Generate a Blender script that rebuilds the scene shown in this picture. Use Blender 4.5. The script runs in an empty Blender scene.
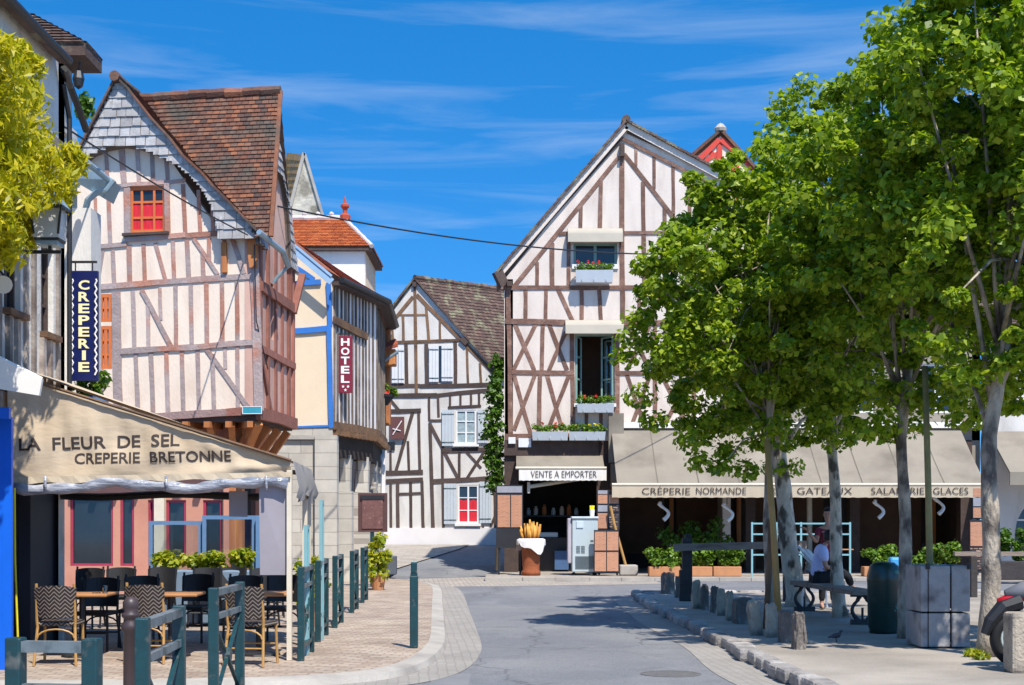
import bpy, bmesh, math, random
import numpy as np
from mathutils import Vector, Matrix
from mathutils.geometry import tessellate_polygon
random.seed(7); rng = np.random.default_rng(7)
R = math.radians
S = bpy.context.scene
COL = S.collection
F = 1422.0; HZ = 520.0; EYE = 1.6          # focal length in pixels, horizon row, eye height

# ------------------------------------------------------------------ camera, sky, sun, exposure
cam_d = bpy.data.cameras.new('camera'); cam = bpy.data.objects.new('camera', cam_d); COL.objects.link(cam)
cam.location = (0, 0, EYE); cam.rotation_euler = (R(90), 0, 0)
cam_d.sensor_width = 36.0; cam_d.lens = F/1024*36.0
cam_d.shift_y = (HZ-342.5)/1024.0
cam_d.clip_start = 0.1; cam_d.clip_end = 3000
S.camera = cam
SUN = Vector((0.27, -0.58, 0.96)).normalized()
EL = math.asin(SUN.z); AZ = math.atan2(SUN.x, SUN.y)
sd = bpy.data.lights.new('sun', 'SUN'); sun = bpy.data.objects.new('sun', sd); COL.objects.link(sun)
sd.energy = 4.8; sd.angle = R(0.53); sd.color = (1.0, 0.95, 0.86)
sun.rotation_euler = SUN.to_track_quat('Z', 'Y').to_euler(); sun.location = (20, -20, 40)
wd = bpy.data.worlds.new('World'); S.world = wd; wd.use_nodes = True
wn, wl = wd.node_tree.nodes, wd.node_tree.links; wn.clear()
wo = wn.new('ShaderNodeOutputWorld'); bg = wn.new('ShaderNodeBackground'); bg.inputs[1].default_value = 0.095
sky = wn.new('ShaderNodeTexSky'); sky.sky_type = 'NISHITA'; sky.sun_disc = False
sky.sun_elevation = EL; sky.sun_rotation = AZ; sky.air_density = 1.0; sky.dust_density = 0.2; sky.ozone_density = 3.5
tc = wn.new('ShaderNodeTexCoord')
vm = wn.new('ShaderNodeVectorMath'); vm.operation = 'MULTIPLY_ADD'
vm.inputs[1].default_value = (1, 1, 1.25); vm.inputs[2].default_value = (0, 0, 0.20)
vn = wn.new('ShaderNodeVectorMath'); vn.operation = 'NORMALIZE'
wl.new(tc.outputs['Generated'], vm.inputs[0]); wl.new(vm.outputs[0], vn.inputs[0]); wl.new(vn.outputs[0], sky.inputs[0])
hs = wn.new('ShaderNodeHueSaturation'); hs.inputs['Saturation'].default_value = 1.38; hs.inputs['Value'].default_value = 1.9; hs.inputs['Hue'].default_value = 0.499
wl.new(sky.outputs[0], hs.inputs['Color'])
mp = wn.new('ShaderNodeMapping'); mp.inputs['Scale'].default_value = (1.5, 1.5, 16.0); mp.inputs['Rotation'].default_value = (0.03, -0.07, 0.3)
wl.new(tc.outputs['Generated'], mp.inputs[0])
nz = wn.new('ShaderNodeTexNoise'); nz.inputs['Scale'].default_value = 2.4; nz.inputs['Detail'].default_value = 7; nz.inputs['Roughness'].default_value = 0.55; nz.inputs['Distortion'].default_value = 0.5
wl.new(mp.outputs[0], nz.inputs['Vector'])
cr = wn.new('ShaderNodeValToRGB'); cr.color_ramp.elements[0].position = 0.47; cr.color_ramp.elements[0].color = (0, 0, 0, 1)
cr.color_ramp.elements[1].position = 0.88; cr.color_ramp.elements[1].color = (0.42, 0.42, 0.42, 1)
wl.new(nz.outputs[0], cr.inputs[0])
mx = wn.new('ShaderNodeMix'); mx.data_type = 'RGBA'; wl.new(cr.outputs[0], mx.inputs[0]); wl.new(hs.outputs[0], mx.inputs[6]); mx.inputs[7].default_value = (6.0, 7.0, 8.2, 1)
wl.new(mx.outputs[2], bg.inputs[0]); wl.new(bg.outputs[0], wo.inputs[0])
S.view_settings.view_transform = 'Standard'; S.view_settings.look = 'None'; S.view_settings.gamma = 1
S.view_settings.exposure = 0.42; S.view_settings.use_curve_mapping = False
S.render.engine = 'CYCLES'; S.cycles.max_bounces = 6; S.cycles.transparent_max_bounces = 12

# ------------------------------------------------------------------ helpers
def W(px, py, d):
    return Vector(((px-512)*d/F, d, EYE+(HZ-py)*d/F))
def sc(d): return F/d

class Plane:                      # a vertical plane through ground points A -> B, left to right seen from outside
    def __init__(s, A, B):
        s.A = Vector((A[0], A[1], 0)); d = Vector((B[0]-A[0], B[1]-A[1], 0)); s.L = d.length; s.u = d/s.L
        s.n = Vector((s.u.y, -s.u.x, 0))
    def P(s, u, z, off=0.0): return s.A+s.u*u+Vector((0, 0, z))+s.n*off
    def px(s, x, y, off=0.0):
        r = Vector(((x-512)/F, 1, (HZ-y)/F)); c = Vector((0, 0, EYE))
        t = ((s.A+s.n*off-c).dot(s.n))/r.dot(s.n); p = c+r*t
        return ((p-s.A).dot(s.u), p.z)
    def d(s, u): return (s.A+s.u*u).y
    def shift(s, off):
        a = s.A+s.n*off; b = a+s.u*s.L
        return Plane((a.x, a.y), (b.x, b.y))

WLOC = {}
class MB:
    def __init__(s): s.v = []; s.f = []; s.m = []
    def add(s, vs, fs, mi=0):
        o = len(s.v); s.v += [Vector(p) for p in vs]; s.f += [[o+i for i in f] for f in fs]; s.m += [mi]*len(fs)
    def box(s, c, size, rz=0.0, mi=0, taper=1.0, jit=0.0, rot=None):
        hx, hy, hz = size[0]/2, size[1]/2, size[2]/2; M = rot if rot is not None else Matrix.Rotation(rz, 3, 'Z'); c = Vector(c); vs = []
        for z in (-hz, hz):
            t = taper if z > 0 else 1.0
            for x, y in ((-hx, -hy), (hx, -hy), (hx, hy), (-hx, hy)):
                p = Vector((x*t, y*t, z))
                if jit: p += Vector((random.uniform(-jit, jit), random.uniform(-jit, jit), random.uniform(-jit, jit)))
                vs.append(c+M @ p)
        s.add(vs, [(3, 2, 1, 0), (4, 5, 6, 7), (0, 1, 5, 4), (1, 2, 6, 5), (2, 3, 7, 6), (3, 0, 4, 7)], mi)
    def rbox(s, c, size, b=0.02, rz=0.0, mi=0):           # bevelled box
        bm = bmesh.new(); bmesh.ops.create_cube(bm, size=1.0); bmesh.ops.scale(bm, vec=size, verts=bm.verts)
        bmesh.ops.bevel(bm, geom=list(bm.edges), offset=b, segments=2, profile=0.5, affect='EDGES')
        M = Matrix.Rotation(rz, 3, 'Z'); c = Vector(c)
        s.add([c+M @ v.co for v in bm.verts], [[v.index for v in f.verts] for f in bm.faces], mi); bm.free()
    def bar(s, p, q, w, h=None, mi=0, up=(0, 0, 1)):       # square bar between points
        h = h or w; p = Vector(p); q = Vector(q); d = (q-p).normalized(); up = Vector(up)
        if abs(d.dot(up)) > 0.95: up = Vector((0, 1, 0)) if abs(d.y) < 0.9 else Vector((1, 0, 0))
        a = d.cross(up).normalized()*w/2; b = a.cross(d).normalized()*h/2
        vs = [p-a-b, p+a-b, p+a+b, p-a+b, q-a-b, q+a-b, q+a+b, q-a+b]
        s.add(vs, [(3, 2, 1, 0), (4, 5, 6, 7), (0, 1, 5, 4), (1, 2, 6, 5), (2, 3, 7, 6), (3, 0, 4, 7)], mi)
    def tube(s, pts, r, n=8, mi=0, cap=True):
        pts = [Vector(p) for p in pts]; k = len(pts); rs = r if isinstance(r, (list, tuple)) else [r]*k
        vs = []; ref = None
        for i, p in enumerate(pts):
            d = (pts[min(i+1, k-1)]-pts[max(i-1, 0)]).normalized()
            if ref is None: ref = Vector((0, 0, 1)) if abs(d.z) < 0.9 else Vector((1, 0, 0))
            if abs(d.dot(ref)) > 0.93: ref = b if i and abs(d.dot(b)) < 0.9 else (Vector((0, 1, 0)) if abs(d.y) < 0.7 else Vector((1, 0, 0)))
            a = d.cross(ref).normalized(); b = d.cross(a).normalized(); ref = a.cross(d).normalized() if (a.cross(d)).dot(ref) > 0 else d.cross(a).normalized()
            for j in range(n):
                t = 2*math.pi*j/n; vs.append(p+(a*math.cos(t)+b*math.sin(t))*rs[i])
        fs = [(i*n+j, i*n+(j+1) % n, (i+1)*n+(j+1) % n, (i+1)*n+j) for i in range(k-1) for j in range(n)]
        if cap: fs += [tuple(range(n-1, -1, -1)), tuple((k-1)*n+j for j in range(n))]
        s.add(vs, fs, mi)
    def lathe(s, c, prof, n=16, mi=0):                     # prof: (r, z)
        c = Vector(c); vs = []
        for r, z in prof:
            for j in range(n): t = 2*math.pi*j/n; vs.append(c+Vector((r*math.cos(t), r*math.sin(t), z)))
        k = len(prof); fs = [(i*n+j, i*n+(j+1) % n, (i+1)*n+(j+1) % n, (i+1)*n+j) for i in range(k-1) for j in range(n)]
        fs += [tuple(range(n-1, -1, -1)), tuple((k-1)*n+j for j in range(n))]
        s.add(vs, fs, mi)
    def prism(s, poly, ext, mi=0):                         # polygon of 3D points extruded by a vector
        poly = [Vector(p) for p in poly]; ext = Vector(ext); n = len(poly)
        tri = tessellate_polygon([poly])
        s.add(poly+[p+ext for p in poly], [tuple(t) for t in tri]+[tuple(n+i for i in reversed(t)) for t in tri]+[(i, (i+1) % n, n+(i+1) % n, n+i) for i in range(n)], mi)
    def ball(s, c, r, n=10, mi=0, sq=(1, 1, 1)):
        c = Vector(c); m = max(4, n//2); vs = []
        for i in range(m+1):
            a = math.pi*i/m
            for j in range(n):
                t = 2*math.pi*j/n; vs.append(c+Vector((math.sin(a)*math.cos(t)*r*sq[0], math.sin(a)*math.sin(t)*r*sq[1], math.cos(a)*r*sq[2])))
        s.add(vs, [(i*n+j, (i+1)*n+j, (i+1)*n+(j+1) % n, i*n+(j+1) % n) for i in range(m) for j in range(n)], mi)
    def build(s, name, mats, parent=None, smooth=False, base=None):
        if not isinstance(mats, (list, tuple)): mats = [mats]
        if parent is not None: o0 = WLOC[parent]
        elif base is not None: o0 = Vector(base)
        else:
            xs = [p.x for p in s.v]; ys = [p.y for p in s.v]; o0 = Vector(((min(xs)+max(xs))/2, (min(ys)+max(ys))/2, min(p.z for p in s.v)))
        me = bpy.data.meshes.new(name); me.from_pydata([p-o0 for p in s.v], [], s.f)
        for m in mats: me.materials.append(m)
        if len(mats) > 1: me.polygons.foreach_set('material_index', s.m)
        if smooth: me.polygons.foreach_set('use_smooth', [True]*len(me.polygons))
        bm = bmesh.new(); bm.from_mesh(me); bmesh.ops.recalc_face_normals(bm, faces=bm.faces); bm.to_mesh(me); bm.free()
        me.update(); ob = bpy.data.objects.new(name, me); COL.objects.link(ob)
        if parent is not None: ob.parent = parent; WLOC[ob] = o0
        else: ob.location = o0; WLOC[ob] = o0
        return ob
def arrays_obj(name, V, Q, mats, parent=None, origin=(0, 0, 0), mi=None):
    o0 = WLOC[parent] if parent is not None else Vector(origin)
    me = bpy.data.meshes.new(name); nv, nq = len(V), len(Q); k = Q.shape[1]
    V = V-np.array(o0)
    me.vertices.add(nv); me.vertices.foreach_set('co', V.astype(np.float32).ravel())
    me.loops.add(nq*k); me.loops.foreach_set('vertex_index', Q.astype(np.int32).ravel())
    me.polygons.add(nq); me.polygons.foreach_set('loop_start', np.arange(0, nq*k, k, dtype=np.int32))
    for m in (mats if isinstance(mats, (list, tuple)) else [mats]): me.materials.append(m)
    if mi is not None: me.polygons.foreach_set('material_index', mi.astype(np.int32))
    me.update(calc_edges=True); me.validate()
    ob = bpy.data.objects.new(name, me); COL.objects.link(ob); WLOC[ob] = o0
    if parent is not None: ob.parent = parent
    else: ob.location = o0
    return ob
def tag(o, label, cat, group=None, kind=None):
    o['label'] = label; o['category'] = cat
    if group: o['group'] = group
    if kind: o['kind'] = kind
    return o
def thing(name, label, cat, loc=(0, 0, 0), group=None):
    o = bpy.data.objects.new(name, None); COL.objects.link(o); o.location = loc; WLOC[o] = Vector(loc); o.empty_display_size = 0.2
    return tag(o, label, cat, group)
def struct(o): o['kind'] = 'structure'; return o
def copy_tree(o, parent=None):
    c = o.copy(); COL.objects.link(c); WLOC[c] = WLOC[o].copy()
    if parent is not None: c.parent = parent
    for ch in list(o.children): copy_tree(ch, c)
    return c
def place(proto, loc, rz, label, group=None, first=[None], used=set()):
    o = copy_tree(proto) if proto.name in used else proto
    used.add(proto.name); o.location = loc; o.rotation_euler = (0, 0, rz); o['label'] = label
    if group: o['group'] = group
    return o

# ------------------------------------------------------------------ materials
MATS = {}
def nt(name):
    m = bpy.data.materials.new(name); m.use_nodes = True; t = m.node_tree
    return m, t.nodes, t.links, t.nodes['Principled BSDF']
def c4(c, k=1.0): return (c[0]*k, c[1]*k, c[2]*k, 1)
def mat(name, col, rough=0.8, var=0.18, scale=3.0, col2=None, thr=(0.45, 0.7), scale2=1.2, bump=0.0, bscale=None, island=0.0, metal=0.0, spec=0.4, stretch=(1, 1, 1), island_cols=None):
    m, n, l, b = nt(name)
    tc = n.new('ShaderNodeTexCoord'); mp = n.new('ShaderNodeMapping'); mp.inputs['Scale'].default_value = stretch; l.new(tc.outputs['Object'], mp.inputs[0])
    nz = n.new('ShaderNodeTexNoise'); nz.inputs['Scale'].default_value = scale; nz.inputs['Detail'].default_value = 6; nz.inputs['Roughness'].default_value = 0.62; l.new(mp.outputs[0], nz.inputs['Vector'])
    mr = n.new('ShaderNodeMapRange'); mr.inputs[1].default_value = 0.25; mr.inputs[2].default_value = 0.75; mr.inputs[3].default_value = 1-var; mr.inputs[4].default_value = 1+var; l.new(nz.outputs[0], mr.inputs[0])
    src = None
    if island_cols:
        ge = n.new('ShaderNodeNewGeometry'); cr = n.new('ShaderNodeValToRGB'); cr.color_ramp.interpolation = 'LINEAR'
        e = cr.color_ramp.elements
        while len(e) < len(island_cols): e.new(0.5)
        for i, c in enumerate(island_cols): e[i].position = i/(len(island_cols)-1); e[i].color = c4(c)
        l.new(ge.outputs['Random Per Island'], cr.inputs[0]); src = cr.outputs[0]
    else:
        rgb = n.new('ShaderNodeRGB'); rgb.outputs[0].default_value = c4(col); src = rgb.outputs[0]
    if col2:
        n2 = n.new('ShaderNodeTexNoise'); n2.inputs['Scale'].default_value = scale2; n2.inputs['Detail'].default_value = 5; l.new(mp.outputs[0], n2.inputs['Vector'])
        r2 = n.new('ShaderNodeMapRange'); r2.inputs[1].default_value = thr[0]; r2.inputs[2].default_value = thr[1]; l.new(n2.outputs[0], r2.inputs[0])
        mx = n.new('ShaderNodeMix'); mx.data_type = 'RGBA'; l.new(r2.outputs[0], mx.inputs[0]); l.new(src, mx.inputs[6]); mx.inputs[7].default_value = c4(col2); src = mx.outputs[2]
    ml = n.new('ShaderNodeMix'); ml.data_type = 'RGBA'; ml.blend_type = 'MULTIPLY'; ml.inputs[0].default_value = 1.0; l.new(src, ml.inputs[6]); l.new(mr.outputs[0], ml.inputs[7]); src = ml.outputs[2]
    if island:
        ge = n.new('ShaderNodeNewGeometry'); ri = n.new('ShaderNodeMapRange'); ri.inputs[3].default_value = 1-island; ri.inputs[4].default_value = 1+island; l.new(ge.outputs['Random Per Island'], ri.inputs[0])
        m3 = n.new('ShaderNodeMix'); m3.data_type = 'RGBA'; m3.blend_type = 'MULTIPLY'; m3.inputs[0].default_value = 1.0; l.new(src, m3.inputs[6]); l.new(ri.outputs[0], m3.inputs[7]); src = m3.outputs[2]
    l.new(src, b.inputs['Base Color']); b.inputs['Roughness'].default_value = rough; b.inputs['Metallic'].default_value = metal; b.inputs['Specular IOR Level'].default_value = spec
    if bump:
        nb = n.new('ShaderNodeTexNoise'); nb.inputs['Scale'].default_value = bscale or scale*6; nb.inputs['Detail'].default_value = 6; l.new(mp.outputs[0], nb.inputs['Vector'])
        bp = n.new('ShaderNodeBump'); bp.inputs['Strength'].default_value = bump; bp.inputs['Distance'].default_value = 0.03; l.new(nb.outputs[0], bp.inputs['Height']); l.new(bp.outputs[0], b.inputs['Normal'])
    MATS[name] = m
    return m
def brickmat(name, c1, c2, mortar, bw, bh, ms=0.02, axis='xy', rough=0.85, bump=0.4, rot=0.0, var=0.25, offset=0.5):
    m, n, l, b = nt(name)
    tc = n.new('ShaderNodeTexCoord'); ge = n.new('ShaderNodeNewGeometry'); sp = n.new('ShaderNodeSeparateXYZ'); l.new(ge.outputs['Position'], sp.inputs[0])
    cb = n.new('ShaderNodeCombineXYZ'); a = {'xy': (0, 1), 'xz': (0, 2), 'yz': (1, 2)}[axis]
    l.new(sp.outputs[a[0]], cb.inputs[0]); l.new(sp.outputs[a[1]], cb.inputs[1])
    mp = n.new('ShaderNodeMapping'); mp.inputs['Rotation'].default_value = (0, 0, rot); l.new(cb.outputs[0], mp.inputs[0])
    dz = n.new('ShaderNodeTexNoise'); dz.inputs['Scale'].default_value = 3.0; l.new(mp.outputs[0], dz.inputs['Vector'])
    ad = n.new('ShaderNodeVectorMath'); ad.operation = 'MULTIPLY_ADD'; ad.inputs[1].default_value = (0.06, 0.06, 0); l.new(dz.outputs['Color'], ad.inputs[0]); l.new(mp.outputs[0], ad.inputs[2])
    br = n.new('ShaderNodeTexBrick'); br.inputs['Scale'].default_value = 1.0; br.inputs['Brick Width'].default_value = bw; br.inputs['Row Height'].default_value = bh; br.inputs['Mortar Size'].default_value = ms; br.inputs['Mortar Smooth'].default_value = 0.3; br.offset = offset
    br.inputs['Color1'].default_value = c4(c1); br.inputs['Color2'].default_value = c4(c2); br.inputs['Mortar'].default_value = c4(mortar); l.new(ad.outputs[0], br.inputs['Vector'])
    nz = n.new('ShaderNodeTexNoise'); nz.inputs['Scale'].default_value = 1.1; nz.inputs['Detail'].default_value = 8; nz.inputs['Roughness'].default_value = 0.7; l.new(ge.outputs['Position'], nz.inputs['Vector'])
    mr = n.new('ShaderNodeMapRange'); mr.inputs[1].default_value = 0.25; mr.inputs[2].default_value = 0.75; mr.inputs[3].default_value = 1-var; mr.inputs[4].default_value = 1+var; l.new(nz.outputs[0], mr.inputs[0])
    ml = n.new('ShaderNodeMix'); ml.data_type = 'RGBA'; ml.blend_type = 'MULTIPLY'; ml.inputs[0].default_value = 1; l.new(br.outputs['Color'], ml.inputs[6]); l.new(mr.outputs[0], ml.inputs[7])
    l.new(ml.outputs[2], b.inputs['Base Color']); b.inputs['Roughness'].default_value = rough; b.inputs['Specular IOR Level'].default_value = 0.3
    bp = n.new('ShaderNodeBump'); bp.inputs['Strength'].default_value = bump; bp.inputs['Distance'].default_value = 0.02; bp.invert = True; l.new(br.outputs['Fac'], bp.inputs['Height']); l.new(bp.outputs[0], b.inputs['Normal'])
    return m
def leafmat(name, cols, trans=0.35, rough=0.45, tk=(1.5, 1.7, 0.6)):
    m, n, l, b = nt(name); out = n['Material Output']
    ge = n.new('ShaderNodeNewGeometry'); cr = n.new('ShaderNodeValToRGB'); e = cr.color_ramp.elements
    while len(e) < len(cols): e.new(0.5)
    for i, c in enumerate(cols): e[i].position = i/(len(cols)-1); e[i].color = c4(c)
    l.new(ge.outputs['Random Per Island'], cr.inputs[0]); l.new(cr.outputs[0], b.inputs['Base Color']); b.inputs['Roughness'].default_value = rough; b.inputs['Specular IOR Level'].default_value = 0.3
    tr = n.new('ShaderNodeBsdfTranslucent'); mu = n.new('ShaderNodeMix'); mu.data_type = 'RGBA'; mu.blend_type = 'MULTIPLY'; mu.inputs[0].default_value = 1; l.new(cr.outputs[0], mu.inputs[6]); mu.inputs[7].default_value = (*tk, 1); l.new(mu.outputs[2], tr.inputs[0])
    ms = n.new('ShaderNodeMixShader'); ms.inputs[0].default_value = trans; l.new(b.outputs[0], ms.inputs[1]); l.new(tr.outputs[0], ms.inputs[2]); l.new(ms.outputs[0], out.inputs[0])
    return m
def glassmat(name, tint=(0.9, 0.95, 0.95), refl=0.12):
    m, n, l, b = nt(name); out = n['Material Output']; n.remove(b)
    tr = n.new('ShaderNodeBsdfTransparent'); tr.inputs[0].default_value = c4(tint); gl = n.new('ShaderNodeBsdfGlossy'); gl.inputs['Roughness'].default_value = 0.03
    fr = n.new('ShaderNodeFresnel'); fr.inputs[0].default_value = 1.45; ad = n.new('ShaderNodeMath'); ad.operation = 'ADD'; ad.inputs[1].default_value = refl; l.new(fr.outputs[0], ad.inputs[0])
    ms = n.new('ShaderNodeMixShader'); l.new(ad.outputs[0], ms.inputs[0]); l.new(tr.outputs[0], ms.inputs[1]); l.new(gl.outputs[0], ms.inputs[2]); l.new(ms.outputs[0], out.inputs[0])
    return m
def wovenmat(name, c1, c2):                                # chevron weave for rattan
    m, n, l, b = nt(name)
    tc = n.new('ShaderNodeTexCoord'); sp = n.new('ShaderNodeSeparateXYZ'); l.new(tc.outputs['Object'], sp.inputs[0])
    fx = n.new('ShaderNodeMath'); fx.operation = 'PINGPONG'; fx.inputs[1].default_value = 0.055; l.new(sp.outputs[0], fx.inputs[0])
    ad = n.new('ShaderNodeMath'); ad.operation = 'ADD'; l.new(fx.outputs[0], ad.inputs[0]); l.new(sp.outputs[2], ad.inputs[1])
    mo = n.new('ShaderNodeMath'); mo.operation = 'PINGPONG'; mo.inputs[1].default_value = 0.022; l.new(ad.outputs[0], mo.inputs[0])
    gt = n.new('ShaderNodeMath'); gt.operation = 'GREATER_THAN'; gt.inputs[1].default_value = 0.0155; l.new(mo.outputs[0], gt.inputs[0])
    mx = n.new('ShaderNodeMix'); mx.data_type = 'RGBA'; l.new(gt.outputs[0], mx.inputs[0]); mx.inputs[6].default_value = c4(c1); mx.inputs[7].default_value = c4(c2)
    l.new(mx.outputs[2], b.inputs['Base Color']); b.inputs['Roughness'].default_value = 0.5
    bp = n.new('ShaderNodeBump'); bp.inputs['Strength'].default_value = 0.5; bp.inputs['Distance'].default_value = 0.01; l.new(mo.outputs[0], bp.inputs['Height']); l.new(bp.outputs[0], b.inputs['Normal'])
    return m

plaster_pink = mat('plaster_pinkwhite', (0.68, 0.585, 0.505), 0.9, 0.10, 1.6, (0.52, 0.42, 0.36), (0.50, 0.82), 1.1, 0.25, 25, stretch=(1.6, 1.6, .5))
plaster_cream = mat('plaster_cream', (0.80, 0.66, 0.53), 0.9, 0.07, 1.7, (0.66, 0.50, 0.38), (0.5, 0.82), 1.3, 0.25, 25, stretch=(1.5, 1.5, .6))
plaster_gold = mat('plaster_gold', (0.76, 0.61, 0.43), 0.9, 0.05, 1.5, (0.68, 0.52, 0.35), (0.5, 0.8), 0.7, 0.1, 25)
plaster_grey = mat('plaster_grey', (0.66, 0.62, 0.57), 0.9, 0.08, 1.5, (0.42, 0.39, 0.35), (0.5, 0.8), 1.1, 0.3, 20, stretch=(1.6, 1.6, .5))
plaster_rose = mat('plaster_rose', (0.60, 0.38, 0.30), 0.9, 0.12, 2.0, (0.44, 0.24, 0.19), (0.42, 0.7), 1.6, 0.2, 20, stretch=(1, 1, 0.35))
plaster_old = mat('plaster_old', (0.66, 0.63, 0.58), 0.9, 0.14, 2.0, (0.30, 0.28, 0.26), (0.5, 0.75), 1.6, 0.3, 20)
plaster_white = mat('plaster_white', (0.72, 0.68, 0.66), 0.9, 0.05, 1.5, (0.6, 0.56, 0.54), (0.55, 0.8), 1.0, 0.1, 20)
salmon = mat('salmon_paint', (0.56, 0.26, 0.18), 0.85, 0.1, 1.5, (0.46, 0.20, 0.14), (0.5, 0.75), 1.0, 0.1, 20)
timber_mauve = mat('timber_mauve', (0.30, 0.20, 0.18), 0.85, 0.22, 5, (0.26, 0.11, 0.08), (0.48, 0.58), 1.3, 0.5, 18, 0.28)
timber_grey = mat('timber_grey_mauve', (0.37, 0.29, 0.27), 0.85, 0.2, 5, (0.42, 0.19, 0.13), (0.5, 0.6), 0.9, 0.5, 18, 0.22)
timber_dark = mat('timber_dark', (0.075, 0.05, 0.042), 0.85, 0.25, 5, None, bump=0.4, bscale=18, island=0.2)
timber_brown = mat('timber_brown', (0.19, 0.105, 0.055), 0.85, 0.25, 5, (0.10, 0.06, 0.04), (0.45, 0.65), 1.5, 0.4, 18, 0.2)
timber_weather = mat('timber_weathered', (0.20, 0.16, 0.13), 0.9, 0.25, 5, (0.11, 0.08, 0.06), (0.45, 0.65), 2, 0.4, 18, 0.3)
orange_wood = mat('orange_wood', (0.50, 0.19, 0.06), 0.7, 0.2, 4, (0.33, 0.11, 0.04), (0.45, 0.65), 2, 0.2, 15, 0.2, stretch=(3, 3, 0.6))
orange_paint = mat('orange_paint', (0.62, 0.16, 0.04), 0.5, 0.12, 6)
red_paint = mat('red_paint', (0.62, 0.055, 0.03), 0.55, 0.12, 4)
blue_paint = mat('blue_paint', (0.035, 0.17, 0.52), 0.5, 0.12, 4)
blue_bright = mat('bright_blue_paint', (0.01, 0.13, 0.68), 0.35, 0.08, 3)
blue_pale = mat('pale_blue_paint', (0.30, 0.45, 0.62), 0.5, 0.1, 4)
blue_frame = mat('slate_blue_paint', (0.13, 0.24, 0.42), 0.45, 0.1, 4)
shutter_paint = mat('shutter_paint', (0.68, 0.68, 0.68), 0.6, 0.06, 5)
shutter_blue = mat('blue_grey_shutter_paint', (0.50, 0.54, 0.57), 0.6, 0.06, 5)
green_frame = mat('sage_green_paint', (0.20, 0.32, 0.27), 0.5, 0.1, 5)
teal_metal = mat('dark_teal_metal', (0.005, 0.042, 0.048), 0.42, 0.3, 7, (0.10, 0.11, 0.10), (0.60, 0.72), 9, 0.15, 20, metal=0.0, spec=0.6)
teal_light = mat('light_teal_paint', (0.22, 0.42, 0.45), 0.4, 0.1, 5)
rail_metal = mat('worn_rail_paint', (0.13, 0.16, 0.17), 0.38, 0.3, 8, (0.035, 0.06, 0.065), (0.5, 0.62), 7, spec=0.6)
iron_black = mat('black_iron', (0.02, 0.02, 0.022), 0.45, 0.2, 8, spec=0.5)
iron_brown = mat('brown_iron', (0.055, 0.035, 0.033), 0.45, 0.2, 8, spec=0.5)
zinc = mat('zinc', (0.30, 0.40, 0.46), 0.45, 0.15, 5, metal=0.4)
white_paint = mat('white_paint', (0.78, 0.77, 0.75), 0.5, 0.05, 4)
cream_paint = mat('cream_paint', (0.68, 0.60, 0.47), 0.5, 0.12, 5)
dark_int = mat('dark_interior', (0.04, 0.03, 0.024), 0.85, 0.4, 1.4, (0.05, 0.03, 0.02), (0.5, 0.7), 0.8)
brown_int = mat('brown_interior', (0.11, 0.055, 0.03), 0.85, 0.3, 1.2)
pane_dark = mat('window_pane', (0.02, 0.025, 0.03), 0.06, 0.3, 1.2, spec=0.6)
pane_lace = mat('lace_curtain', (0.30, 0.38, 0.40), 0.35, 0.35, 7)
red_cloth = mat('red_curtain', (0.62, 0.02, 0.035), 0.8, 0.3, 6, stretch=(4, 4, 0.5))
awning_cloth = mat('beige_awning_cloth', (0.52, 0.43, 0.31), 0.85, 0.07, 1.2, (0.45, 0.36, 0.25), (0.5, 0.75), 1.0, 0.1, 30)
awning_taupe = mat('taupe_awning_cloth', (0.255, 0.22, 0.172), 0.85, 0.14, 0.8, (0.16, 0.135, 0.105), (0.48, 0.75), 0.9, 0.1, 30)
awning_white = mat('white_awning_cloth', (0.76, 0.72, 0.66), 0.8, 0.05, 1.5)
vinyl = mat('rolled_clear_vinyl', (0.36, 0.37, 0.41), 0.22, 0.35, 5, (0.2, 0.22, 0.27), (0.5, 0.6), 4, 0.6, 9, spec=0.7, stretch=(1, 1, 4))
vinyl_grey = mat('grey_curtain', (0.33, 0.30, 0.33), 0.6, 0.12, 1.6)
letter_brown = mat('brown_lettering', (0.05, 0.035, 0.03), 0.7, 0.1)
navy = mat('navy_sign_paint', (0.006, 0.012, 0.085), 0.4, 0.06)
letter_cream = mat('cream_lettering', (0.85, 0.75, 0.42), 0.6, 0.05)
burgundy = mat('burgundy_sign_paint', (0.20, 0.016, 0.04), 0.5, 0.08)
letter_white = mat('white_lettering', (0.85, 0.82, 0.80), 0.6, 0.03)
bark = mat('bark', (0.42, 0.35, 0.265), 0.95, 0.35, 4, (0.10, 0.08, 0.065), (0.45, 0.62), 3.2, 0.9, 22, stretch=(1.4, 1.4, 0.7))
bark_pale = mat('pale_bark', (0.56, 0.48, 0.37), 0.95, 0.35, 6, (0.12, 0.10, 0.075), (0.53, 0.62), 3.4, 0.9, 22, stretch=(1.4, 1.4, 0.7))
stem_mat = mat('stem', (0.09, 0.07, 0.045), 0.9, 0.2, 5)
stake_wood = mat('stake_wood', (0.42, 0.23, 0.07), 0.7, 0.25, 4, None, bump=0.2, stretch=(2, 2, 0.5))
stake_old = mat('lichened_stake_wood', (0.27, 0.22, 0.09), 0.8, 0.3, 5)
old_wood = mat('old_grey_wood', (0.27, 0.21, 0.17), 0.9, 0.25, 3, (0.12, 0.09, 0.07), (0.5, 0.7), 3, 0.5, 16, stretch=(0.6, 3, 3))
dark_wood = mat('dark_wood', (0.05, 0.042, 0.04), 0.85, 0.3, 4, bump=0.4, bscale=18)
table_wood = mat('table_wood', (0.44, 0.20, 0.075), 0.45, 0.2, 4)
stone_block = mat('bollard_stone', (0.44, 0.37, 0.28), 0.95, 0.25, 3, (0.15, 0.13, 0.11), (0.46, 0.62), 3, 0.8, 22)
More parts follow.
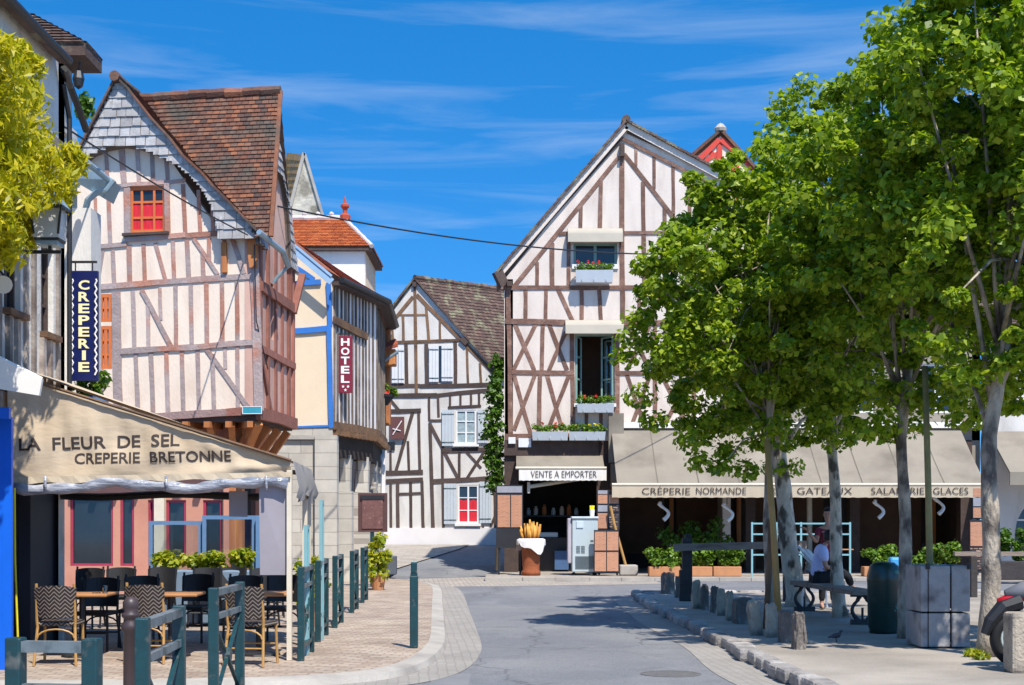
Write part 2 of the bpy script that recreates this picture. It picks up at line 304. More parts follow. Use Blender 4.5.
kerb_stone = mat('kerb_stone', (0.36, 0.33, 0.30), 0.95, 0.25, 3, (0.17, 0.15, 0.14), (0.5, 0.7), 2, 0.9, 16, 0.25)
concrete = mat('pale_concrete', (0.40, 0.365, 0.32), 0.9, 0.18, 2, (0.29, 0.26, 0.23), (0.5, 0.7), 1.2, 0.3, 30)
tan_cane = mat('tan_cane', (0.42, 0.23, 0.07), 0.45, 0.15, 8)
rattan = wovenmat('rattan_weave', (0.018, 0.013, 0.012), (0.25, 0.20, 0.16))
black_plastic = mat('black_plastic', (0.018, 0.018, 0.02), 0.5, 0.15, 5)
terracotta = mat('terracotta', (0.48, 0.22, 0.10), 0.85, 0.15, 4)
wicker = mat('wicker', (0.30, 0.085, 0.03), 0.8, 0.3, 12, None, bump=0.8, bscale=40, stretch=(1, 1, 2.2))
bread = mat('bread_crust', (0.66, 0.33, 0.06), 0.6, 0.25, 5, (0.45, 0.18, 0.03), (0.55, 0.75), 4, island=0.2)
linen = mat('white_linen', (0.74, 0.72, 0.70), 0.9, 0.08, 5)
machine_grey = mat('machine_grey', (0.45, 0.52, 0.53), 0.4, 0.06, 3)
bin_green = mat('bin_dark_green', (0.006, 0.032, 0.026), 0.35, 0.3, 6, (0.05, 0.06, 0.05), (0.58, 0.75), 4, spec=0.6)
bin_print = mat('bin_pale_print', (0.10, 0.30, 0.24), 0.6, 0.2, 12)
planter_grey = mat('weathered_planter_boards', (0.33, 0.32, 0.31), 0.85, 0.2, 3, (0.12, 0.11, 0.11), (0.5, 0.68), 3, 0.4, 18)
skin = mat('skin', (0.46, 0.25, 0.17), 0.55, 0.06, 8)
hair = mat('dark_hair', (0.018, 0.012, 0.01), 0.5, 0.2, 20)
polo = mat('lavender_polo', (0.60, 0.62, 0.88), 0.9, 0.06, 6, bump=0.25, bscale=9)
trousers = mat('black_trousers', (0.015, 0.015, 0.018), 0.9, 0.15, 6)
maroon = mat('maroon_top', (0.22, 0.03, 0.05), 0.9, 0.15, 6)
shoe = mat('blue_grey_shoe', (0.22, 0.27, 0.34), 0.7, 0.1, 6)
rubber = mat('tyre_rubber', (0.012, 0.012, 0.013), 0.7, 0.15, 6)
chrome = mat('chrome', (0.6, 0.6, 0.6), 0.2, 0.05, metal=1.0)
tail_red = mat('tail_light_red', (0.55, 0.01, 0.012), 0.2, 0.05, spec=0.7)
flower_red = mat('red_petals', (0.80, 0.045, 0.025), 0.6, 0.15, 9, island=0.3)
flower_yel = mat('yellow_petals', (0.72, 0.60, 0.02), 0.6, 0.15, 9, island=0.3)
plate_teal = mat('street_plate_enamel', (0.05, 0.30, 0.38), 0.3, 0.1, 5)
glass = glassmat('clear_glass')
leaf_lime = leafmat('lime_leaf', [(0.085, 0.145, 0.010), (0.18, 0.265, 0.014), (0.28, 0.36, 0.02), (0.40, 0.45, 0.035)], 0.36)
leaf_wist = leafmat('wisteria_leaf', [(0.24, 0.24, 0.008), (0.46, 0.41, 0.010), (0.60, 0.48, 0.015)], 0.35)
leaf_dark = leafmat('ivy_leaf', [(0.04, 0.09, 0.01), (0.08, 0.16, 0.015), (0.12, 0.21, 0.02)], 0.25)
leaf_hedge = leafmat('hedge_leaf', [(0.05, 0.11, 0.01), (0.11, 0.20, 0.018), (0.20, 0.30, 0.03)], 0.25)
leaf_yel = leafmat('yellow_shrub_leaf', [(0.16, 0.24, 0.015), (0.32, 0.34, 0.02), (0.48, 0.42, 0.025)], 0.3)
tile_brown = mat('old_brown_tile', (0.2, 0.1, 0.06), 0.9, 0.3, 6, (0.085, 0.07, 0.055), (0.5, 0.68), 1.3, 0.4, 25, island_cols=[(0.07, 0.045, 0.038), (0.13, 0.06, 0.042), (0.17, 0.065, 0.038), (0.15, 0.09, 0.065), (0.26, 0.10, 0.05), (0.10, 0.055, 0.045)])
tile_moss = mat('mossy_brown_tile', (0.2, 0.1, 0.06), 0.95, 0.3, 6, (0.22, 0.20, 0.13), (0.52, 0.66), 2.2, 0.4, 25, island_cols=[(0.075, 0.05, 0.042), (0.13, 0.08, 0.065), (0.10, 0.065, 0.055), (0.17, 0.11, 0.085)])
tile_orange = mat('new_orange_tile', (0.6, 0.2, 0.06), 0.85, 0.2, 6, None, island_cols=[(0.34, 0.075, 0.022), (0.46, 0.11, 0.028), (0.52, 0.16, 0.045), (0.38, 0.09, 0.03)])
tile_red = mat('red_brown_tile', (0.4, 0.1, 0.05), 0.9, 0.2, 6, (0.14, 0.07, 0.05), (0.55, 0.7), 2, island_cols=[(0.24, 0.06, 0.035), (0.34, 0.085, 0.045), (0.40, 0.12, 0.06), (0.27, 0.09, 0.05)])
shingle = mat('grey_wood_shingle', (0.4, 0.38, 0.37), 0.9, 0.2, 6, (0.20, 0.18, 0.17), (0.55, 0.75), 1.8, 0.3, 30, island_cols=[(0.30, 0.28, 0.27), (0.40, 0.38, 0.37), (0.47, 0.45, 0.44), (0.35, 0.33, 0.31)])
lichen_tile = mat('lichened_tile', (0.3, 0.2, 0.1), 0.9, 0.2, 3, (0.50, 0.25, 0.05), (0.42, 0.6), 1.0, island_cols=[(0.20, 0.13, 0.08), (0.36, 0.20, 0.07), (0.28, 0.2, 0.12)])
rubble = mat('rubble_stone', (0.52, 0.47, 0.38), 0.95, 0.35, 2.6, (0.25, 0.22, 0.17), (0.48, 0.62), 1.6, 0.9, 8)
ashlar = brickmat('ashlar_stone', (0.54, 0.50, 0.43), (0.46, 0.42, 0.36), (0.33, 0.30, 0.26), 0.62, 0.33, 0.012, 'xz', bump=0.3)
ashlar_side = brickmat('ashlar_stone_side', (0.54, 0.50, 0.43), (0.46, 0.42, 0.36), (0.33, 0.30, 0.26), 0.62, 0.33, 0.012, 'yz', bump=0.3)

# ------------------------------------------------------------------ building helpers
def beam(mb, pl, u0, z0, u1, z1, w, th=0.04, off=0.0, mi=0, wob=0.10, w1=None):
    a = Vector((u0, z0)); b = Vector((u1, z1)); d = b-a; L = d.length
    if L < 1e-4: return
    d /= L; nrm = Vector((-d.y, d.x)); k = max(2, min(7, int(L/0.45)+1)); th = off+th+random.uniform(-0.3, 0.3)*min(th, 0.04)
    lp, rp = [], []; w1 = w1 or w; bow = random.uniform(-0.5, 0.5)*wob*w
    for i in range(k+1):
        t = i/k; c = a+d*L*t; ww = w+(w1-w)*t; o = bow*math.sin(math.pi*t)
        lp.append(c+nrm*(ww/2*(1+random.uniform(-wob, wob))+o)); rp.append(c-nrm*(ww/2*(1+random.uniform(-wob, wob))-o))
    vs = []
    for l_, r_ in zip(lp, rp):
        vs += [pl.P(l_.x, l_.y, th), pl.P(r_.x, r_.y, th), pl.P(r_.x, r_.y, off-0.01), pl.P(l_.x, l_.y, off-0.01)]
    fs = []
    for i in range(k):
        o = i*4; q = o+4
        fs += [(o, o+1, q+1, q), (o+1, o+2, q+2, q+1), (o+3, o, q, q+3)]
    fs += [(0, 3, 2, 1), (k*4, k*4+1, k*4+2, k*4+3)]
    mb.add(vs, fs, mi)
def beams(mb, pl, rows, th=0.04, off=0.0, mi=0, wk=1.0):      # rows of x0,y0,x1,y1,width in photo units, put onto the wall plane
    for x0, y0, x1, y1, w in rows:
        u0, z0 = pl.px(x0, y0); u1, z1 = pl.px(x1, y1); k = pl.d((u0+u1)/2)/F
        beam(mb, pl, u0, z0, u1, z1, w*k*wk, th, off, mi)
def wall(mb, pl, outer, holes=(), th=0.25, reveal=0.16, off=0.0, mi=0):
    loops = [[Vector((p[0], p[1], 0)) for p in outer]]+[[Vector((p[0], p[1], 0)) for p in h] for h in holes]
    flat = [p for lp in loops for p in lp]; tri = tessellate_polygon(loops)
    mb.add([pl.P(p.x, p.y, off) for p in flat], [tuple(t) for t in tri], mi)
    n = len(outer)
    mb.add([pl.P(p[0], p[1], off) for p in outer]+[pl.P(p[0], p[1], off-th) for p in outer], [(i, (i+1) % n, n+(i+1) % n, n+i) for i in range(n)], mi)
    for h in holes:
        n = len(h); mb.add([pl.P(p[0], p[1], off) for p in h]+[pl.P(p[0], p[1], off-reveal) for p in h], [(i, (i+1) % n, n+(i+1) % n, n+i) for i in range(n)], mi)
def rect(u0, z0, u1, z1): return [(u0, z0), (u1, z0), (u1, z1), (u0, z1)]
def pxrect(pl, x0, y0, x1, y1):                                # photo box -> rectangle on plane
    a = pl.px(x0, (y0+y1)/2)[0]; b = pl.px(x1, (y0+y1)/2)[0]; xm = (x0+x1)/2
    return a, pl.px(xm, y1)[1], b, pl.px(xm, y0)[1]
def pbox(mb, pl, u0, z0, u1, z1, o0, o1, mi=0):
    mb.prism([pl.P(u0, z0, o0), pl.P(u1, z0, o0), pl.P(u1, z1, o0), pl.P(u0, z1, o0)], pl.n*(o1-o0), mi)
def window(pl, r, parent, nx=2, ny=3, fm=None, pm=None, depth=0.10, fw=0.06, mw=0.035, curtain=None, crect=None, name='window'):
    u0, z0, u1, z1 = r; mb = MB(); o = -depth
    pbox(mb, pl, u0+.002, z0+.002, u0+fw, z1-.002, o, o+0.05); pbox(mb, pl, u1-fw, z0+.002, u1-.002, z1-.002, o, o+0.05)
    pbox(mb, pl, u0+fw, z0+.002, u1-fw, z0+fw, o, o+0.047); pbox(mb, pl, u0+fw, z1-fw, u1-fw, z1-.002, o, o+0.047)
    for i in range(1, nx):
        u = u0+(u1-u0)*i/nx; w = mw*(1.8 if (nx % 2 == 0 and i == nx//2) else 1); pbox(mb, pl, u-w/2, z0+fw, u+w/2, z1-fw, o+.004, o+0.042)
    for j in range(1, ny):
        z = z0+(z1-z0)*j/ny; pbox(mb, pl, u0+fw, z-mw/2, u1-fw, z+mw/2, o+.006, o+0.038)
    f = mb.build(name, fm, parent)
    p = MB(); pbox(p, pl, u0+.004, z0+.004, u1-.004, z1-.004, o-0.02, o+0.008); p.build('pane', pm or pane_dark, f)
    if curtain:
        c = crect or (0.0, 1.0); cb = MB(); n = 14; uu0, uu1 = u0+fw*.8, u1-fw*.8; zz0 = z0+(z1-z0)*c[0]+fw*.7; zz1 = z0+(z1-z0)*c[1]-fw*.5; vs = []
        for i in range(n+1):
            u = uu0+(uu1-uu0)*i/n; of = o+0.014+0.008*abs(math.sin(i*1.9)); vs += [pl.P(u, zz0, of), pl.P(u, zz1+0.02*math.sin(i*1.3), of)]
        cb.add(vs, [(2*i, 2*i+2, 2*i+3, 2*i+1) for i in range(n)]); cb.build('curtain', curtain, f)
    return f
def shutter(pl, u0, z0, u1, z1, parent, m):
    mb = MB(); n = max(2, int((u1-u0)/0.11)); w = (u1-u0)/n
    for i in range(n): pbox(mb, pl, u0+i*w+.003, z0, u0+(i+1)*w-.003, z1, 0.05, 0.085+random.uniform(0, .004))
    s = mb.build('shutter', m, parent)
    h = MB()
    for t in (0.1, 0.88): zz = z0+(z1-z0)*t; pbox(h, pl, u0+.01, zz-.018, u1-.01, zz+.018, 0.092, 0.10)
    h.build('strap_hinge', rail_metal, s)
    return s
def tiles(mb, e0, e1, r1, r0, tw=0.2, ex=0.16, lift=0.02, mi=0, skip=None, jit=0.25, base=True, lip=0.018):
    e0, e1, r0, r1 = Vector(e0), Vector(e1), Vector(r0), Vector(r1)       # eave e0-e1, ridge r0-r1
    H = ((r0-e0).length+(r1-e1).length)/2; n = max(2, round(H/ex)); nr = (e1-e0).cross(r0-e0)
    if nr.length < 1e-6: nr = (r1-r0).cross(r0-e0)
    nr.normalize()
    if nr.z < 0 and abs(nr.z) > 0.02: nr = -nr
    if base: mb.add([e0, e1, r1, r0], [(0, 1, 2, 3)], mi)
    def B(s, t): return (e0.lerp(e1, s)).lerp(r0.lerp(r1, s), t)
    for j in range(n):
        t0 = j/n; t1 = min(1.0, (j+1.12)/n); wdt = (B(1, t0)-B(0, t0)).length; k = max(1, round(wdt/tw)); sh = 0.5*(j % 2)/k
        for i in range(k+(1 if j % 2 else 0)):
            s0 = max(0, i/k-sh); s1 = min(1, (i+1)/k-sh)
            if s1-s0 < 0.2/k: continue
            g = 0.03/k; a = lift+random.uniform(0, lip*jit); sg = random.uniform(-.1, .1)*jit/n
            if skip and skip(B((s0+s1)/2, (t0+t1)/2)): continue
            p0 = B(s0+g, t0+sg)+nr*(a+lip); p1 = B(s1-g, t0+sg)+nr*(a+lip*0.9); p2 = B(s1-g, t1)+nr*lift*.4; p3 = B(s0+g, t1)+nr*lift*.4
            mb.add([p0, p1, p2, p3, B(s0+g, t0+sg)+nr*.002, B(s1-g, t0+sg)+nr*.002], [(0, 1, 2, 3), (4, 5, 1, 0)], mi)
def ridge_caps(mb, a, b, r=0.11, n=None, mi=0):
    a, b = Vector(a), Vector(b); L = (b-a).length; n = n or max(2, int(L/0.36))
    for i in range(n):
        p = a.lerp(b, i/n); q = a.lerp(b, (i+1.05)/n); mb.tube([p+Vector((0, 0, random.uniform(-.01, .015))), q+Vector((0, 0, random.uniform(-.01, .02)))], [r*random.uniform(.95, 1.1), r*random.uniform(.85, .95)], 8, mi)
def text_geo(s, bold=0.0, extrude=0.0):
    cu = bpy.data.curves.new('t', 'FONT'); cu.body = s; cu.size = 1; cu.offset = bold; cu.extrude = extrude; cu.resolution_u = 3
    ob = bpy.data.objects.new('t', cu); COL.objects.link(ob); bpy.context.view_layer.update()
    me = bpy.data.meshes.new_from_object(ob.evaluated_get(bpy.context.evaluated_depsgraph_get()))
    V = [v.co.copy() for v in me.vertices]; Fs = [tuple(p.vertices) for p in me.polygons]
    bpy.data.objects.remove(ob); bpy.data.curves.remove(cu); bpy.data.meshes.remove(me)
    return V, Fs
def put_text(mb, s, o, ux, uy, w=None, h=0.2, bold=0.01, center=True, lift=None, mi=0):   # lettering whose box is centred on o
    V, Fs = text_geo(s, bold); ux, uy, o = Vector(ux).normalized(), Vector(uy).normalized(), Vector(o); n = ux.cross(uy)
    x0 = min(v.x for v in V); x1 = max(v.x for v in V); y0 = min(v.y for v in V); y1 = max(v.y for v in V)
    ky = h/(y1-y0); kx = (w/(x1-x0)) if w else ky; e = 0.004
    P = [o+ux*((v.x-(x0+x1)/2)*kx)+uy*((v.y-(y0+y1)/2)*ky) for v in V]
    mb.add([p+n*e for p in P], Fs, mi)
def leaves(centers, rad, n_each, size, flat=0.75, up=0.7, elong=1.5, droop=0.0, seed=1, minr=0.0):
    g = np.random.default_rng(seed); C = np.repeat(np.asarray(centers, float), n_each, axis=0); N = len(C); Rr = np.repeat(np.broadcast_to(np.asarray(rad, float), (len(centers),)), n_each)
    d = g.normal(size=(N, 3)); d /= np.linalg.norm(d, axis=1)[:, None]; r = (minr+(1-minr)*g.random(N)**0.45)*Rr
    P = C+d*r[:, None]*np.array([1, 1, flat])
    nr = d*0.6+g.normal(size=(N, 3))*0.55+np.array([0, 0, up]); nr /= np.linalg.norm(nr, axis=1)[:, None]
    t = np.cross(nr, g.normal(size=(N, 3))); t /= np.linalg.norm(t, axis=1)[:, None]
    t[:, 2] -= droop; t /= np.linalg.norm(t, axis=1)[:, None]
    b = np.cross(nr, t); s = size*(0.5+0.95*g.random(N)); h = (s*0.5)[:, None]; wv = (s*0.5/elong)[:, None]
    V = np.stack([P-t*h, P+b*wv+nr*wv*0.25, P+t*h, P-b*wv+nr*wv*0.25], 1).reshape(-1, 3)
    return V, np.arange(N*4).reshape(-1, 4)
# ================================================================== ground, road, pavements
def sheet(name, poly, z, m, z2=None):
    mb = MB(); pts = [Vector((p[0], p[1], p[2] if len(p) > 2 else z)) for p in poly]
    tri = tessellate_polygon([pts]); mb.add(pts, [tuple(t) for t in tri]); o = mb.build(name, m, base=(0, 0, 0))
    for p in o.data.polygons:
        if p.normal.z < 0: p.flip()
    return struct(o)
def band(name, pts, o0, o1, z0, z1, m):
    mb = MB(); n = len(pts); L = [];
    for i, p in enumerate(pts):
        a = Vector((*pts[max(i-1, 0)], 0)); b = Vector((*pts[min(i+1, n-1)], 0)); d = (b-a).normalized(); nr = Vector((d.y, -d.x, 0)); q = Vector((*p, 0))
        L += [q+nr*o0+Vector((0, 0, z0)), q+nr*o1+Vector((0, 0, z1))]
    mb.add(L, [(2*i, 2*i+1, 2*i+3, 2*i+2) for i in range(n-1)]); return struct(mb.build(name, m, base=(0, 0, 0)))
def asphalt_mat():
    m, n, l, b = nt('asphalt'); ge = n.new('ShaderNodeNewGeometry'); P = ge.outputs['Position']
    def noise(scale, det=6, st=(1, 1, 1), rough=.6):
        mp = n.new('ShaderNodeMapping'); mp.inputs['Scale'].default_value = st; l.new(P, mp.inputs[0]); z = n.new('ShaderNodeTexNoise'); z.inputs['Scale'].default_value = scale; z.inputs['Detail'].default_value = det; z.inputs['Roughness'].default_value = rough; l.new(mp.outputs[0], z.inputs['Vector']); return z.outputs[0]
    def mr(v, a, b_, c, d): r = n.new('ShaderNodeMapRange'); r.inputs[1].default_value = a; r.inputs[2].default_value = b_; r.inputs[3].default_value = c; r.inputs[4].default_value = d; l.new(v, r.inputs[0]); return r.outputs[0]
    def mix(f, A, B, bl='MIX'):
        x = n.new('ShaderNodeMix'); x.data_type = 'RGBA'; x.blend_type = bl
        if isinstance(f, float): x.inputs[0].default_value = f
        else: l.new(f, x.inputs[0])
        for k, v in ((6, A), (7, B)):
            if isinstance(v, tuple): x.inputs[k].default_value = v
            else: l.new(v, x.inputs[k])
        return x.outputs[2]
    c = mix(mr(noise(.28, 5), .40, .62, 0, 1), (.165, .167, .178, 1), (.215, .213, .212, 1))
    c = mix(mr(noise(.9, 4, (1, .25, 1)), .52, .70, 0, .55), c, (.265, .262, .262, 1))
    c = mix(mr(noise(.16, 3, (1, .35, 1)), .56, .60, 0, .45), c, (.128, .130, .138, 1))
    c = mix(mr(noise(2.2, 6), .58, .72, 0, .5), c, (.105, .105, .112, 1))
    vo = n.new('ShaderNodeTexVoronoi'); vo.feature = 'DISTANCE_TO_EDGE'; vo.inputs['Scale'].default_value = .34
    dz = n.new('ShaderNodeTexNoise'); dz.inputs['Scale'].default_value = .9; dz.inputs['Detail'].default_value = 5; l.new(P, dz.inputs['Vector']); ad = n.new('ShaderNodeVectorMath'); ad.operation = 'MULTIPLY_ADD'; ad.inputs[1].default_value = (1.6, 1.6, 0); l.new(dz.outputs['Color'], ad.inputs[0]); l.new(P, ad.inputs[2]); l.new(ad.outputs[0], vo.inputs['Vector'])
    c = mix(mr(vo.outputs[0], .0, .011, .55, 0), c, (.055, .055, .06, 1))
    c = mix(1.0, c, mr(noise(45, 3), .3, .7, .78, 1.22), 'MULTIPLY')
    l.new(c, b.inputs['Base Color']); b.inputs['Roughness'].default_value = .85; b.inputs['Specular IOR Level'].default_value = .3
    bp = n.new('ShaderNodeBump'); bp.inputs['Strength'].default_value = .35; bp.inputs['Distance'].default_value = .01; l.new(noise(70, 3), bp.inputs['Height']); l.new(bp.outputs[0], b.inputs['Normal']); return m
asphalt = asphalt_mat()
earth = mat('pale_ground', (0.30, 0.27, 0.23), 0.95, 0.15, 0.5)
sand = mat('island_sandy_paving', (0.345, 0.30, 0.25), 0.95, 0.22, 0.9, (0.235, 0.205, 0.17), (0.45, 0.7), 0.5, 0.4, 18)
setts = brickmat('pink_setts', (0.46, 0.375, 0.295), (0.32, 0.235, 0.18), (0.25, 0.20, 0.16), 0.22, 0.12, 0.014, 'xy', rot=0.12, var=0.3)
pale_setts = brickmat('pale_setts', (0.40, 0.35, 0.30), (0.32, 0.28, 0.24), (0.25, 0.22, 0.19), 0.2, 0.13, 0.012, 'xy', rot=1.5, var=0.18)
slabs = brickmat('pale_slabs', (0.40, 0.35, 0.295), (0.32, 0.28, 0.235), (0.28, 0.25, 0.22), 0.5, 0.3, 0.012, 'xy', var=0.18)
gutter = brickmat('gutter_setts', (0.33, 0.30, 0.265), (0.29, 0.265, 0.235), (0.265, 0.24, 0.215), 0.17, 0.11, 0.010, 'xy', rot=1.5, var=0.15)
KS = 0.75/10.5
def gz(y): return max(0.0, min(1.0, (y-43.4)*KS))
ground_mb = MB(); g = []
ys = [-60, 43.4, 57.4, 900]; 
for y in ys: g += [(-700, y, gz(y)-0.3), (700, y, gz(y)-0.3)]
ground_mb.add(g, [(2*i, 2*i+1, 2*i+3, 2*i+2) for i in range(3)]); struct(ground_mb.build('ground', earth, base=(0, 0, 0)))
sheet('road', [(-40, -20), (40, -20), (40, 43.4), (-40, 43.4)], -0.10, asphalt)
sheet('lane', [(-14, 43.4, -.10), (2.5, 43.4, -.10), (4.5, 57.4, .90), (-14, 57.4, .90)], 0, asphalt)
def smooth(pts, k=6):
    out = []; n = len(pts)
    for i in range(n-1):
        p = [Vector((*pts[max(0, min(n-1, i+q))], 0)) for q in (-1, 0, 1, 2)]
        for j in range(k):
            t = j/k; v = .5*((2*p[1])+(-p[0]+p[2])*t+(2*p[0]-5*p[1]+4*p[2]-p[3])*t*t+(-p[0]+3*p[1]-3*p[2]+p[3])*t**3); out.append((v.x, v.y))
    return out+[tuple(pts[-1][:2])]
LEFT = [(-14, 14.1), (-5, 14.2), (-2.9, 14.4), (-2.05, 14.7), (-1.5, 15.25), (-1.2, 16.4), (-1.10, 18.7), (-1.25, 22), (-1.52, 27), (-1.88, 33.5), (-2.2, 36), (-2.9, 38.2), (-3.5, 39.0)]; LEFT = smooth(LEFT)
sheet('pavement_corner', LEFT+[(-3.6, 44), (-14, 44)], 0.0, setts)
band('kerb_corner', LEFT, 0.0, 0.20, 0.004, -0.02, concrete)
band('kerb_face', LEFT, 0.20, 0.23, -0.02, -0.09, concrete)
band('gutter_corner', LEFT[:-2], 0.23, 0.70, -0.091, -0.094, gutter)
sheet('gutter_crossing', [(-.78, 6), (-.42, 6), (-.45, 15.7), (-.86, 15.7)], -0.0965, mat('worn_gutter', (.20, .20, .205), .9, .15, 2))
sheet('pavement_near', [(-14, -6), (-1.75, -6), (-1.75, 12.2), (-2.0, 12.7), (-14, 12.7)], 0.0, setts)
ISL = [(3.3, -8), (3.1, 8), (2.98, 13), (2.90, 15.5), (2.86, 18), (2.82, 20.9), (2.74, 24.7), (2.70, 29.6), (2.9, 30.6), (3.4, 31.2), (5, 31.5), (30, 31.6)]; ISL = smooth(ISL, 5)
sheet('island_paving', ISL+[(30, -8)], 0.0, sand)
ISR = ISL[:-9]
gm = MB()
for sdn in (1,):
    pts = ISR
    L = []
    for i, p in enumerate(pts):
        a = Vector((*pts[max(i-1, 0)], 0)); b = Vector((*pts[min(i+1, len(pts)-1)], 0)); d = (b-a).normalized(); nr = Vector((-d.y, d.x, 0)); q = Vector((*p, 0)); ww = 0.60+0.05*math.sin(i*.5)
        L += [q+nr*0.02+Vector((0, 0, -.092)), q+nr*ww+Vector((0, 0, -.095))]
    gm.add(L, [(2*i, 2*i+1, 2*i+3, 2*i+2) for i in range(len(pts)-1)])
struct(gm.build('gutter_island', gutter, base=(0, 0, 0)))
km = MB()
for i in range(len(ISL)-1):
    a = Vector((*ISL[i], 0)); b = Vector((*ISL[i+1], 0)); d = (b-a); Ls = d.length; d.normalize(); t = 0.0
    if a.y < 6 and b.y < 9: continue
    while t < Ls-0.15:
        l = min(random.uniform(0.38, 0.72), Ls-t); c = a+d*(t+l/2); nr = Vector((-d.y, d.x, 0)); c = c+nr*random.uniform(-.05, .03)
        km.rbox((c.x, c.y, -0.035+random.uniform(-.015, .02)), (random.uniform(.2, .27), l-0.03, 0.16), 0.045, math.atan2(d.y, d.x)-math.pi/2+random.uniform(-.06, .06)); t += l
struct(km.build('kerb_island', kerb_stone, smooth=False, base=(0, 0, 0)))
sheet('pavement_shopfront', [(-0.75, 39.5), (40, 39.5), (40, 47), (-0.4, 47), (-0.4, 43.5), (-0.75, 42.5)], 0.0, slabs)
fk = MB(); x = -0.75
while x < 22: l = random.uniform(.8, 1.1); fk.box((x+l/2, 39.45, -.045), (l-.01, .16, .1), jit=.004); x += l
struct(fk.build('kerb_shopfront', concrete, base=(0, 0, 0)))
sheet('crossing_setts', [(-3.0, 36.0), (-0.2, 36.4), (4, 37.8), (4, 39.36), (-0.8, 39.4), (-0.8, 42.4), (-3.2, 40.6)], -0.096, pale_setts)
sheet('pavement_lane', [(-3.9, 44.2, .06-.06), (-1.9, 52.2, .62-.06), (-1.6, 53.7, .74-.06), (-9, 53.7, .74-.06), (-9, 44.2, .06-.06)], 0, slabs)
mh = MB(); mh.lathe((1.75, 15.7, -0.099), [(0.34, 0), (0.34, 0.004), (0.30, 0.004), (0.3, 0.002), (0.0, 0.003)], 24); struct(mh.build('manhole_cover', mat('worn_cast_iron', (0.13, 0.125, 0.12), 0.6, 0.3, 9)))

# ================================================================== corner house with arched shingle gables
BF = Plane((-8.75, 28.38), (-5.02, 28.0)); BS = Plane((-5.02, 28.0), (-4.77, 31.0)); LB = BF.L; LS = BS.L
B = thing('timber_house', 'cream half-timbered corner house with grey shingled arched gable and brown tiled roof', 'house', (-6.8, 30, 0))
zj = 3.68
w = MB()
outer = [(-0.6, zj), (LB-.02, zj), (LB-.02, 7.25), (LB-0.9, 7.5), (BF.px(118, 100)[0]+0.2, 10.0), (BF.px(118, 100)[0]-0.2, 10.0), (-0.6, 7.6)]
rw = pxrect(BF, 129, 186, 166, 233); lw1 = pxrect(BF, 99, 294, 112, 322); lw2 = pxrect(BF, 99, 326, 112, 369)
wall(w, BF, outer, [rect(*rw), rect(*lw1), rect(*lw2)]); w.build('front_wall', plaster_cream, B)
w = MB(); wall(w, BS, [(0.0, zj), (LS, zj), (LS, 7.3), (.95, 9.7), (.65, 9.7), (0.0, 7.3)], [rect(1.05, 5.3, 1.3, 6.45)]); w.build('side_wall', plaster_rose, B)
w = MB(); pbox(w, BS, 1.05, 5.3, 1.3, 6.45, -.14, -.1); w.build('side_window', pane_dark, B)
w = MB(); wall(w, Plane((-4.77, 31.0), (-8.6, 32.4)), rect(0, zj, LB, 7.3)); w.build('rear_wall', plaster_cream, B)
w = MB(); wall(w, Plane((-8.6, 32.4), (-9.45, 29.5)), rect(0, 0, 3.0, 7.6)); w.build('end_wall', plaster_cream, B)
tf = MB()
beams(tf, BF, [(108, 186.8, 128, 185.5, 4.2), (165, 183, 186, 180.5, 4.2), (128, 184.6, 165, 182.6, 4.2), (90, 247.5, 127, 244.4, 5), (126, 240, 186, 235.2, 5.5), (182, 236.2, 219, 233.4, 5.5), (84, 289, 160, 282.2, 6.5), (158, 282.6, 254, 276, 6.5), (121, 351.5, 190, 347.5, 6.5), (188, 348, 253, 342.2, 6.5)], 0.036, wk=.88)
beams(tf, BF, [(60, 423, 162, 416.8, 7.5), (160, 417.2, 262, 410.2, 7.5)], 0.08, mi=1)
beams(tf, BF, [(253.5, 237, 259.5, 411, 9)], 0.034)
beams(tf, BF, [(127.3, 188, 127.8, 239, 6.5), (167.3, 184, 168, 236, 5.5), (116.5, 292, 118.5, 419, 9)], 0.03)
beams(tf, BF, [(106, 150, 108, 185, 4.6), (121.6, 147, 124.5, 183, 7), (137, 147, 139.5, 183, 4.8), (152, 149, 153.2, 182, 4.8), (166, 158, 168, 180, 4.8), (108.5, 190, 110.5, 245, 4.6), (183, 184, 185.5, 234, 5), (198.5, 190, 200.5, 232, 4.4), (212, 200, 213, 232, 4), (95.5, 198, 96.5, 245, 3.8),
    (103, 250, 97.5, 286, 4.8), (113, 250, 114.5, 286, 5.2), (129, 245, 130, 284, 6), (143.5, 244, 145.2, 282.5, 4.8), (155.5, 243, 166, 281.5, 4.6), (173, 241, 174.5, 281, 4.8), (187, 240, 189, 279.6, 5.8), (203, 252, 203.7, 279, 5), (209, 238, 209.3, 262, 5), (224.5, 240, 225.5, 276.6, 5),
    (133, 291, 134.6, 348, 5), (148, 299, 148.6, 347, 4.8), (160, 288, 161.2, 320, 4), (175.7, 286, 176.2, 345, 4.8), (191, 285, 191.7, 344, 5), (206.6, 283, 207.2, 343.5, 5.2), (222, 282, 222.7, 342, 5), (237, 281, 237.8, 341, 5),
    (135.8, 353, 138.4, 415, 5), (151, 352, 153.4, 414.5, 5.2), (166.5, 351, 168.4, 413.5, 5), (182, 350, 183.8, 412.6, 5), (197.6, 349, 199.4, 411.6, 5), (212.5, 354, 214.5, 411, 5), (225, 346.5, 225.4, 369, 4.6), (237.6, 346, 238.2, 409, 4.6)], 0.016, wk=.84)
beams(tf, BF, [(142, 290, 171, 346, 5.5), (194, 238.5, 218, 274.5, 4.6), (207, 349, 248, 407, 5.4), (109, 379, 94, 402, 5.2), (232.5, 239, 244.5, 274, 5.2)], 0.026, wk=.84)
tf.build('timber_frame', [timber_grey, timber_mauve], B)
ts = MB()
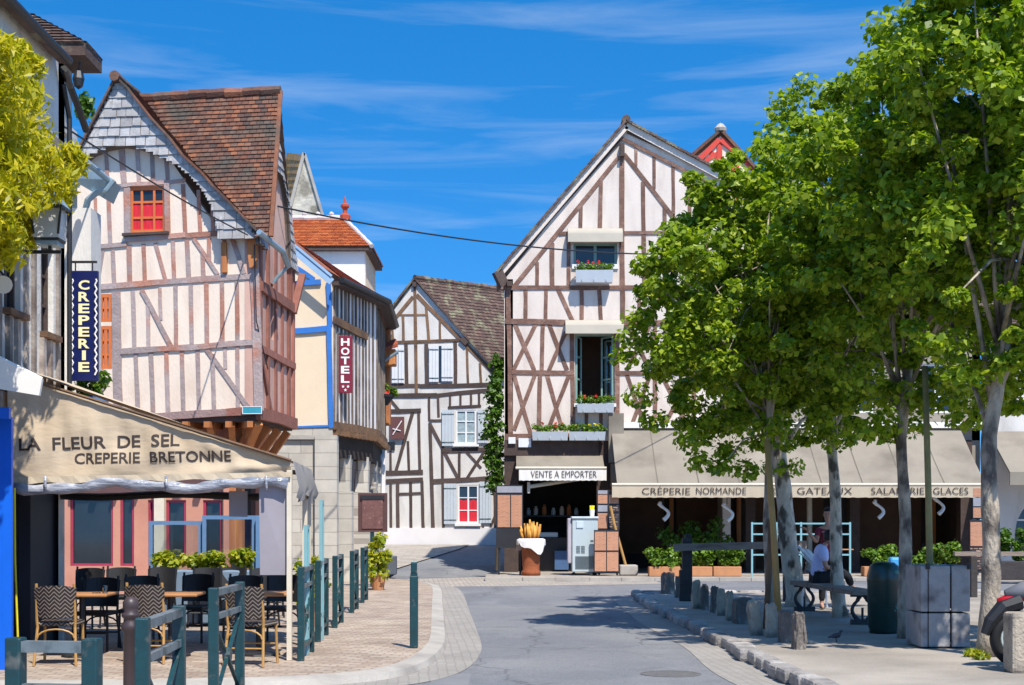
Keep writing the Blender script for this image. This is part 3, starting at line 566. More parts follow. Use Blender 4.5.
for u in (0.16, 0.75, 1.42, 1.95, 2.5, LS-.1): beam(ts, BS, u, zj, u, 7.25, 0.17 if u in (0.16,) else 0.13, 0.05)
beam(ts, BS, 0.1, 6.22, LS, 6.18, 0.2, 0.08); beam(ts, BS, 0.1, 5.0, LS, 4.95, 0.14, 0.07); beam(ts, BS, -0.06, zj+.02, LS+.05, zj+.02, 0.24, 0.10); beam(ts, BS, 0.2, 4.9, 1.0, 3.8, .12, .06)
beam(ts, BS, 0.3, 7.25, 0.55, 8.3, .13, .06); beam(ts, BS, LS-.45, 6.3, LS-.5, 8.3, .16, .09); ts.bar(BS.P(LS-.15, 6.1, .04), BS.P(LS-.05, 6.95, .22), .14, .14)
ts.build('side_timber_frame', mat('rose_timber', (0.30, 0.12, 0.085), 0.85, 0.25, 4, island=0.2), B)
# orange painted posts under the eave corner
op = MB(); beams(op, BF, [(224.6, 243, 225.4, 273, 5.2), (252.6, 238, 254.6, 268, 9)], 0.09); op.build('painted_post', orange_wood, B)
def arch_gable(pl, outline, arch, off, depth, name):
    mb = MB(); poly = outline+arch
    wall(mb, pl, poly, th=0.05, off=off, mi=1)
    zs = [p[1] for p in poly]; us = [p[0] for p in poly]
    def inside(u, z):
        c = False; n = len(poly)
        for i in range(n):
            a, b = poly[i], poly[(i+1) % n]
            if (a[1] > z) != (b[1] > z) and u < (b[0]-a[0])*(z-a[1])/(b[1]-a[1])+a[0]: c = not c
        return c
    z = min(zs); j = 0
    while z < max(zs):
        h = random.uniform(.165, .2); u = min(us)-random.uniform(0, .2)
        while u < max(us):
            ww = random.uniform(.16, .27); ins = [inside(u+a, z+b) for a in (.02, ww-.02) for b in (.02, h-.02)]
            cells = [(u, z, ww, h)] if sum(ins) == 4 else [(u+ww*i/5, z+h*k/3, ww/5, h/3) for i in range(5) for k in range(3) if inside(u+ww*(i+.5)/5, z+h*(k+.5)/3)]
            if sum(ins) < 4:
                a0 = off+.03
                for (cu, cz_, cw, ch) in cells: mb.add([pl.P(cu, cz_, a0-.02*(cz_-z)/h), pl.P(cu+cw, cz_, a0-.02*(cz_-z)/h), pl.P(cu+cw, cz_+ch, a0-.02*(cz_+ch-z)/h), pl.P(cu, cz_+ch, a0-.02*(cz_+ch-z)/h)], [(0, 1, 2, 3)])
            else:
                a0 = off+.035+random.uniform(0, .012); dz = random.uniform(-.014, .014)
                mb.add([pl.P(u+.006, z+dz, a0), pl.P(u+ww-.006, z+dz*.5, a0), pl.P(u+ww-.006, z+h+.02, off+.008), pl.P(u+.006, z+h+.02, off+.008), pl.P(u+.006, z+dz, off+.002), pl.P(u+ww-.006, z+dz*.5, off+.002)], [(0, 1, 2, 3), (4, 5, 1, 0)])
            u += ww
        z += h; j += 1
    n = len(arch); mb.add([pl.P(a[0], a[1], off+.02) for a in arch]+[pl.P(a[0], a[1], off-depth) for a in arch], [(i, i+1, n+i+1, n+i) for i in range(n-1)], 1)
    return mb.build(name, [shingle, mat('shingle_backing', (0.16, 0.13, 0.11), 0.9)], B)
gp = lambda x, y: BF.px(x, y, 0.22)
archp = [gp(*p) for p in [(218.5, 238), (217.5, 231), (213.6, 212), (209.5, 202), (204.8, 193), (191.7, 177), (174, 163), (152, 152.5), (137, 147.5), (121.6, 145.3), (105, 148.5), (92, 154), (80, 164), (70, 180), (64, 200)]]
outl = [gp(*p) for p in [(56, 200), (66, 174), (82, 149), (117.5, 80), (129, 90), (153, 120.5), (172, 141), (184, 157), (202.6, 174), (214.7, 188), (236, 209.5), (251, 225), (258, 232.5), (258, 238)]]
arch_gable(BF, outl, archp, 0.22, 0.24, 'shingled_gable')
gm_ = LS/2; gm_ = 1.4; ac = [(gm_-.95*math.cos(t), 7.2+1.6*math.sin(t)) for t in [math.pi*i/14 for i in range(15)]]
arch_gable(BS, [(LS+.05, 7.0), (2.2, 8.5), (1.3, 9.7), (.8, 10.22), (-.25, 7.0)], [(gm_-.95, 7.0)]+ac+[(gm_+.95, 7.0)], 0.09, 0.11, 'side_shingled_gable')
rf = MB()
E0 = Vector((-9.3, 28.22, 7.05)); E1 = Vector((-4.74, 27.68, 7.12)); R1 = Vector((-4.70, 28.78, 10.28)); R0 = W(120, 97, 30.45)
R0 = Vector((-8.05, 29.12, 10.22))
tiles(rf, Vector((-4.74, 31.05, 7.0)), Vector((-9.2, 32.6, 7.0)), R0, R1, 0.3, 0.3)
a_ = BF.P(*gp(257, 233), 0.40); b_ = BF.P(*gp(117.5, 79), 0.40); rr = R0.lerp(R1, 0.12)
mid = [BF.P(*gp(x, y), .29) for x, y in [(258, 231.5), (251, 224), (236, 208.5), (214.7, 187), (202.6, 173), (184, 156), (172, 140), (153, 119.5), (129, 89), (117.5, 78)]]
# right-hand slope of the cross gable running back to the main roof
nrm = (E1-E0).cross(R0-E0).normalized()
def onto(p):
    d = Vector((-BF.n.x, -BF.n.y, 0)); t = (E0-p).dot(nrm)/d.dot(nrm); return p+d*max(0.0, min(t, 3.0))
for p, q in zip(mid[:-1], mid[1:]): tiles(rf, p, onto(p), onto(q), q, 0.16, 0.105, lip=.013)
for p, q in zip(mid[:-1], mid[1:]): rf.bar(p+BF.n*.02, q+BF.n*.02, .06, .04)
mid_uz = [((p-BF.A).dot(BF.u), p.z) for p in mid]
def left_of_verge(p):
    u = (p-BF.A).dot(BF.u); z = p.z
    for (ua, za), (ub, zb_) in zip(mid_uz[:-1], mid_uz[1:]):
        if za <= z <= zb_: return u < ua+(ub-ua)*(z-za)/max(1e-6, zb_-za)-.03
    return u < mid_uz[0][0] if z < mid_uz[0][1] else u < mid_uz[-1][0]
tiles(rf, E0, E1, R1, R0, 0.14, 0.10, lip=.013, skip=left_of_verge, base=False)
rf.prism([onto(p)-nrm*.06 for p in mid]+[R1-nrm*.06, E1-nrm*.06], -nrm*.05)
lm = [BF.P(*gp(x, y), .29) for x, y in [(117.5, 78), (82, 147), (66, 172), (56, 198)]]
for p, q in zip(lm[:-1], lm[1:]): rf.add([p, q, onto(q), onto(p)], [(0, 1, 2, 3)]); rf.bar(p+BF.n*.02, q+BF.n*.02, .06, .04)
ridge_caps(rf, R0, R1, 0.11); ridge_caps(rf, b_, onto(b_), 0.1)
rf.bar(R1+BS.n*.02, E1+BS.n*.05, .08, .06)
rf.build('roof', tile_brown, B)
f = window(BF, rw, B, 3, 3, orange_paint, pane_dark, 0.07, 0.075, 0.045, red_cloth, (0.0, 0.68))
window(BF, lw1, B, 2, 2, orange_paint, pane_lace, 0.05, 0.07); window(BF, lw2, B, 2, 3, orange_paint, pane_lace, 0.05, 0.07)
wl_ = MB(); beams(wl_, BF, [(124, 235.6, 170, 233.4, 2.6)], 0.12); wl_.build('window_sill', timber_dark, B)
# recessed ground floor with shop windows, posts and jetty brackets
GF = BF.shift(-0.75); GS = BS.shift(-0.6); uc = LB-0.62
hs_ = [pxrect(GF, *p) for p in [(70, 496, 113, 566), (120, 496, 134, 566), (148, 500, 154, 566), (166, 500, 186, 566), (203, 500, 222, 566)]]
w = MB(); wall(w, GF, rect(-1.5, 0, uc, zj+.1), [rect(*h) for h in hs_], reveal=.12); wall(w, GS, rect(0.6, 0, LS+.3, zj+.1), [rect(1.0, .5, 2.5, 2.6)], reveal=.12); w.build('ground_floor_wall', salmon, B)
for h in hs_: window(GF, h, B, 1, 1, mat('crimson_frame', (0.35, 0.04, 0.08), 0.5), pane_dark, 0.08, 0.05, name='shop_window')
w = MB(); pbox(w, GS, 1.0, .5, 2.5, 2.6, -.13, -.1); w.build('side_shop_window', pane_dark, B)
w = MB(); a = GF.px(156, 520)[0]; c = GF.px(166, 520)[0]; pbox(w, GF, a, 0.0, c, zj, 0.002, .12); w.build('pilaster', cream_paint, B)
br = MB()
w = MB(); w.prism([BF.P(-.6, zj-.14), BF.P(LB-.01, zj-.14), BS.P(LS, zj-.14, -.02), BS.P(LS, zj-.14, -.7), BS.P(.7, zj-.14, -.75), BF.P(-.6, zj-.14, -.85)], (0, 0, .12)); w.build('jetty_soffit', timber_dark, B)
for i in range(9):
    u = 0.15+(LB-.25)*i/8; br.bar(GF.P(min(u, uc-.05), 2.75, .06), BF.P(u, zj-.18, -.08), .13, .15); br.bar(GF.P(min(u, uc-.05), 3.5, .0), BF.P(u, zj-.2, .14), .12, .12)
for u in (.3, 1.1, 1.9, 2.7): br.bar(GS.P(max(u, .75), 2.8, .05), BS.P(u, zj-.18, -.05), .13, .15)
cpost = GF.P(uc, 0, 0.03)
br.bar(cpost, cpost+Vector((0, 0, zj-.2)), .26, .26); br.bar(cpost+Vector((0, 0, 2.6)), BF.P(LB, zj-.15, -.05), .17, .17)
br.build('jetty_brackets', orange_wood, B)
gt = MB(); q0 = BF.P(*BF.px(259, 232, .5), .5); gt.tube([q0, BS.P(.35, 6.95, .42), BS.P(.9, 6.75, .40)], .06, 8); gt.tube([BS.P(.9, 6.75, .40), BS.P(.9, 6.5, .15), BS.P(.9, 6.42, .10)], .04, 8); gt.build('gutter', zinc, B); gt = MB(); gt.tube([BF.P(LB-.02, 7.0, .12), BF.P(LB+.02, 5.5, .12), BS.P(.3, 4.6, .14)], .012, 6); gt.build('wall_cable', iron_black, B)
sp = tag(thing('street_name_plate', 'small teal enamel street plate on the corner of the jettied cream house', 'sign', BF.P(LB-.25, 3.75, .15)), 'small teal enamel street plate on the corner of the jettied cream house', 'sign')
r_ = pxrect(BF, 244.5, 407, 264, 414.5); m_ = MB(); pbox(m_, BF, *r_, .135, .15); m_.build('plate', plate_teal, sp)
m_ = MB(); u0, z0, u1, z1 = r_; e = .012
for a, b, c, d in ((u0, z0, u1, z0+e), (u0, z1-e, u1, z1), (u0, z0+e, u0+e, z1-e), (u1-e, z0+e, u1, z1-e)): pbox(m_, BF, a, b, c, d, .152, .156)
m_.build('border', letter_white, sp)

# ================================================================== house on the left with slatted timber upper floor
AP = Plane((-5.9, 8.0), (-5.9, 18.75)); LA = AP.L
A = thing('creperie_building', 'pale close-studded building with dark windows behind the beige marquee', 'house', (-7.5, 14, 0))
w1 = (AP.px(4, 300)[0], AP.px(14, 312)[1], AP.px(20.5, 300)[0], AP.px(14, 215)[1]); w2 = (AP.px(41, 300)[0], AP.px(47, 334)[1], AP.px(53.5, 300)[0], AP.px(47, 245)[1])
w3 = (5.2, w1[1], 6.2, w1[3]); 
w = MB(); wall(w, AP, rect(0, 2.9, LA, 7.6), [rect(*w1), rect(*w2), rect(*w3)]); w.build('upper_wall', plaster_old, A)
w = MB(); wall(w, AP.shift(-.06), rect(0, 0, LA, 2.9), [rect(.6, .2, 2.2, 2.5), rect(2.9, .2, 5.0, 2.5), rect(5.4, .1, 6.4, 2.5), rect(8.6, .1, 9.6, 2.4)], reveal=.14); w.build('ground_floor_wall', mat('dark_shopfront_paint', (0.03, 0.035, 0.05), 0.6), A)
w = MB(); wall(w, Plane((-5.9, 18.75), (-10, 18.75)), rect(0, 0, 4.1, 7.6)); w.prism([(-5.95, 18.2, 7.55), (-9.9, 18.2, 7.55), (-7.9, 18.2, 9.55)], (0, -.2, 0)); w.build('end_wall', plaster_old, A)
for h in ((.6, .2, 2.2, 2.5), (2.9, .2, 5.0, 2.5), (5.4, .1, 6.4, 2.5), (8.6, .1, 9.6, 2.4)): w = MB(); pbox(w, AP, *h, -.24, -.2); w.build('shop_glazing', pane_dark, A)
for h in (w1, w2, w3): window(AP, h, A, 2, 3, timber_dark, pane_dark, .12, .05)
for h in (w1, w2, w3): sl = MB(); pbox(sl, AP, h[0]-.05, h[1]-.07, h[2]+.05, h[1], 0.0, .10); sl.build('window_sill', timber_brown, A)
tf = MB(); u = .2; solids = [w1, w2, w3]
while u < LA-.05:
    hit = [h for h in solids if h[0]-.06 < u < h[2]+.06]
    if hit: beam(tf, AP, u, 3.0, u, hit[0][1]-.08, .10, .05)
    else: beam(tf, AP, u, 3.0, u, 6.35, .09, .035)
    u += random.uniform(.27, .36)
beam(tf, AP, 0, 3.0, LA, 2.95, .22, .09); beam(tf, AP, 0, 6.4, LA, 6.42, .18, .07)
tf.build('timber_frame', mat('timber_silver', (0.34, 0.29, 0.25), 0.9, 0.3, 5, (0.17, 0.13, 0.11), (0.45, 0.65), 2, 0.4, 18, 0.3), A)
rf = MB(); tiles(rf, (-5.72, 8, 7.55), (-5.72, 18.25, 7.55), (-7.9, 18.25, 9.7), (-7.9, 8, 9.7), .2, .17); tiles(rf, (-10.2, 18.25, 7.55), (-10.2, 8, 7.55), (-7.9, 8, 9.7), (-7.9, 18.25, 9.7), .4, .4)
rf.bar((-5.76, 8, 7.50), (-5.76, 18.25, 7.50), .10, .08); rf.bar((-5.72, 18.23, 7.5), (-7.9, 18.23, 9.65), .1, .12); rf.build('roof', tile_moss, A)
gt = MB(); gt.tube([(-5.69, 8, 7.52), (-5.69, 18.28, 7.50)], .05, 10); gt.tube([W(64, 69, 18.4), W(70, 86, 18.9), W(80, 112, 19.4), W(86, 130, 19.8)], .05, 8); gt.tube([(-5.87, 18.6, 7.3), (-5.85, 18.8, 6.9), (-5.85, 18.8, 3.2)], .035, 8); gt.build('gutter', iron_black, A)
bp = MB(); bp.box((-5.62, 15.2, 1.35), (.56, .06, 2.7)); bp.box((-5.56, 14.9, 2.72), (.6, .06, .12)); bp.build('blue_shop_panel', blue_bright, A)
# narrow neighbouring house with hipped tile roof
A2 = thing('narrow_house', 'narrow grey rendered house with overhanging hipped tile roof beside the lantern', 'house', (-7.2, 20.3, 0))
w = MB(); w.box((-7.75, 20.0, 5.2), (2.6, 2.2, 4.3)); w.box((-7.2, 19.85, 7.6), (1.9, .7, 1.15)); w.build('wall', plaster_old, A2)
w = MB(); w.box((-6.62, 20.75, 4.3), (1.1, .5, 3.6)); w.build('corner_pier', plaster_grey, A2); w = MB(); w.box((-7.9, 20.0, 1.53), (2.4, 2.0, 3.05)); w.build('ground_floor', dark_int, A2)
rf = MB(); ap = Vector((-6.75, 19.8, 8.66)); ap2 = Vector((-6.75, 19.95, 8.66)); c = [Vector((-5.84, 19.45, 8.12)), Vector((-5.84, 20.25, 8.12)), Vector((-8.2, 20.25, 8.12)), Vector((-8.2, 19.45, 8.12))]
tiles(rf, c[0], c[1], ap2, ap, .15, .11); tiles(rf, c[3], c[0], ap, ap+Vector((-.4, 0, 0)), .15, .11); tiles(rf, c[1], c[2], ap2, ap2, .3, .3); tiles(rf, c[2], c[3], ap, ap2, .3, .3)
rf.add([p+Vector((0, 0, -.16)) for p in c]+c, [(0, 1, 2, 3), (0, 1, 5, 4), (1, 2, 6, 5), (2, 3, 7, 6), (3, 0, 4, 7)]); rf.build('roof', tile_moss, A2)
w = MB(); q = W(100, 190, 20.6)
w.prism([W(70, 160, 20.3), W(112, 180, 20.9), W(104, 198, 20.9), W(70, 178, 20.3)], (0, .5, .02)); w.build('zinc_porch_roof', zinc, A2)
gt = MB(); gt.tube([W(114, 180, 20.7), W(106, 190, 20.7), W(96, 193, 20.7), W(88, 200, 20.7), W(84, 215, 20.75), W(83, 380, 20.8)], .05, 8); gt.tube([W(72, 150, 20.0), W(112, 183, 20.75)], .045, 8); gt.build('gutter', zinc, A2)
gt = MB(); gt.tube([W(80, 62, 19.6), W(79, 72, 19.6)], .012, 5); gt.ball(W(78.5, 79, 19.6), .085, 8, sq=(1, 1, 1.7)); gt.build('hanging_lamp', iron_black, A2)

# ================================================================== hotel
K1 = (-4.5, 35.7); K2 = (-3.72, 38.9); K3 = (-3.9, 43.7)
CF = Plane((-9.2, 35.7), K1); C1 = Plane(K1, K2); C2 = Plane(K2, K3); C3 = Plane(K3, (-5.2, 47.5)); zc = 3.92
C = thing('hotel', 'cream hotel with blue painted timbers and red tile strip roof', 'hotel', (-6, 38, 0))
w = MB(); wall(w, CF, [(0, zc), (CF.L, zc), (CF.L, 7.5), (CF.L-1.6, 8.9), (0, 8.9)]); w.build('front_wall', plaster_gold, C)
w = MB(); wall(w, CF.shift(.03), rect(0, 0, CF.L, zc)); w.build('stone_base', ashlar, C)
w = MB(); pbox(w, CF, 0, zc-.30, CF.L+.05, zc-.20, .04, .12); w.build('stone_ledge', concrete, C)
bb = MB(); beams(bb, CF, [(291, 284.6, 321, 282, 5.2), (290, 331.6, 329, 328.6, 5.6), (328.6, 283, 330.4, 326, 4.6), (329.2, 326, 331.4, 428, 4.6)], .06); beams(bb, CF, [(292, 265.5, 314, 279.6, 5)], .045); beams(bb, CF, [(290, 427.4, 330, 426, 2)], .055); bb.build('blue_timber_frame', blue_paint, C)
# narrow strip roof along the street
eo = .32
e1 = C1.P(-.25, 7.62, eo); e2 = C1.P(C1.L+.05, 7.62, eo); e3 = C2.P(C2.L, 7.62, eo); e4 = C3.P(3.5, 7.62, eo)
t1 = W(296, 242, 36.6); t2 = W(368, 290.5, 39.9); t3 = W(380, 309, 44.2)
rf = MB(); tiles(rf, e1, e2, t2, t1, .18, .13); tiles(rf, e2, e3, t3, t2, .2, .15); tiles(rf, e3, e4, t3, t3, .25, .2)
rf.add([e1, t1, W(270, 236, 37)], [(0, 1, 2)]); rf.build('roof', tile_red, C)
w = MB(); w.prism([t1+Vector((0, .05, 0)), t2+Vector((0, .05, 0)), t3+Vector((0, .05, 0)), t3+Vector((0, .05, -1.2)), t1+Vector((0, .05, -1.2))], (-.3, .5, 0)); w.build('roof_flashing', white_paint, C)
w = MB(); v0 = CF.P(*CF.px(290, 247, .45), .45); v1 = CF.P(*CF.px(332, 282, .45), .45); w.bar(v0, v1, .06, .17); w.bar(v0+Vector((.0, -.03, .14)), v1+Vector((0, -.03, .14)), .05, .06); w.build('bargeboard', blue_pale, C)
gt = MB(); gt.tube([e1+Vector((.02, -.03, -.05)), e2+Vector((.04, 0, -.05)), e3+Vector((.04, 0, -.05)), e4], .075, 10); gt.build('gutter', iron_black, C)
eb = MB(); eb.bar(e1-C1.n*.12-Vector((0, 0, .12)), e2-C1.n*.12-Vector((0, 0, .12)), .26, .1); eb.bar(e2-C2.n*.12-Vector((0, 0, .12)), e3-C2.n*.12-Vector((0, 0, .12)), .26, .1); eb.build('eave_board', timber_dark, C)
w = MB(); wall(w, C1, rect(0, zc, C1.L, 7.55)); wall(w, C2, rect(0, zc, C2.L, 7.55)); wall(w, C3, rect(0, 0, 3.5, 7.55)); w.build('street_wall', plaster_white, C)
tf = MB()
for pl in (C1, C2):
    u = .06
    while u < pl.L: beam(tf, pl, u, zc, u+random.uniform(-.05, .05), 7.5, random.uniform(.07, .11), .03, wob=.2); u += random.uniform(.24, .31)
    beam(tf, pl, 0, zc+.05, pl.L, zc+.05, .2, .09, mi=1)
beam(tf, C1, 0.0, 6.62, 2.4, 6.50, .19, .085, mi=1)
for pl in (C1, C2):
    u = .1
    while u < pl.L: a = pl.P(u, zc-.12, -.5); tf.bar(a, pl.P(u, zc-.12, .16), .12, .13, 1); u += .33
tf.build('street_timber_frame', [timber_weather, timber_brown], C)
w = MB(); w.bar(C1.P(-.02, 0, -.15), C1.P(-.02, zc-.2, -.15), .55, .4); w.build('corner_pier', ashlar_side, C)
pr = MB()
for pl, u in ((C1, 1.55), (C1, 2.95), (C2, 2.2), (C2, 4.5)):
    pr = MB(); pr.bar(pl.P(u, 0, -.28), pl.P(u, 2.35, -.28), .46, .46); pr.bar(pl.P(u, 2.35, -.28), pl.P(u+.02, 3.3, -.26), .34, .4); pr.bar(pl.P(u, 2.3, -.28), pl.P(u+.35, 3.4, -.2), .14, .2); pr.bar(pl.P(u, 2.3, -.28), pl.P(u-.35, 3.4, -.2), .14, .2); pr.build('stone_pier', ashlar_side, C)
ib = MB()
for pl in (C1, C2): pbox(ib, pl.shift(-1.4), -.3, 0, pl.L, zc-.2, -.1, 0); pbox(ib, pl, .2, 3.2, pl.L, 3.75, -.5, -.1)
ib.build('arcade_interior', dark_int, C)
ob = MB()
for pl, u0, u1 in ((C1, 1.9, 2.75), (C2, .4, 1.9), (C2, 2.6, 4.2)):
    n = int((u1-u0)/.14)
    for i in range(n): uu = u0+i*.14; pbox(ob, pl, uu, .2, uu+.13, 2.75+.3*math.sin(i*2.2)**2, -.62, -.58-random.uniform(0, .01))
ob.build('orange_boarding', orange_wood, C)
dp = MB(); q = [W(382.5, 338, 43.2), W(381.5, 400, 43.2), W(382.5, 452, 43.2), W(376, 470, 43.0), W(374, 545, 43.0)]; dp.tube(q, .06, 8); dp.tube([W(398, 352, 43.1), W(384, 361, 43.2), W(382.5, 372, 43.2)], .05, 8); dp.build('downpipe', zinc, C)
dm = MB(); dm.rbox(W(388, 358, 43.6), (.5, .5, .5), .03); dm.rbox(W(387, 377, 43.9), (.22, .4, 3.0), .03); dm.build('timber_bay', orange_wood, C)
dr = MB(); dr.prism([W(381, 352, 43.2), W(398, 347, 43.2), W(396, 342, 43.9), W(381, 346, 43.9)], (0, 0, .1)); dr.build('bay_roof', tile_red, C)
# ================================================================== hipped block behind the hotel
H = thing('hipped_house', 'white walled house with bright orange hipped roof and red finial behind the hotel', 'house', (-6, 43, 0))
zb = 9.55
w = MB(); w.box((-6.45, 42.5, 4.8), (4.42, 3.0, 9.6)); w.build('wall', plaster_white, H)
w = MB(); w.box((-4.235, 42.5, 4.8), (.02, 3.0, 9.5)); w.build('side_render', plaster_gold, H)
rf = MB(); c = [Vector((-8.9, 40.75, zb-.1)), Vector((-4.02, 40.75, zb-.1)), Vector((-4.02, 44.2, zb-.1)), Vector((-8.9, 44.2, zb-.1))]; a = Vector((-7.4, 42.4, 10.55)); b = Vector((-4.98, 42.4, 10.55))
tiles(rf, c[0], c[1], b, a, .2, .14); tiles(rf, c[1], c[2], b, b, .2, .14); tiles(rf, c[2], c[3], a, b, .4, .3); tiles(rf, c[3], c[0], a, a, .4, .3); rf.build('roof', tile_orange, H)
rc = MB(); ridge_caps(rc, a+Vector((0, 0, .04)), b+Vector((0, 0, .04)), .10); ridge_caps(rc, b, c[1], .07)
for i in range(7): rc.ball(a.lerp(b, i/6)+Vector((0, 0, .17)), .08, 6)
rc.build('ridge_caps', mat('mortar_ridge', (0.55, 0.48, 0.44), 0.9), H)
fn = MB(); fn.lathe(b, [(.16, 0), (.17, .12), (.07, .2), (.06, .3), (.13, .38), (.13, .44), (.05, .5), (.03, .62), (.005, .72)], 10); fn.build('roof_finial', mat('finial_clay', (0.42, 0.07, 0.03), 0.7), H)
ev = MB(); ev.box((-6.46, 42.48, zb-.16), (4.85, 3.4, .1)); ev.build('eave_board', timber_dark, H)
# ================================================================== church gable far behind
G = thing('stone_church', 'grey rubble church gable with orange lichened roof rising behind the corner house', 'church', (-10.5, 72, 0))
w = MB(); w.prism([W(288, 240, 70), W(292, 205, 70), W(305.5, 154.5, 70), W(323.5, 217, 70), W(328, 240, 70), W(332, 560, 70), W(283, 560, 70)], (0, .5, 0)); w.build('wall', rubble, G)
w = MB(); w.bar(W(305, 154, 70.1), W(324.5, 221, 70.1), .10, .45); w.bar(W(304.5, 154, 70.1), W(291, 207, 70.1), .16, .45); w.build('coping', concrete, G)
rf = MB(); tiles(rf, W(278, 230, 76), W(289, 224, 70.1), W(304, 155, 70.1), W(287, 152.5, 76), .4, .35); rf.build('roof', lichen_tile, G)

# ================================================================== timbered house closing the street
DP = Plane((-6.6, 54.0), (2.0, 54.0)); z0d = gz(54)-.1
D = thing('timber_house', 'grey half-timbered house with white shutters and mossy brown roof closing the lane', 'house', (-3, 56, z0d))
ap = DP.px(414.6, 281); L0 = DP.px(372, 334.5); R0_ = DP.px(505, 380)
dw = [pxrect(DP, 456, 410, 476, 444), pxrect(DP, 458, 485, 478.5, 523)]
dw2 = pxrect(DP, 438, 346, 442, 381)
w = MB(); wall(w, DP, [(.3, z0d), (7.6, z0d), (7.6, 3), (R0_[0]+.3, R0_[1]-.35), ap, (.3, L0[1]-1.6)], [rect(*h) for h in dw]); w.build('wall', plaster_grey, D)
w = MB(); pbox(w, DP, .2, z0d-.3, 7.7, DP.px(440, 528)[1], .002, .07); w.build('plinth', plaster_white, D)
tb = MB()
beams(tb, DP, [(413, 296.6, 384, 332.5, 4), (416.5, 294.7, 499, 378.5, 4.4), (395, 342.3, 462, 340, 3.4), (386.6, 331, 396, 342, 3.2)], .026, wk=.86)
beams(tb, DP, [(414.8, 283, 416.4, 396, 3.4)], .036, wk=.9)
beams(tb, DP, [(403, 316, 403.5, 341, 3), (392.5, 330, 393, 341, 2.5), (426, 304, 428.7, 340, 3), (440, 319, 440, 340, 2.6), (399, 315, 426, 314.8, 2), (467, 348, 468, 384, 2.8), (480, 363, 481, 383, 2.8)], .02, wk=.86)
dk = MB()
beams(dk, DP, [(406, 343, 406.6, 386, 4.2), (426.3, 344, 426.8, 385, 4.2), (455.2, 342, 455.5, 384, 4.2), (418.5, 411, 420, 472, 3.2), (408, 441, 409, 472, 2.8), (390.5, 451, 390.6, 473, 2.8), (397.5, 484, 398, 529, 4), (410.5, 482, 411, 529, 3.4), (422, 481, 423.2, 529, 3.6), (390.5, 484, 391, 530, 3), (430, 423, 433, 528, 4), (429, 397, 429.2, 421, 2.8), (438, 397, 438.6, 417, 2.8), (450, 395, 450, 408, 2.6), (460.5, 394.5, 460.5, 407.5, 2.6), (471, 394, 471, 407, 2.6), (479, 393.5, 479, 407, 2.6), (442, 444, 443.4, 528, 3.2), (459.4, 451, 459.4, 477, 3), (495, 482, 495.5, 529, 3.4), (483, 526, 483, 529, 3)], .02, wk=.86)
beams(dk, DP, [(384, 386.2, 420, 385.6, 4.4), (420, 386.2, 490, 384.6, 4.4), (386, 396, 437, 395.2, 4.8), (436, 395.6, 490, 390, 4.2), (386, 411.2, 421, 410.4, 4.2), (386, 473, 423, 472, 5.2), (386, 481.4, 423, 479.6, 5.2), (433, 481.6, 505, 477.6, 5.2), (442, 450.6, 497, 449, 4.8), (448, 407.6, 481, 406, 2.8), (429, 420.4, 442, 420.4, 2.4), (399, 494, 422.5, 493, 2.6)], .034, wk=.9)
beams(dk, DP, [(412.8, 412, 396, 471, 4), (430.6, 425, 457.5, 477, 3.6), (485, 450, 467, 478, 3.2), (466.5, 452, 481, 468, 2.8), (390, 399, 399, 410, 3), (497.5, 510, 490.5, 527, 3)], .026, wk=.86)
tb.build('gable_timber_frame', timber_brown, D); dk.build('timber_frame', timber_dark, D)
ds = MB(); beams(ds, DP, [(412.5, 284.5, 416.5, 284.5, 5), (461, 338.5, 467, 344, 5)], .12); ds.build('purlin_end', timber_dark, D)
for i, h in enumerate(dw): window(DP, h, D, 2, 3, white_paint, pane_dark if i else pane_lace, .06, .055, .035, red_cloth if i else None, (0, .62))
for r in [(429.2, 345.5, 438.8, 382), (441.6, 345, 453.2, 381.4), (392, 347, 398, 383), (398.6, 347, 404.3, 383)]: shutter(DP, *pxrect(DP, *r), D, shutter_paint)
for r in [(442, 410, 454.4, 446), (477.6, 409.6, 488, 443), (444, 483.6, 456.6, 524), (479.6, 481.6, 491.4, 523)]: shutter(DP, *pxrect(DP, *r), D, shutter_blue)
wd_ = MB(); pbox(wd_, DP, *pxrect(DP, 438.8, 346, 441.6, 382), .01, .03); wd_.build('shuttered_opening', pane_dark, D); wd_ = MB(); pbox(wd_, DP, *pxrect(DP, 388, 442, 395, 450), .02, .07); wd_.build('shuttered_opening', pane_dark, D)
for r in [(453, 444.4, 479, 446.6), (455, 523.4, 481, 526)]: sl = MB(); pbox(sl, DP, *pxrect(DP, *r), .0, .14); sl.build('window_sill', white_paint, D)
rf = MB(); A0 = DP.P(ap[0], ap[1]+.1, .09); Rr = DP.P(*DP.px(499.5, 373.5), .09); Ra = W(520, 292, 57.4)
low = Rr+Vector((1.3, 0, -1.52)); Ab = A0+(Ra-A0)*1.5; lowb = low+(Ra-A0)*1.5
tiles(rf, low, lowb, Ab, A0, .2, .17)
Ll = DP.P(*DP.px(372, 333), .09); tiles(rf, Ll+(Ra-A0)*1.5, Ll, A0, Ab, .4, .35); ridge_caps(rf, A0, Ab, .12)
rf.bar(A0, low, .1, .07); rf.bar(A0, Ll, .1, .07); rf.build('roof', tile_moss, D)
ws = tag(thing('wall_sign', 'square maroon sign fixed to the grey timbered house', 'sign', W(397.5, 439, 53.8)), 'square maroon sign fixed to the grey timbered house', 'sign')
m_ = MB(); pbox(m_, DP, *pxrect(DP, 390.5, 417, 404.5, 439), .10, .14); m_.build('board', mat('maroon_board', (0.13, 0.05, 0.045), 0.6, .1), ws)
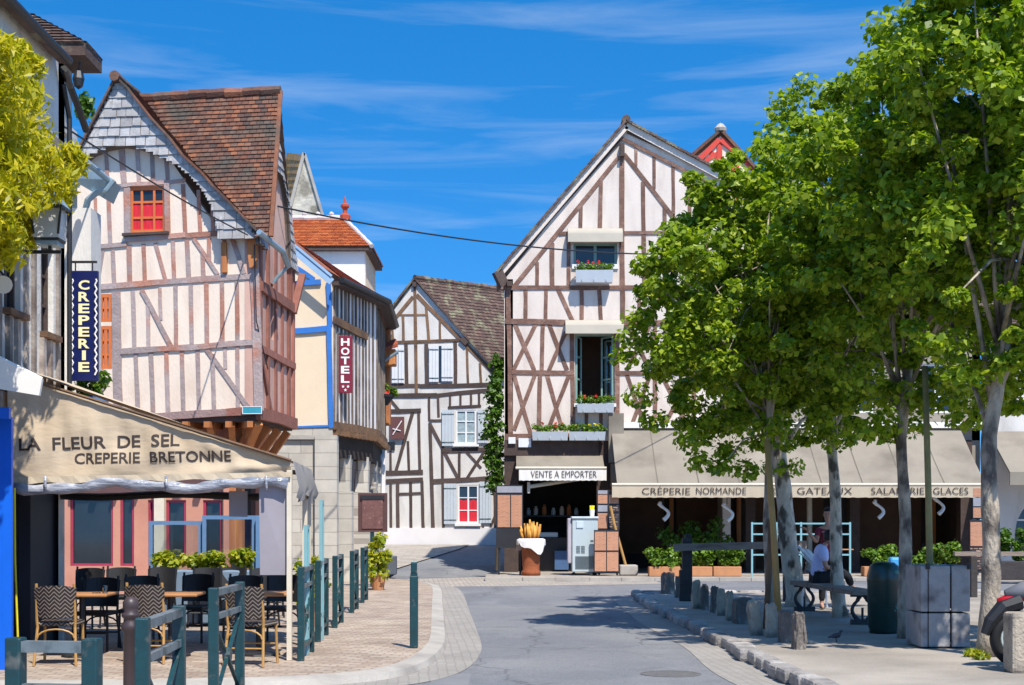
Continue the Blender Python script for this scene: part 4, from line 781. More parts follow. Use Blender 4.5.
m_ = MB(); beam(m_, DP, *DP.px(393, 435), *DP.px(402, 421), .03, .02, .14); beam(m_, DP, *DP.px(393, 429), *DP.px(401, 431), .03, .03, .14); m_.build('emblem', letter_white, ws)
# ================================================================== main creperie house
YM = 43.7
MP = Plane((-0.22, YM), (6.72, YM)); LM = MP.L
M = thing('timber_house', 'tall pink-white half-timbered gable house above the creperie awnings', 'house', (3, 46, 0))
apx = MP.px(625.8, 123); lft = MP.px(499, 270); rgt = MP.px(727.5, 177)
win = pxrect(MP, 575, 334, 614.5, 403.5); wup = pxrect(MP, 573.5, 243, 617, 265)
zl = MP.px(560, 441)[1]
w = MB(); wall(w, MP, [(-.02, zl), (LM, zl), (rgt[0], rgt[1]-.1), (apx[0], apx[1]-.1), (-.02, lft[1]-.3)], [rect(*win), rect(*wup)], reveal=.2); w.build('wall', plaster_pink, M)
w = MB(); wall(w, Plane((6.72, YM), (6.72, 47)), rect(0, 0, 3.3, 12.0)); wall(w, Plane((-.22, 47), (-.22, YM)), [(0, 0), (3.3, 0), (3.3, 9.0), (0, 9.0)]); w.build('side_wall', plaster_pink, M)
tb = MB()
beams(tb, MP, [(619, 157, 513, 288, 4.6), (619, 137, 729, 194, 4.2)], .03, wk=.88)
beams(tb, MP, [(624, 154, 686, 233.5, 4.6)], .034, wk=.88)
beams(tb, MP, [(622, 150, 622.3, 288, 5.4), (622.5, 288, 622.6, 322, 5.2)], .024, wk=.9)
beams(tb, MP, [(559, 233.7, 569, 233.2, 3.6), (624, 232.8, 729, 232.3, 3.6), (503.5, 287.7, 600, 288, 4.8), (598, 288, 735, 287.4, 4.8), (505, 321.4, 568, 322.6, 6), (622, 322.8, 735, 322.6, 6), (512, 372.4, 574, 373, 4.8), (616, 373, 735, 372.5, 4.6), (505, 437, 575, 436.5, 7)], .032, wk=.9)
beams(tb, MP, [(601, 181, 600, 230, 4.6), (581, 206, 580.4, 231, 4.2), (568.5, 234, 568.7, 288, 4.4), (552, 243, 552.2, 288, 5), (537, 262, 537, 288, 4), (636, 144, 636, 166, 3.4), (643, 182, 644.6, 288, 4.6), (654, 156, 654, 189, 3.5), (664.6, 208, 665, 288, 4.2), (673, 166, 673.4, 216, 3.8), (689.4, 174, 690, 233, 4), (687, 234, 688, 288, 4), (707, 184, 707, 288, 4), (727, 194, 727, 440, 5),
    (508, 289, 508.6, 322, 5.6), (509, 323, 510.6, 436, 5.2), (525.7, 289, 525.5, 320, 4.6), (546, 289, 545.5, 320, 4.2), (581.5, 289, 581.5, 322, 4.6), (599, 289, 601, 322, 4.6), (639.4, 289, 639.2, 321, 4), (668, 289, 668, 321, 4), (690, 289, 690, 321, 4), (709, 289, 709, 321, 4),
    (543, 324, 541.6, 371, 4.6), (540, 374, 538.8, 434, 4.8), (571.8, 324, 573.2, 436, 5), (616.5, 324, 617.2, 436, 5.6), (586.5, 413, 586.6, 436, 4), (601, 413, 601, 436, 4), (655, 323, 655, 436, 4.6), (694, 323, 694, 436, 4.6)], .02, wk=.88)
beams(tb, MP, [(558, 289, 572.6, 321, 4.6), (663, 289, 651, 321, 4), (515, 324, 534.4, 370, 4.6), (549, 324, 567, 370, 4.6), (514, 375, 531, 435, 4.6), (547, 375, 562.5, 430, 4.6), (627, 324, 650, 370, 4.6), (627, 375, 646, 430, 4.6), (662, 324, 690, 370, 4.6), (662, 376, 690, 430, 4.6), (700, 324, 722, 370, 4.6)], .016, wk=.88)
beams(tb, MP, [(536, 324, 513.4, 370, 4.6), (566, 332, 549, 370, 4.6), (535, 375, 514, 430, 4.6), (568.6, 376, 549, 427, 4.6), (650, 324, 627, 370, 4.6), (650, 375, 630, 430, 4.6), (690, 324, 662, 370, 4.6), (690, 376, 662, 430, 4.6)], .028, wk=.88)
tb.build('timber_frame', mat('timber_plum', (0.185, 0.098, 0.07), 0.85, 0.3, 5, (0.25, 0.15, 0.11), (0.5, 0.7), 2.5, 0.6, 18, 0.25), M)
pe = MB(); beams(pe, MP, [(622, 144.5, 622, 157.5, 4.4), (509.5, 282, 509.5, 287, 5)], .2); pe.bar(MP.P(*MP.px(497, 272), .15), MP.P(*MP.px(504, 286), .05), .2, .3); pe.build('purlin_end', timber_dark, M)
rf = MB(); hv = .15
ra = MP.P(apx[0], apx[1]+.02, hv); rl = MP.P(*MP.px(496.5, 273, hv), hv); rr = MP.P(*MP.px(730, 176.5, hv), hv); bk = Vector((0, 3.6, 0))
tiles(rf, rl+bk, rl, ra, ra+bk, .22, .17); tiles(rf, rr, rr+bk, ra+bk, ra, .22, .17)
for p, q in ((rl, ra), (rr, ra)):
    for i in range(34): a = p.lerp(q, i/34); b = p.lerp(q, (i+1.1)/34); rf.bar(a+Vector((0, -.02, .02+random.uniform(-.01, .015))), b+Vector((0, -.02, .0)), .16, .07)
ridge_caps(rf, ra+Vector((0, -.05, .05)), ra+bk, .13); rf.build('roof', tile_moss, M)
vb = MB()
for p, q, k in ((rl, ra, 1), (rr, ra, 1)): vb.bar(p+Vector((0, .03, -.14)), q+Vector((0, .03, -.14)), .05, .2)
vb.build('bargeboard', plaster_pink, M)
sf = MB()
sf.prism([MP.P(*MP.px(620, 139), .0), MP.P(*MP.px(544, 225), .0), MP.P(*MP.px(546, 226), .0), MP.P(*MP.px(622, 140.5), .0)], MP.n*.06); sf.prism([MP.P(*MP.px(628, 131.5), .0), MP.P(*MP.px(726, 176.5), .0), MP.P(*MP.px(725, 178.5), .0), MP.P(*MP.px(627, 133.5), .0)], MP.n*.06); sf.build('soffit_line', timber_dark, M)
# windows: small two-leaf window under the gable, tall open casement below
window(MP, wup, M, 2, 1, green_frame, pane_dark, .12, .07, .05)
s_ = MB(); pbox(s_, MP, *pxrect(MP, 572, 264.5, 618, 269), .0, .06); s_.build('window_sill', white_paint, M)
rm = MB(); u0, z0, u1, z1 = win
q = [MP.P(u0-.25, z0-.1, -.21), MP.P(u1+.25, z0-.1, -.21), MP.P(u1+.25, z1+.1, -.21), MP.P(u0-.25, z1+.1, -.21)]; q2 = [p+Vector((0, 1.6, 0)) for p in q]
rm.add(q+q2, [(4, 5, 6, 7), (0, 1, 5, 4), (1, 2, 6, 5), (2, 3, 7, 6), (3, 0, 4, 7)]); rm.build('room', brown_int, M)
of = MB()
for a in (u0, u1-.06): pbox(of, MP, a, z0, a+.06, z1, -.12, -.05)
pbox(of, MP, u0+.06, z1-.06, u1-.06, z1, -.12, -.055); ow = of.build('window', green_frame, M)
def leaf_sash(hx, ang, side, wd):
    mb = MB(); h0 = MP.P(hx, z0+.04, -.06); d = Vector((math.cos(ang)*side, math.sin(ang)*-1, 0)); up = Vector((0, 0, z1-z0-.12))
    mb.bar(h0, h0+up, .05, .05); mb.bar(h0+d*wd, h0+d*wd+up, .05, .05)
    for t in (0.0, .36, .7, 1.0): mb.bar(h0+d*.025+up*t, h0+d*(wd-.025)+up*t, .045, .045)
    mb.build('casement', green_frame, ow)
    g = MB(); g.add([h0, h0+d*wd, h0+d*wd+up, h0+up], [(0, 1, 2, 3)]); g.build('pane', glass, ow)
leaf_sash(u0+.05, -1.25, 1, .5); leaf_sash(u1-.06, -.95, -1, .52)
s_ = MB(); pbox(s_, MP, *pxrect(MP, 574, 403.6, 616, 407), .0, .10); s_.build('window_sill', white_paint, M)
def awning_hood(x0, y0, x1, y1, out, name):
    u0, zb, u1, zt = pxrect(MP, x0, y0, x1, y1); mb = MB(); n = 8; pr = []
    for i in range(n+1): t = i/n*math.pi/2; pr.append((math.sin(t)*out*.9+.06, zt-(1-math.cos(t))*(zt-zb)*.55))
    pr.append((out+.05, zb)); vs = []
    for o, z in pr: vs += [MP.P(u0, z, o), MP.P(u1, z, o)]
    mb.add(vs, [(2*i, 2*i+1, 2*i+3, 2*i+2) for i in range(len(pr)-1)]); k = len(pr)
    mb.add([MP.P(u0, z, o) for o, z in pr]+[MP.P(u0, zb, .06)], [tuple(range(k+1))]); mb.add([MP.P(u1, z, o) for o, z in pr]+[MP.P(u1, zb, .06)], [tuple(range(k+1))])
    return mb.build(name, mat('cream_window_hood', (0.44, 0.39, 0.31), .8, .08, 2), M)
awning_hood(567.5, 229, 621.8, 244.5, .38, 'window_hood'); awning_hood(565, 320.5, 622.6, 335.5, .45, 'window_hood')
# shop front
fa = MB(); pbox(fa, MP, -.02, zl-.45, 2.88, zl, -.05, .14); fa.build('shop_fascia', timber_dark, M)
pl_ = MB(); pbox(pl_, MP, *pxrect(MP, 508.5, 437.5, 515.5, 444), .15, .22); pbox(pl_, MP, *pxrect(MP, 518.5, 438.5, 531, 447.5), .15, .2); pl_.build('junction_box', shutter_paint, M)
for u0, u1 in ((-.02, .42), (2.82, 3.22), (7.4, 7.7), (10.6, 10.9), (14.0, 14.35)): pi = MB(); pbox(pi, MP, u0, 0.0, u1, zl-.02, -.42, .03); pi.build('pillar', timber_dark, M)
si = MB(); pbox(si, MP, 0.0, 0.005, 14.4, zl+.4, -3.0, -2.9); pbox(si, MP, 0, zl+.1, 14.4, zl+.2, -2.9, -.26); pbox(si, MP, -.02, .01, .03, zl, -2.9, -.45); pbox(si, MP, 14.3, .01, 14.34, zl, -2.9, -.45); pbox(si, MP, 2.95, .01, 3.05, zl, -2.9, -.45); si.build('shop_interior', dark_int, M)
wn_ = MB()
for u0, u1, z0, z1 in ((3.7, 5.2, .5, 3.2), (5.6, 7.2, .5, 3.2), (7.9, 8.9, .0, 2.6), (9.2, 10.4, .5, 3.2), (11.2, 13.6, .5, 3.2)): pbox(wn_, MP, u0, z0, u1, z1, -2.89, -2.80)
wn_.build('interior_panelling', brown_int, M)
wd2 = MB()
for u in (3.4, 5.35, 7.55, 9.05, 10.75, 13.9): pbox(wd2, MP, u, 0, u+.14, zl, -2.79, -2.68)
wd2.build('interior_post', orange_wood, M)
cn = MB(); pbox(cn, MP, .55, .01, 2.75, 1.05, -1.1, -.5); pbox(cn, MP, .6, 1.7, 2.7, 1.75, -2.0, -1.7); cn.build('counter', mat('counter_dark', (0.03, 0.025, 0.025), .5), M)
for i in range(7): ct = MB(); ct.lathe(MP.P(.75+.26*i+.03*math.sin(i*5), 1.752, -1.85), [(.06, 0), (.075, .05), (.07, .16+.05*(i % 3)), (.04, .2+.05*(i % 3)), (.045, .24+.05*(i % 3))], 10); ct.build('shelf_jar', [machine_grey, cream_paint, orange_wood][i % 3], M)
ct = MB(); ct.rbox(MP.P(1.2, 1.14, -.8), (.9, .5, .16), .03); ct.build('crepe_griddle', machine_grey, M)
bc = MB(); pbox(bc, MP, *pxrect(MP, 555, 551, 569, 570), -.48, -.3); bc.build('blue_crate', mat('dull_blue', (0.06, 0.12, 0.25), .6), M)
for u in (8.35, 9.55): wd2 = MB(); wd2.lathe(MP.P(u, .004, -.9), [(.13, 0), (.13, .12), (.09, .16), (.085, 2.5), (.13, 2.62), (.14, zl-.05)], 14); wd2.build('column', cream_paint, M)
# upper building to the side, hidden behind the trees
N = thing('rendered_house', 'pale rendered house showing in glimpses through the lime tree crowns', 'house', (11, 47, 0))
NP = Plane((6.75, YM+.05), (14.4, YM+.05))
nwin = [(1.0, 4.9, 2.0, 6.4), (3.4, 4.9, 4.4, 6.4), (5.8, 4.9, 6.8, 6.4)]
w = MB(); wall(w, NP, rect(0, zl+.02, NP.L, 7.7), [rect(*h) for h in nwin]); wall(w, Plane((14.4, YM+.05), (14.4, 52)), rect(0, 0, 7.9, 7.7)); w.build('wall', mat('dark_beige_render', (.30, .26, .21), .9, .12, 1.5), N)  # render is one dark beige with slight noise
for h in nwin: window(NP, h, N, 2, 3, white_paint, pane_dark)
rf = MB(); tiles(rf, (6.75, YM-.3, 7.6), (14.7, YM-.3, 7.6), (14.7, 48, 10.2), (6.75, 48, 10.2), .25, .22); tiles(rf, (14.7, 52.3, 7.6), (6.75, 52.3, 7.6), (6.75, 48, 10.2), (14.7, 48, 10.2), .5, .5); rf.build('roof', tile_moss, N)
# awnings (parts of the creperie house)
def canopy(mb, u0, u1, zt, zf, out, seg=14, off0=.1):
    vs = []
    for i in range(seg+1):
        u = u0+(u1-u0)*i/seg
        for j in range(6): t = j/5; vs.append(MP.P(u, zt+(zf-zt)*t-.05*math.sin(math.pi*t)-(.012*math.sin(i*2.7)*t), off0+(out-off0)*t))
    mb.add(vs, [(i*6+j, i*6+j+1, (i+1)*6+j+1, (i+1)*6+j) for i in range(seg) for j in range(5)])
def valance(mb, u0, u1, zt, zb, out, seg=40):
    vs = []
    for i in range(seg+1): u = u0+(u1-u0)*i/seg; o = out+.004*math.sin(i*1.7); vs += [MP.P(u, zt, out), MP.P(u, zb+.008*math.sin(i*2.3), o)]
    mb.add(vs, [(2*i, 2*i+2, 2*i+3, 2*i+1) for i in range(seg)])
# small one
mb = MB(); out = 1.15; dd = YM-out
ua = (519-512)*dd/F+.22; ub = (606.5-512)*dd/F+.22; zf = EYE+(HZ-468)*dd/F; zv = EYE+(HZ-480.5)*dd/F
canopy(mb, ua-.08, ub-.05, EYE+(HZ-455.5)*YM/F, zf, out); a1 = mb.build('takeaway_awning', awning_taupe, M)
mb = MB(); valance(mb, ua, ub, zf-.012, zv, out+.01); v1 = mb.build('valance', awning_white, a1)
mb = MB(); put_text(mb, 'VENTE A EMPORTER', MP.P((ua+ub)/2+.03, (zf+zv)/2, out+.026), MP.u, (0, 0, 1), w=(598-532)*dd/F, h=.2, bold=-.004); mb.build('lettering', letter_brown, a1)
mb = MB(); mb.tube([MP.P(ua-.1, zf+.0, out), MP.P(ub, zf, out)], .04, 8); mb.tube([MP.P(.75, zf-.55, .9), MP.P(2.9, zf-.2, .15)], .06, 8); mb.tube([MP.P(.75, zf-.55, .9), MP.P(2.0, zf-.3, .4), MP.P(2.7, zf-.08, .6)], .04, 8); mb.tube([MP.P(.72, zf-.75, .9), MP.P(.72, zf-.42, .9)], .05, 6); mb.build('awning_arm', cream_paint, a1)
# large one
mb = MB(); out = 2.5; dd = YM-out
ua = (612-512)*dd/F+.22; ub = (986-512)*dd/F+.22; zf = EYE+(HZ-484.5)*dd/F; zv = EYE+(HZ-497.5)*dd/F; zt = EYE+(HZ-428)*YM/F
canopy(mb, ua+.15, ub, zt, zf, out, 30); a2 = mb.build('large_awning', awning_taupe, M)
mb = MB()
for k in range(1, 9):
    us = ua+.15+(ub-ua-.15)*k/9; vs = []
    for j in range(11): t = j/10; z = zt+(zf-zt)*t-.05*math.sin(math.pi*t)-.012*math.sin(k/9*30*2.7)*t+.012; vs += [MP.P(us-.014, z, .1+(out-.1)*t+.004), MP.P(us+.014, z, .1+(out-.1)*t+.004)]
    mb.add(vs, [(2*j, 2*j+1, 2*j+3, 2*j+2) for j in range(10)])
mb.build('seams', mat('awning_seam', (.15, .13, .10), .9), a2)
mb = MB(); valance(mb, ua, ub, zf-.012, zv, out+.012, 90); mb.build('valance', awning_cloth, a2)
for s, xa, xb in (('CRÉPERIE', 642, 690), ('NORMANDE', 696, 746), ('CRAZY', 765, 792), ('GATEAUX', 797, 852), ('SALADERIE', 871, 924), ('GLACES', 933, 968)):
    mb = MB(); put_text(mb, s, MP.P(((xa+xb)/2-512)*dd/F+.22, (zf+zv)/2+(.02 if 'É' in s else 0), out+.03), MP.u, (0, 0, 1), w=(xb-xa)*dd/F, h=.2 if 'É' not in s else .245, bold=-.004); mb.build('lettering', letter_brown, a2)
mb = MB(); pbox(mb, MP, *pxrect(MP, 621.5, 422.5, 990, 428.5), .05, .26); mb.build('awning_cassette', awning_white, a2)
mb = MB(); mb.tube([MP.P(ua, zf, out), MP.P(ub, zf, out)], .04, 8)
for u in (ua+.8, 6.5, 9.5, ub-.8): mb.tube([MP.P(u, zt-.9, .1), MP.P(u+.5, zt-1.4, 1.2), MP.P(u, zf-.06, out-.1)], .03, 6)
mb.build('awning_arm', cream_paint, a2)
mb = MB(); r0 = pxrect(MP, 608, 414, 623, 463); pbox(mb, MP, *r0, .14, .34); r0 = pxrect(MP, 610, 464, 622, 487); pbox(mb, MP, *r0, .2, .3); mb.build('side_blind', awning_taupe, M)
# third awning further along with arched shopfront
Q = thing('arched_shop', 'pale shop with arched glazed opening and beige awning beyond the last tree trunk', 'shop', (17, 43.5, 0))
QP = Plane((14.4, YM-.3), (24, YM-.3))
arch = [(.95+1.6-1.6*math.cos(math.pi*i/12), 1.2+1.35*math.sin(math.pi*i/12)) for i in range(13)]
w = MB(); wall(w, QP, rect(.02, 0, 9.6, 7.0), [[(.95, .1)]+arch+[(4.15, .1)]], reveal=.25); w.build('wall', plaster_grey, Q)
w = MB(); pbox(w, QP, .9, .1, 4.2, 2.6, -.3, -.27); w.build('glazing', pane_dark, Q)
w = MB()
for i in range(1, 7): u = .95+3.2*i/7; w.bar(QP.P(u, .1, -.18), QP.P(u, 1.2+1.3*math.sin(math.acos(max(-1, min(1, (u-2.55)/1.6)))), -.18), .06, .06)
for z in (.9, 1.6): w.bar(QP.P(.95, z, -.18), QP.P(4.15, z, -.18), .05, .05)
w.build('glazing_bars', white_paint, Q)
w = MB(); u0 = (995-512)*42/F-14.4; vs = []
w.prism([QP.P(.1, 4.3, .1), QP.P(.1, 3.0, 2.0), QP.P(.1, 2.62, 2.0), QP.P(.1, 2.62, 1.95), QP.P(.1, 2.96, 1.95), QP.P(.1, 4.25, .1)], QP.u*8); w.build('awning', awning_taupe, Q)
w = MB(); tiles(w, QP.P(0, 6.9, .3), QP.P(9.8, 6.9, .3), QP.P(9.8, 9.5, -4), QP.P(0, 9.5, -4), .3, .25); w.build('roof', tile_moss, Q)
# red gable behind the main house
RD = thing('red_gable_house', 'cream gable with bright red timbers peeping over the tall house roof', 'house', (8, 57, 0))
RP = Plane((4.6, 56.0), (12.0, 56.0)); a = RP.px(720.5, 136); l = RP.px(686, 166); r = RP.px(768, 190)
w = MB(); wall(w, RP, [(l[0], 9), (r[0], 9), (r[0], r[1]), a, (l[0], l[1])]); w.build('wall', plaster_cream, RD)
w = MB(); beams(w, RP, [(719, 140, 690, 168, 5), (721, 140, 770, 183, 5)], .1); beams(w, RP, [(719.5, 139, 719.8, 230, 5), (702, 170, 702, 230, 4), (737, 160, 737, 230, 4)], .06); beams(w, RP, [(708, 150.5, 760, 190, 4.4), (697, 166, 720, 152, 4)], .04); beams(w, RP, [(690, 176, 765, 177, 4)], .05); w.build('timber_frame', red_paint, RD)
rf = MB(); a3 = RP.P(a[0], a[1]+.22, .12); l3 = RP.P(l[0]-.3, l[1]-.05, .12); r3 = RP.P(r[0]+.3, r[1]-.05, .12); bk = Vector((0, 8, 0))
tiles(rf, l3+bk, l3, a3, a3+bk, .25, .2); tiles(rf, r3, r3+bk, a3+bk, a3, .25, .2); ridge_caps(rf, a3, a3+bk, .14); rf.bar(l3, a3, .12, .12); rf.bar(r3, a3, .12, .12); rf.build('roof', tile_brown, RD)
w = MB(); w.lathe(a3+Vector((0, .1, -.05)), [(.22, 0), (.25, .12), (.12, .28), (.0, .34)], 10); w.build('ridge_cap', concrete, RD)

# ================================================================== flower boxes on the main house
def flower_box(x0, y0, x1, y1, label, out=.32, col=shutter_blue, kinds=(flower_red,), seed=1, yf=None):
    u0, z0, u1, z1 = pxrect(MP, x0, y0, x1, y1); o1 = .15
    t = thing('flower_box', label, 'flower box', MP.P((u0+u1)/2, z0, .15), 'flower boxes on the creperie house')
    m = MB(); c = [MP.P(u0, z0, o1), MP.P(u1, z0, o1), MP.P(u1, z0, o1+out*.8), MP.P(u0, z0, o1+out*.8)]; d = [MP.P(u0, z1, o1), MP.P(u1, z1, o1), MP.P(u1+.02, z1, o1+out), MP.P(u0-.02, z1, o1+out)]
    m.add(c+d, [(0, 1, 2, 3), (0, 1, 5, 4), (1, 2, 6, 5), (2, 3, 7, 6), (3, 0, 4, 7), (4, 5, 6, 7)]); n = max(3, int((u1-u0)/.3))
    for i in range(n): uu = u0+(u1-u0)*(i+.5)/n; m.bar(MP.P(uu, z0+.02, o1+out*.85), MP.P(uu, z0+.1, o1+out*.9), .03, .03)
    m.build('trough', col, t)
    zz = z1+.10; g = np.random.default_rng(seed); N = max(5, int((u1-u0)/.11)); cs = [list(MP.P(u0+(u1-u0)*(i+.5)/N, zz+g.uniform(-.03, .07), o1+out*.5+g.uniform(-.06, .06))) for i in range(N)]
    V, Qd = leaves(cs, .13, 60, .075, .9, .6, 1.2, seed=seed); arrays_obj('foliage', V, Qd, leaf_hedge, t)
    fl = [list(MP.P(u0+(u1-u0)*g.uniform(.05, .95), zz+g.uniform(.05, .18), o1+out*g.uniform(.4, .95))) for i in range(max(3, int(N*.6)))]
    V, Qd = leaves(fl, .05, 16, .05, 1, .4, 1.0, seed=seed+5); arrays_obj('blossoms', V, Qd, kinds[0], t); return t
flower_box(575.5, 272.5, 611.5, 284.5, 'grey wooden flower box with red geraniums under the small attic window', seed=3)
flower_box(577, 405, 612.5, 413.5, 'painted flower box with orange-red blooms under the tall open window', seed=4)
flower_box(532.5, 432.5, 567, 441, 'blue-grey flower box with pink-red blooms above the takeaway fascia', seed=5)
flower_box(569, 432.5, 604, 441, 'grey flower box with only a few blooms beside the beige side blind', seed=6, kinds=(flower_yel,))

# ================================================================== takeaway stall things
textdash = brickmat('menu_board_print', (0.22, 0.10, 0.065), (0.47, 0.23, 0.14), (0.52, 0.26, 0.155), 0.145, 0.038, 0.016, 'xz', rough=.6, bump=0, var=.12, offset=.31)
textdash2 = brickmat('menu_board_dark_print', (0.45, 0.30, 0.22), (0.05, 0.04, 0.045), (0.035, 0.03, 0.035), 0.16, 0.07, 0.02, 'xz', rough=.6, bump=0, var=.2)
board_black = mat('black_board', (0.025, 0.025, 0.03), .5, .2)
def board(name, label, x0, y0, x1, y1, d, panels, th=.06, grp=None):
    a = W(x0, y1, d); b = W(x1, y0, d); P_ = Plane((a.x, d), (b.x, d)); L = P_.L
    t = thing(name, label, 'menu board', ((a.x+b.x)/2, d, max(0, a.z)), grp)
    m = MB(); pbox(m, P_, 0, max(.02, a.z), L, b.z, -th, 0.0); m.build('backing', board_black, t)
    for (f0, g0, f1, g1, mt) in panels: m = MB(); pbox(m, P_, L*f0, a.z+(b.z-a.z)*g0, L*f1, a.z+(b.z-a.z)*g1, .002, .018); m.build('panel', mt, t)
    return t, P_
t, P_ = board('menu_board', 'tall orange printed menu board at the lane corner of the creperie', 496, 485, 523, 548, 41.6, [(.06, .33, .52, .84, textdash), (.56, .33, .96, .84, textdash), (.04, .88, .96, .98, mat('grey_header', (.3, .3, .33), .6))])
m = MB(); m.bar((P_.A.x+.08, 41.66, 0), (P_.A.x+.08, 41.66, 1.1), .06, .06); m.bar((P_.A.x+P_.L-.08, 41.66, 0), (P_.A.x+P_.L-.08, 41.66, 1.1), .06, .06); m.build('leg', iron_black, t)
gh = MATS['grey_header']
t, P_ = board('menu_board', 'upper menu board with small photo tiles between takeaway counter and terrace', 597, 490, 619.5, 530, 41.35, [(.04, .04, .46, .42, textdash), (.54, .04, .96, .42, textdash2), (.04, .46, .46, .62, gh), (.54, .46, .96, .62, textdash2), (.04, .66, .46, .88, textdash), (.54, .66, .96, .88, textdash), (.04, .9, .46, .99, gh)])
m = MB(); [m.bar((P_.A.x+P_.L*k, 41.42, 0), (P_.A.x+P_.L*k, 41.42, 1.4), .05, .05) for k in (.1, .9)]; m.build('leg', iron_black, t)
t, P_ = board('menu_board', 'lower folding orange menu board standing on the pavement beside the grey machine', 594, 530, 619, 572.5, 40.6, [(.03, .03, .48, .48, textdash), (.52, .03, .97, .48, textdash), (.03, .52, .48, .96, textdash), (.52, .52, .97, .96, textdash)])
t, P_ = board('menu_board', 'slim orange menu board fixed high at the far end of the long awning', 972.5, 487, 984, 519, 41.2, [(.05, .04, .95, .36, textdash), (.05, .4, .95, .66, gh), (.05, .7, .95, .96, textdash)])
m = MB(); m.bar((P_.A.x+.17, 41.27, 0), (P_.A.x+.17, 41.27, 1.8), .05, .05); m.build('leg', iron_black, t)
t, P_ = board('menu_board', 'low orange menu board standing at the far end of the terrace', 969.5, 520, 984, 572, 40.9, [(.05, .5, .95, .96, textdash), (.05, .04, .95, .46, textdash2)])
# cone of breadsticks
bx = thing('bread_display', 'brown wicker pedestal holding a bundle of giant golden breadsticks in white cloth', 'bread display', W(531, 572, 41.0)); bx.location.z = 0; WLOC[bx] = Vector(bx.location); o = WLOC[bx]
m = MB(); m.lathe(o, [(.27, .0), (.28, .12), (.24, .16), (.25, .3), (.27, .7), (.28, .9), (.33, 1.02), (.34, 1.05)], 20); m.build('pedestal', wicker, bx, smooth=True)
m = MB(); g = random.Random(4)
for i in range(30):
    a = g.uniform(0, 6.28); r = g.uniform(0, .26); x = o.x+r*math.cos(a); y = o.y+r*math.sin(a)*.8; ln = g.uniform(.42, .62)-.15*r/.26
    m.tube([(x, y, 1.02), (x+(x-o.x)*.25, y, 1.02+ln*.6), (x+(x-o.x)*.42, y+.02, 1.02+ln)], [.035, .042, .022], 7)
m.build('breadsticks', bread, bx, smooth=True)
m = MB(); n = 28; vs = []
for i in range(n+1):
    a = 2*math.pi*i/n
    for j, (r, z) in enumerate(((.34, 1.07), (.41, 1.04), (.42, .93-.05*math.sin(a*4)), (.42+.02*math.sin(a*5), .80+.14*math.sin(a*2+.6)-.06*math.sin(a*5)))): vs.append(o+Vector((r*math.cos(a), r*math.sin(a), z)))
m.add(vs, [(i*4+j, i*4+j+1, (i+1)*4+j+1, (i+1)*4+j) for i in range(n) for j in range(3)]); m.build('cloth', linen, bx, smooth=True)
# grey machine
mc = thing('ice_cream_machine', 'grey soft ice cream machine on castors beside the orange menu boards', 'machine', W(584.5, 570, 41.2)); mc.location.z = 0; o = Vector(mc.location); WLOC[mc] = o
m = MB(); m.rbox(o+Vector((0, .1, .87)), (.74, .8, 1.54), .025); m.build('cabinet', machine_grey, mc)
m = MB(); m.rbox(o+Vector((0, .08, 1.67)), (.78, .84, .06), .015); m.rbox(o+Vector((-.15, -.312, 1.47)), (.2, .03, .2), .008); m.build('lid', mat('pale_machine', (.55, .62, .66), .4), mc)
m = MB()
for i in range(5):
    for k in range(2): m.box(o+Vector((-.2+.14*k, -.305, .66+i*.045)), (.11, .012, .022))
for i in range(15): m.box(o+Vector((0, -.306, .2+i*.025)), (.56, .014, .012))
m.box(o+Vector((.2, -.305, 1.0)), (.09, .012, .05)); m.build('vents', mat('vent_dark', (.12, .14, .14), .5), mc)
m = MB(); [m.lathe(o+Vector((x, y, 0)), [(.045, .0), (.05, .05), (.02, .07), (.02, .10)], 8) for x in (-.3, .3) for y in (-.2, .4)]; m.build('castor', rubber, mc)
m = MB(); m.rbox(o+Vector((-.44, -.0, 1.0)), (.12, .5, 1.3), .03); m.build('side_panel', mat('mauve_panel', (.42, .38, .42), .5), mc)
sd_ = tag(thing('cone_pot', 'small white pot of yellow cones standing on the grey machine', 'pot', o+Vector((.22, 0, 1.7))), 'small white pot of yellow cones standing on the grey machine', 'pot')
m = MB(); m.lathe(o+Vector((.22, 0, 1.702)), [(.06, 0), (.075, .15), (.08, .2)], 10); m.build('pot', white_paint, sd_); m = MB(); [m.tube([o+Vector((.22+a, b, 1.88)), o+Vector((.22+a*1.6, b, 2.02))], .03, 6) for a, b in ((0, 0), (.03, .02), (-.03, .01))]; m.build('cones', flower_yel, sd_)
# parasol base with folded pole
pb = thing('parasol_pole', 'slanted wooden pole standing in a grey concrete foot by the terrace edge', 'parasol pole', (3.35, 41.0, 0))
m = MB(); m.rbox((3.35, 41.0, .16), (.52, .5, .3), .04); m.build('foot', concrete, pb); m = MB(); m.tube([(3.28, 41.0, .28), (2.95, 41.1, 1.5), (2.85, 41.15, 2.0)], .04, 8); m.build('pole', stake_wood, pb)
